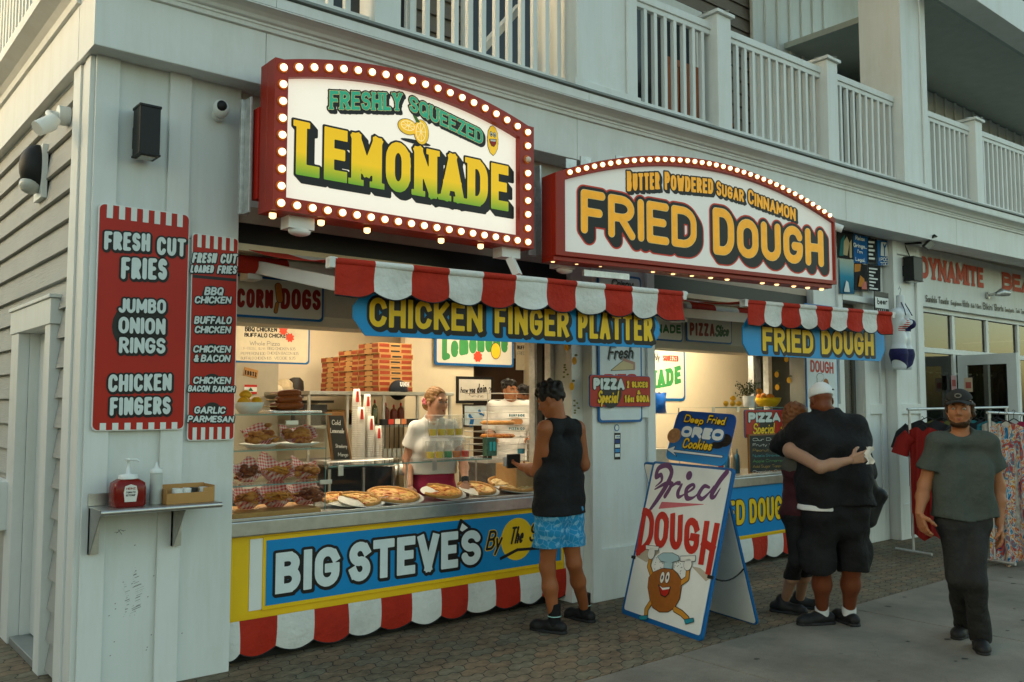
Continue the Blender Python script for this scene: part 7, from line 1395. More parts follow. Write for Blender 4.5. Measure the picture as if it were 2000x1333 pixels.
# ================================================================ PEOPLE: bodies grown from smooth distance fields
def N_(v): v = np.asarray(v, float); return v / max(1e-9, np.linalg.norm(v))
def cap(a, b, r0, r1=None): return ('c', np.asarray(a, float), np.asarray(b, float), r0, r0 if r1 is None else r1)
def eli(c, r, M=None): return ('e', np.asarray(c, float), np.asarray(r, float), np.eye(3) if M is None else M)
def pbox(p):
    if p[0] == 'c': r = max(p[3], p[4]); return np.minimum(p[1], p[2]) - r, np.maximum(p[1], p[2]) + r
    r = p[2].max(); return p[1] - r, p[1] + r
def pdist(p, X, Y, Z):
    if p[0] == 'c':
        a, b = p[1], p[2]; d = b - a; L2 = max(1e-12, d @ d); gx, gy, gz = X - a[0], Y - a[1], Z - a[2]
        t = np.clip((gx * d[0] + gy * d[1] + gz * d[2]) / L2, 0, 1); return np.sqrt((gx - t * d[0]) ** 2 + (gy - t * d[1]) ** 2 + (gz - t * d[2]) ** 2) - (p[3] + (p[4] - p[3]) * t)
    gx, gy, gz = X - p[1][0], Y - p[1][1], Z - p[1][2]; M = p[3]; r = p[2]
    q = [(gx * M[0, i] + gy * M[1, i] + gz * M[2, i]) / r[i] for i in range(3)]; n = np.sqrt(q[0] ** 2 + q[1] ** 2 + q[2] ** 2); return (n - 1) * r.min() * np.where(n > 1, 1.0, 1.0)
class Field:
    """smooth union of groups of prims on one grid"""
    def __init__(s, groups, h, grow=0.0, pad=.03):
        al = [p for g, k in groups for p in g]; lo = np.min([pbox(p)[0] for p in al], 0) - grow - pad; hi = np.max([pbox(p)[1] for p in al], 0) + grow + pad
        s.lo, s.h = lo, h; n = np.ceil((hi - lo) / h).astype(int) + 1; s.ax = [(lo[i] + h * np.arange(n[i])).astype(np.float32) for i in range(3)]; s.D = np.full(n, .2, np.float32)
        for g, k in groups: s.union(g, k, grow)
    def _sl(s, a, b):
        sl = []
        for i in range(3):
            i0 = max(0, int((a[i] - s.lo[i]) / s.h)); i1 = min(len(s.ax[i]), int((b[i] - s.lo[i]) / s.h) + 2); sl.append(slice(i0, max(i1, i0)))
        return tuple(sl)
    def union(s, prims, k, grow=0.0, lim=None):
        for p in prims:
            a, b = pbox(p); m = grow + k + 3 * s.h; sl = s._sl(a - m, b + m); X, Y, Z = s.ax[0][sl[0]][:, None, None], s.ax[1][sl[1]][None, :, None], s.ax[2][sl[2]][None, None, :]
            d = (pdist(p, X, Y, Z) - grow).astype(np.float32); o = s.D[sl]
            if lim is not None: n_ = N_(lim[1]); d = np.maximum(d, ((X - lim[0][0]) * n_[0] + (Y - lim[0][1]) * n_[1] + (Z - lim[0][2]) * n_[2]).astype(np.float32))
            if k > 0: hh = np.clip(.5 + .5 * (o - d) / k, 0, 1); s.D[sl] = o * (1 - hh) + d * hh - k * hh * (1 - hh)
            else: s.D[sl] = np.minimum(o, d)
        return s
    def cut(s, prims, k=.006):
        for p in prims:
            a, b = pbox(p); m = k + 3 * s.h; sl = s._sl(a - m, b + m); X, Y, Z = s.ax[0][sl[0]][:, None, None], s.ax[1][sl[1]][None, :, None], s.ax[2][sl[2]][None, None, :]
            d = -pdist(p, X, Y, Z); o = s.D[sl]; hh = np.clip(.5 + .5 * (d - o) / k, 0, 1); s.D[sl] = o * (1 - hh) + d * hh + k * hh * (1 - hh)
        return s
    def clip(s, p, n):
        """keep the side the normal points away from"""
        n = N_(n); X, Y, Z = s.ax[0][:, None, None], s.ax[1][None, :, None], s.ax[2][None, None, :]; s.D = np.maximum(s.D, ((X - p[0]) * n[0] + (Y - p[1]) * n[1] + (Z - p[2]) * n[2]).astype(np.float32)); return s
    def clipf(s, f): X, Y, Z = s.ax[0][:, None, None], s.ax[1][None, :, None], s.ax[2][None, None, :]; s.D = np.maximum(s.D, f(X, Y, Z).astype(np.float32)); return s
    def fold(s, amp, fr=38.0, seed=0, dirs=None):
        rs = np.random.RandomState(seed); X, Y, Z = s.ax[0][:, None, None], s.ax[1][None, :, None], s.ax[2][None, None, :]
        for i in range(4):
            d = N_(rs.randn(3) * (1, 1, .8)); f = fr * (.5 + rs.rand()); s.D = s.D + (amp * .5 * np.sin((X * d[0] + Y * d[1] + Z * d[2]) * f + rs.rand() * 6 + 1.2 * np.sin(Z * 9 + i))).astype(np.float32)
        return s
    def mesh(s):
        D = s.D; h = s.h; S = D < 0; c = lambda i, j, k, A: A[i:A.shape[0] - 1 + i, j:A.shape[1] - 1 + j, k:A.shape[2] - 1 + k]
        cs = [(i, j, k) for i in (0, 1) for j in (0, 1) for k in (0, 1)]; n_in = sum(c(*q, S).astype(np.int8) for q in cs); act = (n_in > 0) & (n_in < 8); ci = np.argwhere(act)
        if not len(ci): return np.zeros((0, 3)), []
        acc = np.zeros((len(ci), 3)); cnt = np.zeros(len(ci))
        for a in range(8):
            for b in range(a + 1, 8):
                qa, qb = np.array(cs[a]), np.array(cs[b])
                if np.abs(qa - qb).sum() != 1: continue
                A, B = ci + qa, ci + qb; da, db = D[tuple(A.T)], D[tuple(B.T)]; x = (da < 0) != (db < 0); t = np.where(x, da / np.where(x, da - db, 1), 0)[:, None]; acc += np.where(x[:, None], A + (B - A) * t, 0); cnt += x
        V = acc / cnt[:, None] * h + s.lo; idx = np.full(act.shape, -1, np.int64); idx[tuple(ci.T)] = np.arange(len(ci)); F = []
        for ax in range(3):
            o1, o2 = [(1, 2), (2, 0), (0, 1)][ax]; sh = [slice(None)] * 3; sh2 = [slice(None)] * 3; sh[ax] = slice(0, -1); sh2[ax] = slice(1, None); e = np.argwhere(S[tuple(sh)] != S[tuple(sh2)])
            e = e[(e[:, o1] > 0) & (e[:, o2] > 0) & (e[:, o1] < act.shape[o1]) & (e[:, o2] < act.shape[o2])]
            if not len(e): continue
            def cell(d1, d2): q = e.copy(); q[:, o1] += d1; q[:, o2] += d2; return idx[tuple(q.T)]
            Q = np.stack([cell(-1, -1), cell(0, -1), cell(0, 0), cell(-1, 0)], 1); ins = S[tuple(e.T)]; Q[~ins] = Q[~ins][:, ::-1]; F.append(Q[(Q >= 0).all(1)])
        return V, np.concatenate(F)
def grow_obj(fields, name, mat, parent):
    b = MB()
    for f in (fields if isinstance(fields, list) else [fields]):
        V, F = f.mesh(); o = len(b.v); b.v.extend(V.tolist()); b.f.extend((F + o).tolist() if len(F) else []); b.mi.extend([0] * len(F)); b.sm.extend([True] * len(F))
    return b.build(name, mat, parent)
def skin_mat(name, col):
    m = mk(name, col, .5, var=.07, scale=9, bump=.05, bscale=200); m.node_tree.nodes['Principled BSDF'].inputs['Subsurface Weight'].default_value = .08; m.node_tree.nodes['Principled BSDF'].inputs['Subsurface Radius'].default_value = (.02, .008, .004); return m
def hand_prims(w, f, n, curl=.45, size=1.0, side=1, thumb=.6):
    """w wrist, f towards the fingers, n palm normal; side +1: thumb towards n x f"""
    f = N_(f); n = N_(n - f * np.dot(n, f)); s = np.cross(n, f) * side; P = []; z = size
    for i, (off, ln) in enumerate(((.030, .070), (.010, .078), (-.010, .072), (-.028, .056))):
        k = w + f * (.088 - .004 * abs(i - 1)) * z + s * off * z; P.append(cap(w + s * off * .6 * z + f * .01, k, .0145 * z, .0115 * z)); d = f; p = k
        for j, (r0, r1) in enumerate(((.0098, .009), (.009, .008), (.008, .0068))):
            a = curl * (.6 + .5 * j) * (1 + .12 * i); d = N_(d * math.cos(a) + n * math.sin(a)); q = p + d * ln * z * (.45, .31, .24)[j]; P.append(cap(p, q, r0 * z, r1 * z)); p = q
    t0 = w + f * .025 * z + s * .022 * z; t1 = t0 + N_(s * .8 + f * .55 + n * .3) * .042 * z; t2 = t1 + N_(s * .25 + f * .8 + n * thumb) * .032 * z; t3 = t2 + N_(f * .8 + n * (thumb + .2)) * .026 * z
    return P + [cap(t0, t1, .015 * z, .012 * z), cap(t1, t2, .0115 * z, .0098 * z), cap(t2, t3, .0098 * z, .008 * z), eli(w + f * .05 * z, np.array((.03, .03, .014)) * z, np.stack([f, s, n], 1))]
def head_frame(c, f, up=Z3): f = N_(f); l = N_(np.cross(f, up)); return np.asarray(c, float), l, f, np.cross(l, f)   # l: the head's right
def head_prims(H, z=1.0, jaw=1.0, nose=1.0):
    c, l, f, u = H; M = np.stack([l, f, u], 1); Q = lambda a, b, d: c + (l * a + f * b + u * d) * z
    A = [eli(Q(0, -.012, .032), np.array((.074, .094, .088)) * z, M), eli(Q(0, .022, -.03), np.array((.060 * jaw, .070, .078)) * z, M), eli(Q(0, .052, -.092), np.array((.030 * jaw, .026, .022)) * z, M)]
    for s in (-1, 1): A += [eli(Q(s * .036, .058, -.022), np.array((.026, .024, .028)) * z, M), cap(Q(s * .052 * jaw, .0, -.05), Q(s * .03 * jaw, .05, -.09), .02 * z)]
    B = [cap(Q(0, .088, .022), Q(0, .106 * (.5 + .5 * nose), -.022), .0085 * z, .0115 * z * nose), cap(Q(-.011, .092, -.03), Q(.011, .092, -.03), .0085 * z), cap(Q(-.036, .078, .03), Q(.036, .078, .03), .012 * z), cap(Q(-.02, .082, -.056), Q(.02, .082, -.056), .0085 * z), cap(Q(-.016, .081, -.068), Q(.016, .081, -.068), .0085 * z)]
    E = [eli(Q(s * .077, -.012, -.005), np.array((.010, .021, .031)) * z, M) for s in (-1, 1)]
    C = [eli(Q(s * .032, .098, .008), np.array((.019, .018, .012)) * z, M) for s in (-1, 1)]
    return A, B, E, C, Q, M
def head_field(H, z=1.0, neck=None, jaw=1.0, nose=1.0, h=.0042):
    A, B, E, C, Q, M = head_prims(H, z, jaw, nose); F = Field([(A, .03)], h, pad=.05)
    if neck is not None: F = Field([(A + [cap(Q(0, -.025, -.06), neck, .052 * z, .058 * z)], .03)], h, pad=.04)
    F.union(B, .012); F.union(E, .006); F.cut(C, .012); return F, Q, M, A
def face_parts(Q, M, par, z, iris, brow, lip):
    b = MB()
    for s in (-1, 1): b.ball(Q(s * .032, .0785, .007), (.0118 * z, .0118 * z, .0095 * z), 12, 8)
    e = b.build('eye', mk('eye_white', (.30, .275, .25), .4), par); b = MB()
    for s in (-1, 1): b.ball(Q(s * .032, .0855, .007), .0054 * z, 8, 6)
    b.build('iris', mk('iris_' + iris.strip('#'), iris, .2), e); b = MB()
    for s in (-1, 1): b.tube([Q(s * .014, .088, .026), Q(s * .032, .0895, .034), Q(s * .052, .074, .028)], [.0032 * z, .0045 * z, .002 * z], 6)
    b.build('eyebrow', brow, par); b = MB(); b.tube([Q(-.024, .0825, -.06), Q(-.010, .092, -.057), Q(0, .0925, -.059), Q(.010, .092, -.057), Q(.024, .0825, -.06)], [.0025 * z, .005 * z, .005 * z, .005 * z, .0025 * z], 7); b.tube([Q(-.02, .083, -.064), Q(0, .0915, -.068), Q(.02, .083, -.064)], [.0025 * z, .0062 * z, .0025 * z], 7); b.build('lips', lip, par)
def torso_prims(J, g=1.0, belly=0.0, bust=0.0, f=None):
    ls, rs, lh, rh = J['ls'], J['rs'], J['lh'], J['rh']; sm, hm = (ls + rs) / 2, (lh + rh) / 2; la = N_(rs - ls); W = np.linalg.norm(rs - ls); hl = N_(rh - lh); hw = np.linalg.norm(rh - lh) / 2
    P = [cap(ls, rs, .062 * g), cap(J['nk'], ls + (rs - ls) * .2 - Z3 * .01, .05 * g, .055), cap(J['nk'], rs - (rs - ls) * .2 - Z3 * .01, .05 * g, .055)]
    ch = sm * .72 + hm * .28; ws = sm * .34 + hm * .66
    P += [cap(ch - la * W * .22, ch + la * W * .22, .106 * g), cap(hm - hl * (hw * .9), hm + hl * (hw * .9), .112 * g)]
    for o in (-1, 1): P += [cap(ch + la * o * W * .2, ws + hl * o * (hw * .55 + belly * .5), .104 * g, .098 * g + belly * .4), cap(ws + hl * o * (hw * .55 + belly * .5), hm + hl * o * hw * .8, .098 * g + belly * .4, .112 * g)]
    if belly and f is not None: P.append(eli(ws + f * .06 - Z3 * .03, (.17 + belly, .16 + belly, .17)))
    if bust and f is not None:
        for s in (-1, 1): P.append(eli(ch + f * .085 + la * s * .075 - Z3 * .02, (bust, bust, bust)))
    return P
def leg_prims(J, g=1.0):
    P = []
    for s in 'lr': P += [cap(J[s + 'h'], J[s + 'k'], .088 * g, .056 * g), cap(J[s + 'k'], (J[s + 'k'] * .62 + J[s + 'a'] * .38), .054 * g, .056 * g), cap(J[s + 'k'] * .62 + J[s + 'a'] * .38, J[s + 'a'], .055 * g, .036 * g)]
    return P
def arm_prims(J, s, g=1.0): return [cap(J[s + 's'], J[s + 'e'], .054 * g, .041 * g), cap(J[s + 'e'], J[s + 'e'] * .6 + J[s + 'w'] * .4, .041 * g, .039 * g), cap(J[s + 'e'] * .6 + J[s + 'w'] * .4, J[s + 'w'], .039 * g, .026 * g)]
def shoe(par, a, toe, mat, sole, w_=1.0, name='shoe', hi=.05, sock=None):
    """a: ankle, toe: tip on the ground"""
    a = np.asarray(a, float); d = N_((toe - a) * (1, 1, 0)); s = np.array((-d[1], d[0], 0)); g0 = np.array((a[0], a[1], 0)); L = .19
    he = g0 - d * .055; tp = g0 + d * L
    F = Field([([cap(he + Z3 * .042, g0 + d * .02 + Z3 * .05, .040 * w_, .043 * w_), cap(g0 + d * .02 + Z3 * .045, tp - d * .05 + Z3 * .03, .043 * w_, .040 * w_), cap(tp - d * .05 + Z3 * .03, tp - d * .02 + Z3 * .026, .040 * w_, .030 * w_)] + ([cap(g0 + Z3 * .05, g0 + Z3 * hi, .042)] if hi > .05 else []), .03)], .006); F.clip((0, 0, .014), (0, 0, -1)); o = grow_obj(F, name, mat, par)
    F = Field([([cap(he + Z3 * .0, g0 + d * .06, .043 * w_, .046 * w_), cap(g0 + d * .06, tp - d * .03, .046 * w_, .040 * w_)], .02)], .006); F.clip((0, 0, .022), (0, 0, 1)); F.clip((0, 0, .001), (0, 0, -1)); grow_obj(F, 'sole', sole, o); return o
def person(label, base): return thing('person', label, 'person', (base[0], base[1], 0))
def hairball(Q, M, prims, h=.005, noise=.006, fr=90, seed=0, clips=(), k=.02):
    F = Field([(prims, k)], h, pad=.04); rs = np.random.RandomState(seed); X, Y, Z = F.ax[0][:, None, None], F.ax[1][None, :, None], F.ax[2][None, None, :]
    for i in range(6): d = N_(rs.randn(3)); q = fr * (.5 + rs.rand()); F.D = F.D + (noise * .6 * np.sin((X * d[0] + Y * d[1] + Z * d[2]) * q + rs.rand() * 6)).astype(np.float32)
    for p, n in clips: F.clip(p, n)
    return F
def hair_mat(name, c): return mk(name, c, .5, var=.35, scale=45, bump=.5, bscale=140)
def vary(p, d): return np.asarray(p, float) + np.asarray(d, float)
BLKC = mk('black_cloth', (.008, .008, .0085), .85, var=.3, scale=7, bump=.6, bscale=15, bdist=.03); BLKS = mk('black_shoe', (.012, .012, .012), .6, var=.2); SOLE = mk('dark_sole', (.02, .02, .02), .7)
WTEE = mk('white_tee', (.70, .68, .64), .85, var=.03, bump=.15, bscale=250); WSOCK = mk('white_sock', (.62, .62, .60), .85, var=.05, bump=.2, bscale=300)
VIEW = lambda px_: N_((ray(px_, 667) * (1, 1, 0)))

# ---------------------------------------------------------------- customer in the black tank top
D = 6.38; vd = VIEW(1090); J = {k: atD(x, y, D + dd) for k, (x, y, dd) in dict(nk=(1091, 816, .0), ls=(1066, 838, -.09), rs=(1127, 838, .09), le=(1051, 922, .0), lw=(1018, 912, .20), re=(1139, 908, .13), rw=(1118, 925, .36), lh=(1076, 1000, -.06), rh=(1106, 1000, .06), lk=(1069, 1108, .0), rk=(1121, 1100, .08)).items()}
gl_, gr_ = atZ(1083, 1236, 0), atZ(1142, 1213, 0); J['la'], J['ra'] = gl_ + Z3 * .085, gr_ + Z3 * .085
SK1 = skin_mat('skin_tan', '#985a36'); P1 = person('person in black tank top and blue patterned shorts standing at the pizza counter', gl_)
hd = atD(1076, 783, D + .02); fwd = N_(np.array((-.42, .88, -.42))); Hh = head_frame(hd, fwd); HF, Q, M, A = head_field(Hh, .98, neck=J['nk'] - Z3 * .03)
body = Field([(torso_prims(J, .82) + leg_prims(J, .95), .035), (arm_prims(J, 'l', 1.12) + arm_prims(J, 'r', 1.12), .03)], .008)
hl = hand_prims(J['lw'], N_(J['lw'] - J['le'] + (0, 0, .02)), np.array((.3, .6, .5)), .7, 1.0, -1); hr = hand_prims(J['rw'], N_(J['rw'] - J['re']), np.array((-.6, .2, .6)), .6, 1.0, 1)
grow_obj([body, HF, Field([(hl, .008)], .0035), Field([(hr, .008)], .0035)], 'body', SK1, P1)
face_parts(Q, M, P1, .98, '#2a1a10', hair_mat('hair_black', (.012, .009, .007)), mk('lip_brown', '#7a3a30', .4))
rs = np.random.RandomState(2); curls = [eli(Q(0, -.02, .05), (.085, .105, .082), M), eli(Q(0, -.065, .01), (.062, .045, .05), M)] + [eli(Q(*(np.array((.07, .09, .07)) * N_(rs.randn(3) * (1, 1, .8) + (0, -.2, .8)) + (0, -.015, .062))), np.array((.022, .022, .02)) * (.7 + .6 * rs.rand())) for _ in range(90)]
grow_obj(hairball(Q, M, curls, .005, .004, 110, 1, [(Q(0, .085, .04), N_(M @ np.array((0, 1, -.35)))), (Q(0, 0, -.055), -Hh[3])], .012), 'hair', MATS['hair_black'], P1)
tk = Field([(torso_prims(J, .86) + [cap(J['lh'] * .6 + J['ls'] * .4, J['lh'], .09, .122), cap(J['rh'] * .6 + J['rs'] * .4, J['rh'], .09, .122)], .05)], .007, grow=.012); tk.fold(.007, 34, 3); tk.clip((0, 0, atD(1085, 1004, D)[2]), (0, 0, -1)); la_ = N_(J['rs'] - J['ls'])
for s_, e in ((-1, 'ls'), (1, 'rs')):
    q_ = J[e] - la_ * s_ * .012; tk.clipf(lambda X, Y, Z, q_=q_, s_=s_: np.minimum((X - q_[0]) * la_[0] * s_ + (Y - q_[1]) * la_[1] * s_ + .10 * (Z - q_[2]), Z - (q_[2] - .20)))
tk.cut([eli(J['nk'] - vd * .02 + Z3 * .045, (.085, .085, .062))], .01); grow_obj(tk, 'tank_top', BLKC, P1)
def bandana():
    m = mk('bandana_cloth', '#1f86b8', .8, var=.06); n = m.node_tree; b = n.nodes['Principled BSDF']; src = b.inputs['Base Color'].links[0].from_socket; tc = [x for x in n.nodes if x.type == 'TEX_COORD'][0]
    vo = n.nodes.new('ShaderNodeTexVoronoi'); vo.inputs['Scale'].default_value = 22; vo.feature = 'DISTANCE_TO_EDGE'; n.links.new(tc.outputs['Object'], vo.inputs['Vector'])
    bk = n.nodes.new('ShaderNodeTexMagic'); bk.inputs['Scale'].default_value = 14; bk.turbulence_depth = 2; n.links.new(tc.outputs['Object'], bk.inputs[0])
    t = n.nodes.new('ShaderNodeMath'); t.operation = 'GREATER_THAN'; t.inputs[1].default_value = .72; n.links.new(bk.outputs[1], t.inputs[0]); t2 = n.nodes.new('ShaderNodeMath'); t2.operation = 'LESS_THAN'; t2.inputs[1].default_value = .05; n.links.new(vo.outputs['Distance'], t2.inputs[0])
    mxx = n.nodes.new('ShaderNodeMath'); mxx.operation = 'MULTIPLY_ADD'; mxx.inputs[1].default_value = .35; n.links.new(t.outputs[0], mxx.inputs[0]); ml = n.nodes.new('ShaderNodeMath'); ml.operation = 'MULTIPLY'; ml.inputs[1].default_value = .22; n.links.new(t2.outputs[0], ml.inputs[0]); n.links.new(ml.outputs[0], mxx.inputs[2])
    mx = n.nodes.new('ShaderNodeMix'); mx.data_type = 'RGBA'; n.links.new(mxx.outputs[0], mx.inputs[0]); n.links.new(src, mx.inputs[6]); mx.inputs[7].default_value = (*lin('#a8d4e4'), 1); n.links.new(mx.outputs[2], b.inputs['Base Color']); return m
sh_ = Field([([cap(J['lh'], J['rh'], .115), cap(J['lh'], J['lk'], .118, .10), cap(J['rh'], J['rk'], .118, .10), cap(J['lh'] + Z3 * .05, J['rh'] + Z3 * .05, .09)], .03)], .007); sh_.fold(.006, 36, 5); sh_.clip((0, 0, atD(1080, 1068, D)[2]), (0, 0, -1)); sh_.clip((0, 0, atD(1080, 975, D)[2]), (0, 0, 1)); grow_obj(sh_, 'shorts', bandana(), P1)
for s, tp in (('l', atZ(1030, 1228, 0)), ('r', atZ(1100, 1203, 0))):
    a = J[s + 'a']; F = Field([([cap(a + Z3 * .13 + (J[s + 'k'] - a) * .0, a - Z3 * .03, .046, .044), cap(a - Z3 * .03, a - Z3 * .045 + N_((tp - a) * (1, 1, 0)) * .1, .043, .034)], .02)], .006); F.clip(a + Z3 * .12, Z3); grow_obj(F, 'sock', BLKC, P1); shoe(P1, a, tp, BLKS, SOLE, 1.02, 'slide')
    MB().lathe([(.0495, a[2] + .03), (.0495, a[2] + .036)], (a[0], a[1], 0), 18, caps=False).build('sock_stripe', mk('pale_teal', '#a8d8d4', .7), P1)
wl_ = J['lw'] + N_(J['lw'] - J['le']) * .1 + Z3 * .02; t = thing('wallet', 'dark wallet in the hand of the customer in the tank top', 'wallet', wl_); MB(Fr(wl_, N_(RT + FW * .4), N_((0, 0, 1) + RT * .35))).box((-.06, -.045, -.012), (.045, .06, .012)).build('leather', mk('dark_leather', (.02, .02, .018), .5, bump=.2), t, .004)

# ---------------------------------------------------------------- big man in black hugging
D = 6.5; vd = VIEW(1620); J = {k: atD(x, y, D + dd) for k, (x, y, dd) in dict(nk=(1612, 806, .02), ls=(1572, 836, -.02), rs=(1668, 836, .04), le=(1530, 866, .24), lw=(1590, 874, .50), re=(1686, 925, .14), rw=(1640, 945, .38), lh=(1603, 1015, .0), rh=(1658, 1015, .02), lk=(1605, 1108, .0), rk=(1663, 1108, .03)).items()}
gl_, gr_ = atZ(1606, 1219, 0), atZ(1659, 1219, 0); J['la'], J['ra'] = gl_ + Z3 * .09, gr_ + Z3 * .09; SK2 = skin_mat('skin_brown', '#6f3a20'); P2 = person('big person in white backwards cap, black shirt and black cargo shorts hugging a companion', gl_)
hd = atD(1604, 783, D + .03); Hh = head_frame(hd, N_(vd * .9 - RT * .42 - Z3 * .35)); HF, Q, M, A = head_field(Hh, 1.0, neck=J['nk'] - Z3 * .04, jaw=1.0)
body = Field([(torso_prims(J, 1.1, .02) + leg_prims(J, 1.12), .05), ([cap(hd - Z3 * .05, J['nk'] - Z3 * .02, .058, .066)], .04), (arm_prims(J, 'l', 1.2) + arm_prims(J, 'r', 1.2), .03)], .009)
grow_obj([body, HF, Field([(hand_prims(J['lw'], N_(RT - FW * .1), np.array((0, 0, -1.0)) - FW * .5, .3, 1.05, 1), .008)], .004), Field([(hand_prims(J['rw'], N_(-RT + FW * .3), -FW, .3, 1.05, -1), .008)], .004)], 'body', SK2, P2); face_parts(Q, M, P2, 1.0, '#22150d', hair_mat('hair_stubble', (.03, .022, .018)), MATS['lip_brown'])
cp = Field([([eli(Q(0, -.012, .045), np.array((.083, .103, .092)) * 1.0, M)], .02)], .005); cp.clip(Q(0, 0, .028), -(Hh[3] + Hh[2] * -.12)); grow_obj(cp, 'cap', mk('cap_white', (.70, .71, .70), .8, var=.04, bump=.1, bscale=200), P2)
b = MB(Fr(Q(.058, -.093, .045), N_(M @ np.array((-.85, -.5, 0))) * -1 if False else RT)); b.add([(-.012, 0, 0), (.012, 0, 0), (.0, .014, 0)], [(0, 1, 2)]); b.build('cap_badge', BLACK, P2)
sp = torso_prims(J, 1.15, .03) + [cap(J['ls'] * .5 + J['lh'] * .5 + RT * .03, J['lh'] + Z3 * .06 + RT * .02, .155, .16), cap(J['rs'] * .5 + J['rh'] * .5 - RT * .03, J['rh'] + Z3 * .06 - RT * .0, .155, .16), cap(J['ls'] + RT * .05 - Z3 * .12, J['rs'] - RT * .05 - Z3 * .12, .125)]
shf = Field([(sp, .06), ([cap(J['ls'], J['le'], .088, .082), cap(J['le'], J['le'] * .3 + J['lw'] * .7, .08, .072), cap(J['rs'], J['re'], .088, .08), cap(J['re'], J['re'] * .5 + J['rw'] * .5, .078, .07)], .05)], .008, grow=.012); shf.fold(.013, 30, 8); zz = atD(1620, 992, D)[2]; shf.clipf(lambda X, Y, Z: zz + .03 * np.sin(X * 7 + Y * 3) - Z); shf.cut([eli(J['nk'] + Z3 * .06, (.10, .10, .05))], .012); grow_obj(shf, 'shirt', BLKC, P2)
us = Field([([cap(J['lh'] + Z3 * .04, J['rh'] + Z3 * .04, .178)], .02)], .008); zz2 = atD(1600, 968, D)[2]; us.clip((0, 0, zz - .008), (0, 0, -1)); us.clip((0, 0, zz + .03), (0, 0, 1)); us.clip(atD(1612, 990, D), RT); grow_obj(us, 'undershirt', WTEE, P2)
cs = Field([([cap(J['lh'], J['rh'], .15), cap(J['lh'] + Z3 * .1, J['rh'] + Z3 * .1, .152), cap(J['lh'] - RT * .0, J['lk'] - RT * .01, .132, .115), cap(J['rh'] + RT * .0, J['rk'] + RT * .01, .132, .112), cap(J['lh'] - RT * .12 - Z3 * .19 , J['lh'] - RT * .115 - Z3 * .30, .035), cap(J['rh'] + RT * .12 - Z3 * .19, J['rh'] + RT * .115 - Z3 * .31, .038)], .035)], .008); cs.fold(.011, 30, 12); z0 = atD(1620, 1118, D)[2]; cs.clipf(lambda X, Y, Z: z0 + .012 * np.sin(X * 22 + Y * 17) - Z); cs.clip((0, 0, zz + .13), Z3); cs.cut([cap(atD(1633, 1130, D - .3), atD(1632, 1060, D - .3), .012), cap((J['lk'] + J['rk']) / 2 - Z3 * .1, (J['lk'] + J['rk']) / 2 + Z3 * .12, .02)], .02); grow_obj(cs, 'cargo_shorts', BLKC, P2)
for s, tp in (('l', atZ(1548, 1222, 0)), ('r', atZ(1652, 1232, 0) + FH * .0)):
    a = J[s + 'a']; F = Field([([cap(a + Z3 * .06, a - Z3 * .03, .052, .05)], .02)], .006); F.clip(a + Z3 * .035, Z3); grow_obj(F, 'sock', WSOCK, P2); shoe(P2, a, a + (N_(tp - gl_) * .3 if s == 'l' else N_(FH - RT * .25) * .3), BLKS, SOLE, 1.12)
p = atD(1708, 985, 6.6); bg_ = thing('shoulder_bag', 'black bag hanging at the right hip of the big person in black', 'bag', p); F = Field([([cap(atD(1695, 940, 6.6), atD(1722, 968, 6.6), .03), cap(atD(1722, 968, 6.6), atD(1703, 1018, 6.6), .035), cap(atD(1695, 940, 6.6), atD(1690, 1020, 6.6), .05)], .05)], .007); grow_obj(F, 'bag_body', mk('bag_black', (.015, .015, .015), .5, bump=.1), bg_); MB().tube([atD(1700, 945, 6.58), atD(1690, 900, 6.56), atD(1680, 850, 6.55)], .012, 8).build('strap', MATS['bag_black'], bg_)

# ---------------------------------------------------------------- woman in the hug
D = 6.62; J = {k: atD(x, y, D + dd) for k, (x, y, dd) in dict(nk=(1556, 846, .06), ls=(1545, 880, -.12), rs=(1580, 866, .18), le=(1602, 913, -.40), lw=(1661, 899, -.43), re=(1630, 900, .26), rw=(1660, 880, .26), lh=(1553, 1000, -.02), rh=(1572, 1000, .13), lk=(1556, 1095, -.03), rk=(1574, 1095, .1)).items()}
gl_, gr_ = atZ(1527, 1196, 0), atZ(1560, 1188, 0); J['la'], J['ra'] = atD(1533, 1172, np.dot(gl_, FH)), atD(1562, 1172, np.dot(gr_, FH)); SK3 = skin_mat('skin_pale', '#a9826a'); P3 = person('person with reddish hair, maroon tank top and black leggings hugging the big person', gl_)
hd = atD(1557, 819, D + .04); Hh = head_frame(hd, N_(RT * .9 + FW * .35 - Z3 * .1)); HF, Q, M, A = head_field(Hh, .94, neck=J['nk'] - Z3 * .02); fr_ = N_(RT * .8 - FW * .2)
body = Field([(torso_prims(J, .86, 0, .06, fr_) + leg_prims(J, .9), .035), (arm_prims(J, 'l', .98) + arm_prims(J, 'r', .9), .03)], .008)
hw_ = hand_prims(J['lw'], N_(J['lw'] - J['le']), FW, .75, 1.0, -1, .9); grow_obj([body, HF, Field([(hw_, .008)], .0035), Field([(hand_prims(J['rw'], N_(RT), -FW, .4, .95, 1), .008)], .004)], 'body', SK3, P3); face_parts(Q, M, P3, .94, '#3a4a3a', hair_mat('hair_auburn', '#74431f'), mk('lip_pink', '#a85a50', .4))
grow_obj(hairball(Q, M, [eli(Q(0, -.02, .04), (.083, .102, .092), M), cap(Q(0, -.06, .02), Q(0, -.085, -.10), .06, .045), cap(Q(-.06, -.02, 0), Q(-.055, -.05, -.09), .03)], .005, .003, 150, 4, [(Q(0, .05, .05), N_(M @ np.array((0, 1, -.6))))]), 'hair', MATS['hair_auburn'], P3)
zh, zt_b, zbr = atD(1560, 1012, D)[2], atD(1550, 905, D)[2], atD(1550, 928, D)[2]
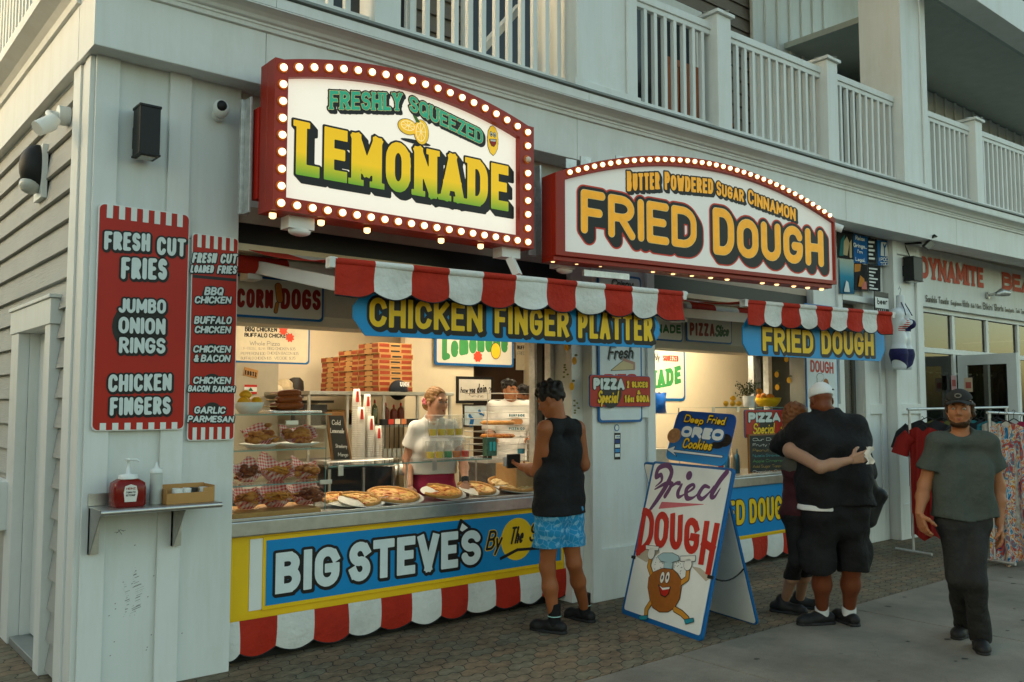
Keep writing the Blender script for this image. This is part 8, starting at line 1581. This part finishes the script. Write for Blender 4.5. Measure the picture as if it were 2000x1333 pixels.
F = Field([(torso_prims(J, .88, 0, .062, fr_), .045)], .007, grow=.008); F.fold(.005, 40, 4); F.clip((0, 0, zh), (0, 0, -1)); F.clip((0, 0, zbr + .04), (0, 0, 1)); grow_obj(F, 'tank_top', mk('maroon_cloth', '#3c161c', .85, var=.15, bump=.2, bscale=200), P3)
F = Field([(torso_prims(J, .87, 0, .061, fr_), .045)], .007, grow=.004); F.clip((0, 0, zbr - .0), (0, 0, -1)); F.clip((0, 0, zt_b + .07), (0, 0, 1)); grow_obj(F, 'bra_top', mk('grey_cloth', '#4a4a42', .85), P3)
F = Field([([cap(J['lh'], J['rh'], .104), cap(J['lh'] + Z3 * .06, J['rh'] + Z3 * .06, .10)] + leg_prims(J, .9), .03)], .007, grow=.006); F.fold(.003, 50, 6); F.clip((0, 0, zh + .03), Z3); F.clip((0, 0, atD(1550, 1138, D)[2]), (0, 0, -1)); grow_obj(F, 'leggings', BLKC, P3)
for s, tp in (('l', atZ(1503, 1160, 0)), ('r', atZ(1590, 1200, 0))):
    a = J[s + 'a']; g = gl_ if s == 'l' else gr_; shoe(P3, np.array((*g[:2], .09)), np.array((*g[:2], 0)) + (N_(RT * .55 - FH * .35) if s == 'l' else N_(RT * .8 - FH * .2)) * .2, BLKS, SOLE, .98, hi=.1)
p = J['lw'] + N_(J['lw'] - J['le']) * .1; t = thing('napkin', 'crumpled white napkin in the hand at the back of the black shirt', 'napkin', p); b = MB(); G_ = [[p + RT * (.0 + .05 * i / 6 + .012 * math.sin(j * 1.3)) + Z3 * (-.05 + .12 * j / 7) - FW * (.012 + .012 * math.sin(i * 1.1 + j)) for j in range(8)] for i in range(7)]; b.sheet(G_, .002); b.build('paper', PAPER, t)

# ---------------------------------------------------------------- man walking towards the camera
D = 5.92; vd = VIEW(1880); J = {k: atD(x, y, D + dd) for k, (x, y, dd) in dict(nk=(1876, 846, .02), rs=(1830, 866, .0), ls=(1926, 866, .0), re=(1806, 948, .04), rw=(1795, 1003, -.06), le=(1950, 950, .05), lw=(1952, 1024, -.02), rh=(1860, 1020, .0), lh=(1904, 1020, -.0), rk=(1872, 1130, -.06), lk=(1905, 1135, -.14)).items()}
gr_, gl_ = atZ(1884, 1240, 0), atZ(1915, 1266, 0); J['ra'], J['la'] = gr_ + Z3 * .10, gl_ + Z3 * .09; SK4 = skin_mat('skin_fair', '#a06a48'); P4 = person('person in dark cap, grey green tee and black jeans walking towards the camera', gl_)
hd = atD(1874, 800, D); Hh = head_frame(hd, N_(-vd - Z3 * .04 - RT * .06)); HF, Q, M, A = head_field(Hh, .99, neck=J['nk'] - Z3 * .05, nose=1.05)
body = Field([(torso_prims(J, .78) + leg_prims(J, .85), .035), (arm_prims(J, 'l', 1.0) + arm_prims(J, 'r', 1.0), .03)], .008)
HL = hand_prims(J['lw'], N_((0, 0, -1) - FW * .15), N_(-RT + FW * .3), .35, 1.02, 1); HR = hand_prims(J['rw'], N_((0.05, 0, -1) - FW * .25 + RT * .1), N_(RT + FW * .3), .4, 1.02, -1)
grow_obj([body, HF, Field([(HL, .008)], .0035), Field([(HR, .008)], .0035)], 'body', SK4, P4); HB = hair_mat('hair_brown', '#38230f'); face_parts(Q, M, P4, .99, '#2a2018', HB, mk('lip_tan', '#8a4a3c', .4))
F = Field([(A, .03)], .0042, grow=.003, pad=.03); F.clip(Q(0, .05, -.064), N_(Hh[3] + Hh[2] * .55)) ; F.cut([eli(Q(0, .1, -.055), (.036, .03, .024), M)], .008); F.clip(Q(0, -.01, 0), -Hh[2]); X = F.ax; F.fold(.002, 200, 5); grow_obj(F, 'beard', HB, P4)
grow_obj(hairball(Q, M, [eli(Q(0, -.03, .02), (.081, .085, .075), M), cap(Q(-.072, .015, .03), Q(-.073, -.005, -.04), .017), cap(Q(.072, .015, .03), Q(.073, -.005, -.04), .017), eli(Q(-.066, .045, .045), (.014, .014, .02)), eli(Q(.066, .045, .045), (.014, .014, .02)), cap(Q(-.04, -.065, .0), Q(.04, -.065, .0), .045)], .005, .005, 110, 8, [(Q(0, .045, .02), N_(M @ np.array((0, 1, -.2)))), (Q(0, 0, .06), Hh[3])]), 'hair', HB, P4)
CAPM = mk('cap_dark', (.022, .022, .02), .85, var=.15, bump=.15, bscale=220); cp = Field([([eli(Q(0, -.01, .05), (.086, .105, .090), M)], .02)], .005); cp.clip(Q(0, .05, .062), -(Hh[3] + Hh[2] * .22)); c_o = grow_obj(cp, 'cap', CAPM, P4)
b = MB(); G_ = [[Q(a * .078 * (1 - .25 * s * s), .072 + .085 * s * (1 - .28 * a * a), .066 - .012 * s - .022 * a * a) for a in np.linspace(-1, 1, 15)] for s in np.linspace(0, 1, 6)]; b.sheet(G_, .004); b.build('brim', CAPM, c_o)
f = Fr(Q(0, .098, .092), -Hh[1] * -1 * -1 if np.dot(Hh[1], RT) < 0 else Hh[1], Hh[3]); paint(f, c_o, 'emblem', mk('cap_grey', '#6a6a64', .7), None, [ell(0, .004, .022, .016)], 0, .004, .003); paint(f, c_o, 'emblem', CAPM, None, [ell(0, .004, .014, .009)], 0, .0055, .003)
TEE = mk('grey_green_tee', '#444a44', .9, var=.08, scale=30, bump=.5, bscale=16, bdist=.03); sp = torso_prims(J, .83) + [cap(J['ls'] * .5 + J['lh'] * .5 - RT * .02, J['lh'] + RT * .01, .09, .116), cap(J['rs'] * .5 + J['rh'] * .5 + RT * .02, J['rh'] - RT * .01, .09, .116)]
SL_ = lambda f_, r0, r1: [(f_, s_, cap(J[s_ + 's'], J[s_ + 's'] + (J[s_ + 'e'] - J[s_ + 's']) * (f_ + .25), r0, r1)) for s_ in 'lr']
def tee(sp, f_, r0, r1, h, fo, seed, zh, wav=.0):
    sl = SL_(f_, r0, r1); F = Field([(sp, .05), ([x[2] for x in sl], .0)], h, grow=.012); F.D[:] = .2; F.union(sp, .05, .012)
    for f0, s_, c_ in sl: F.union([c_], .03, .01, (J[s_ + 's'] + (J[s_ + 'e'] - J[s_ + 's']) * f0, J[s_ + 'e'] - J[s_ + 's']))
    F.fold(fo, 26, seed); F.clipf(lambda X, Y, Z: zh + wav * np.sin(X * 14 - Y * 9) - Z); return F
zz = atD(1880, 1012, D)[2]; F = tee(sp, .62, .072, .084, .007, .013, 21, zz, .012)
F.cut([eli(J['nk'] - vd * .06 + Z3 * .03, (.078, .09, .055)), cap(J['nk'] - vd * .13 - Z3 * .01, J['nk'] - vd * .14 - Z3 * .055, .04, .012)], .008); grow_obj(F, 'tee_shirt', TEE, P4)
JN = mk('black_denim', (.02, .02, .019), .85, var=.3, scale=8, bump=.6, bscale=18, bdist=.03); F = Field([([cap(J['lh'], J['rh'], .108), cap(J['lh'], J['lk'], .09, .068), cap(J['rh'], J['rk'], .088, .068), cap(J['lk'], J['la'] - Z3 * .02, .069, .068), cap(J['rk'], J['ra'] - Z3 * .02, .069, .068), cap(J['lh'] + Z3 * .08, J['rh'] + Z3 * .08, .103)], .03)], .007); F.fold(.006, 40, 31); F.clip((0, 0, zz + .05), Z3); F.clip((0, 0, .045), -Z3); F.cut([cap((J['lk'] + J['rk']) / 2 - Z3 * .3, (J['lh'] + J['rh']) / 2 - Z3 * .30, .016, .004)], .02); grow_obj(F, 'jeans', JN, P4)
for s in 'lr': shoe(P4, J[s + 'a'], J[s + 'a'] - vd * .2 + RT * (.02 if s == 'l' else -.08), BLKS, SOLE, 1.08)

# ---------------------------------------------------------------- server behind the counter
D = 7.25; vd = VIEW(850); J = {k: atD(x, y, D + dd) for k, (x, y, dd) in dict(nk=(845, 818, .0), rs=(812, 838, -.02), ls=(880, 838, .1), re=(796, 898, .02), rw=(800, 950, -.2), le=(904, 895, .14), lw=(909, 942, -.1), rh=(826, 955, .0), lh=(866, 955, .08)).items()}
J.update({s + k: J[s + 'h'] - Z3 * d for s in 'lr' for k, d in (('k', .45), ('a', .80))}); J['la'][2] = J['ra'][2] = .09; SK5 = skin_mat('skin_rosy', '#c08c70'); P5 = person('person with tied back blond hair, white tee and pink shorts serving behind the pizzas', J['ra'])
hd = atD(853, 786, D); Hh = head_frame(hd, N_(-vd * .72 + RT * .68 - Z3 * .1)); HF, Q, M, A = head_field(Hh, .98, neck=J['nk'] - Z3 * .03, jaw=.93, nose=.85); fr_ = N_(-vd * .9 + RT * .2)
body = Field([(torso_prims(J, .74, 0, .05, fr_) + leg_prims(J, .9), .035), (arm_prims(J, 'l', .98) + arm_prims(J, 'r', 1.02), .03)], .009)
grow_obj([body, HF, Field([(hand_prims(J['lw'], N_((0, 0, -.8) - FW * .5), FW, .4, .9, 1), .008)], .004), Field([(hand_prims(J['rw'], N_((0, 0, -.5) - FW * .6), -Z3, .4, .9, -1), .008)], .004)], 'body', SK5, P5); HBL = hair_mat('hair_blond', '#8a6236'); face_parts(Q, M, P5, .98, '#3a3026', mk('brow_brown', '#5a3c22', .6), mk('lip_rose', '#a04a44', .4))
grow_obj(hairball(Q, M, [eli(Q(0, -.022, .042), (.080, .100, .088), M), eli(Q(0, -.115, -.03), (.042, .045, .05), M), cap(Q(-.066, .02, .02), Q(-.07, -.03, -.0), .014), cap(Q(.066, .02, .02), Q(.07, -.03, -.0), .014)], .005, .002, 160, 9, [(Q(0, .062, .075), N_(M @ np.array((0, 1, -.25))))]), 'hair', HBL, P5)
b = MB()
for i in range(6): a = i * 1.05; b.ball(Q(-.03 + .018 * math.cos(a), -.115 - .0 , .03 + .018 * math.sin(a)) if False else Q(.055 + .0, -.09 + .018 * math.cos(a), .0 + .018 * math.sin(a)), .014, 8, 6)
b.build('hair_flower', mk('flower_pink', '#e07a86', .6, var=.2, scale=60), P5)
F = tee(torso_prims(J, .81, 0, .055, fr_) + [cap(J['ls'] * .4 + J['lh'] * .6, J['lh'] + Z3 * .02, .08, .09), cap(J['rs'] * .4 + J['rh'] * .6, J['rh'] + Z3 * .02, .08, .09)], .55, .062, .068, .007, .007, 41, atD(850, 926, D)[2])
F.cut([eli(J['nk'] - vd * .05 + Z3 * .035, (.075, .08, .055))], .008); grow_obj(F, 'tee_shirt', WTEE, P5)
F = Field([([cap(J['lh'], J['rh'], .105), cap(J['lh'], J['lk'], .1, .09), cap(J['rh'], J['rk'], .1, .09), cap(J['lh'] + Z3 * .1, J['rh'] + Z3 * .1, .085)], .03)], .009); F.fold(.004, 40, 3); F.clip(J['lh'] - Z3 * .25, -Z3); F.clip((0, 0, atD(850, 915, D)[2]), Z3); grow_obj(F, 'shorts', mk('pink_cloth', '#b0304e', .8, var=.1), P5)
MB().cyl(J['lw'] + (0, 0, .0), J['lw'] + Z3 * .022 + (J['le'] - J['lw']) * .08, .031, n=12).build('wrist_watch', BLACK, P5)
for s in 'lr': shoe(P5, J[s + 'a'], J[s + 'a'] + fr_ * .2, WTEE, SOLE)

# ---------------------------------------------------------------- two cooks at the back
def cook(label, D, head, face, hair_m, sh_l, sh_r, skin, seed, beard=False, hairk='curly'):
    vd = VIEW(head[0]); J = dict(nk=atD(head[0] + (sh_l[0] + sh_r[0]) * 0, head[1] + 27, D), rs=atD(*sh_l, D - .02), ls=atD(*sh_r, D + .04)); sm = (J['rs'] + J['ls']) / 2; la = N_(J['ls'] - J['rs']); J['nk'] = sm + Z3 * .08 + (J['nk'] - sm) * (.4, .4, 0)
    for s, o in (('r', -1), ('l', 1)): J[s + 'h'] = sm - Z3 * .55 + la * o * .09; J[s + 'k'] = J[s + 'h'] - Z3 * .43; J[s + 'a'] = np.array((*J[s + 'h'][:2], .09)); J[s + 'e'] = J[s + 's'] - Z3 * .27 + la * o * .06; J[s + 'w'] = J[s + 'e'] - Z3 * .06 - vd * .22 - la * o * .05
    P = person(label, J['ra']); hd = atD(*head, D); Hh = head_frame(hd, face); HF, Q, M, A = head_field(Hh, .98, neck=J['nk'] - Z3 * .03, h=.005); body = Field([(torso_prims(J, .95) + leg_prims(J, 1), .035), (arm_prims(J, 'l', 1.05) + arm_prims(J, 'r', 1.05), .03)], .010); fh = N_(-vd - Z3 * .1)
    grow_obj([body, HF] + [Field([(hand_prims(J[s + 'w'], fh, -Z3, .4, 1, 1 if s == 'l' else -1), .008)], .0045) for s in 'lr'], 'body', skin, P); face_parts(Q, M, P, .98, '#20140c', hair_m, MATS['lip_brown'])
    rs = np.random.RandomState(seed); cu = [eli(Q(0, -.022, .05), (.080, .098, .080), M)] + [eli(Q(*(np.array((.072, .092, .07)) * N_(rs.randn(3) + (0, -.1, .8)) + (0, -.015, .06))), np.array((.02, .02, .018)) * (.7 + .6 * rs.rand())) for _ in range(50)]
    grow_obj(hairball(Q, M, cu, .0055, .004, 110, seed, [(Q(0, .075, .055), N_(M @ np.array((0, 1, -.35)))), (Q(0, 0, .0), -Hh[3])], .012), 'hair', hair_m, P)
    if beard:
        F = Field([(A, .03)], .005, grow=.006, pad=.03); F.clip(Q(0, 0, -.035), N_(Hh[3] - Hh[2] * .3)); F.cut([eli(Q(0, .1, -.055), (.03, .03, .016), M)], .008); F.clip(Q(0, -.01, 0), -Hh[2]); grow_obj(F, 'beard', hair_m, P)
    F = Field([(torso_prims(J, 1.0) + [cap(J['lh'] + Z3 * .1, J['lh'] - Z3 * .02, .12), cap(J['rh'] + Z3 * .1, J['rh'] - Z3 * .02, .12)], .05), ([cap(J[s + 's'], J[s + 'e'] - (J[s + 'e'] - J[s + 's']) * .2, .07, .076) for s in 'lr'], .035)], .009, grow=.012); F.fold(.008, 30, seed + 3); F.clip(J['lh'] - Z3 * .05, -Z3); F.cut([eli(J['nk'] - vd * .05 + Z3 * .04, (.075, .08, .05))], .008)
    for s in 'lr': F.cut([cap(J[s + 'e'] - Z3 * .04, J[s + 'e'] - Z3 * .12, .09)], .005)
    t = grow_obj(F, 'tee_shirt', WTEE, P); F = Field([([cap(J['lh'], J['rh'], .115)] + [cap(J[s + 'h'], J[s + 'a'], .105, .07) for s in 'lr'], .03)], .011); F.clip(J['lh'] + Z3 * .0, Z3); grow_obj(F, 'trousers', BLKC, P)
    for s in 'lr': shoe(P, J[s + 'a'], J[s + 'a'] - vd * .2, BLKS, SOLE)
    return P, J
HK = MATS['hair_black']
SK6 = skin_mat('skin_light_tan', '#a06a46')
P6, J6 = cook('person with curly dark hair and printed white tee looking right behind the wire rack', 10.2, (996, 764), N_(-VIEW(996) * .75 + RT * .6), HK, (964, 797), (1034, 797), SK6, 5)
ch = (J6['ls'] + J6['rs']) / 2 - Z3 * .16; f6 = Fr(ch - VIEW(1000) * .158 + RT * .06, RT); tb_ = mk('tee_print', '#4a7a86', .7)
for x_, v_ in (('SURFSIDE', .06), ('PIZZA CO', -.09)): paint(f6, P6, 'tee_print', tb_, letters(x_, -.09, v_, .09, v_ + .03, .004), (), 0, 0, .004)
paint(f6, P6, 'tee_print', mk('tee_print_tan', '#b07a4a', .7), None, [ell(0, .005, .07, .045)], 0, 0, .006)
cook('person with dark hair and beard in white tee standing behind the other cook', 10.75, (1020, 775), N_(-VIEW(1020) * .35 - RT * .9 - Z3 * .1), HK, (1002, 806), (1056, 806), skin_mat('skin_olive', '#7a4a2c'), 6, True)
f = frY(1035, 860, 6.9); u0, v0 = f.uv(1037, 862); u1, v1 = f.uv(1066, 795); t = board('chalkboard', 'brown-framed chalkboard half hidden behind the customer with the wallet', 'chalkboard', f, [(u0, v0), (u1, v0), (u1, v1), (u0, v1)], .02, DARKB); MB(f).prism(inset([(u0, v0), (u1, v0), (u1, v1), (u0, v1)], .022), .0003, .002).build('slate', MATS['slate'], t); LT(f.sh(.002), t, 'lettering', 'P', (1042, 822), (1052, 822), (1042, 803), .06, [(CHK, 0, None)], .004); MB().box((f.o[0], 6.9, .9), (f.o[0] + .05, 6.95, f.o[2])).build('stand', STEEL, t)
# ---------------------------------------------------------------- half mannequin with bikini
Y = 5.07; c0 = lambda x, y: atY(x, y, Y); MNQ = mk('mannequin_white', (.66, .70, .72), .3, var=.02); mq = thing('mannequin', 'white headless half mannequin in a flag bikini hung on the pillar', 'mannequin', c0(1757, 640)); la = N_((1, 0, 0)); fd = np.array((0, -1.0, 0)); X0 = c0(1760, 640)[0]; zq = lambda y: c0(1760, y)[2]
B_ = [cap((X0, Y, zq(580)), (X0, Y, zq(612)), .046, .056), cap((X0 - .13, Y, zq(612)), (X0 + .13, Y, zq(612)), .05)]
for o in (-1, 1): B_ += [cap((X0 + o * .10, Y, zq(618)), (X0 + o * .055, Y, zq(662)), .07, .068), cap((X0 + o * .055, Y, zq(662)), (X0 + o * .085, Y, zq(692)), .068, .088), cap((X0 + o * .085, Y, zq(692)), (X0 + o * .07, Y, zq(715)), .088, .08)]
bu = [eli((X0 + s * .075, Y - .075, zq(634)), (.055, .06, .055)) for s in (-1, 1)]
F = Field([(B_, .05), (bu, .02)], .006); F.clip((0, 0, zq(722)), -Z3); F.clip((0, 0, zq(578)), Z3); grow_obj(F, 'torso', MNQ, mq)
STR = mk('flag_stripe', (.7, .66, .64), .7); n = STR.node_tree; b_ = n.nodes['Principled BSDF']; tc = [x for x in n.nodes if x.type == 'TEX_COORD'][0]; wv = n.nodes.new('ShaderNodeTexWave'); wv.bands_direction = 'Z'; wv.inputs['Scale'].default_value = 14; n.links.new(tc.outputs['Object'], wv.inputs[0]); rp = n.nodes.new('ShaderNodeValToRGB'); rp.color_ramp.interpolation = 'CONSTANT'; rp.color_ramp.elements[0].color = (.5, .03, .03, 1); rp.color_ramp.elements[1].position = .5; rp.color_ramp.elements[1].color = (.72, .7, .68, 1); n.links.new(wv.outputs[0], rp.inputs[0]); n.links.new(rp.outputs[0], b_.inputs['Base Color'])
NAVY = mk('flag_navy', '#1c1c4e', .7, var=.4, scale=50)
for s, m_ in ((-1, STR), (1, NAVY)): F = Field([(B_, .05), (bu, .02)], .005, grow=.005); cx = X0 + s * .075; F.clip((0, 0, zq(648)), -Z3); F.clip((cx - .06, Y, zq(640)), (-1, 0, .55)); F.clip((cx + .06, Y, zq(640)), (1, 0, .55)); F.clip((0, Y - .03, 0), (0, 1, 0)); grow_obj(F, 'bikini_cup', m_, mq)
F = Field([(B_, .05)], .005, grow=.005); F.clip((0, 0, zq(682)), Z3); F.clipf(lambda X, Yy, Z: np.abs(X - X0) * 1.0 - .03 - (Z - zq(718)) * 1.6); F.clip((0, 0, zq(722)), -Z3); grow_obj(F, 'bikini_brief', NAVY, mq)
b = MB()
for s in (-1, 1): b.tube([(X0 + s * .08, Y - .1, zq(618)), (X0 + s * .055, Y - .07, zq(605)), (X0 + s * .04, Y - .03, zq(592))], .006, 6)
b.tube([(X0 - .17, Y - .02, zq(684)), (X0 - .1, Y - .085, zq(685)), (X0 + .1, Y - .085, zq(685)), (X0 + .17, Y - .02, zq(684))], .005, 6); b.build('strap', NAVY, mq); b = MB(); b.tube([(X0, Y + .0, zq(580)), (X0, Y, zq(574)), (X0 + .03, Y, zq(568)), (X0, Y, zq(561)), (X0 - .03, Y, zq(566))], .006, 6); b.build('hook', GALV, mq)
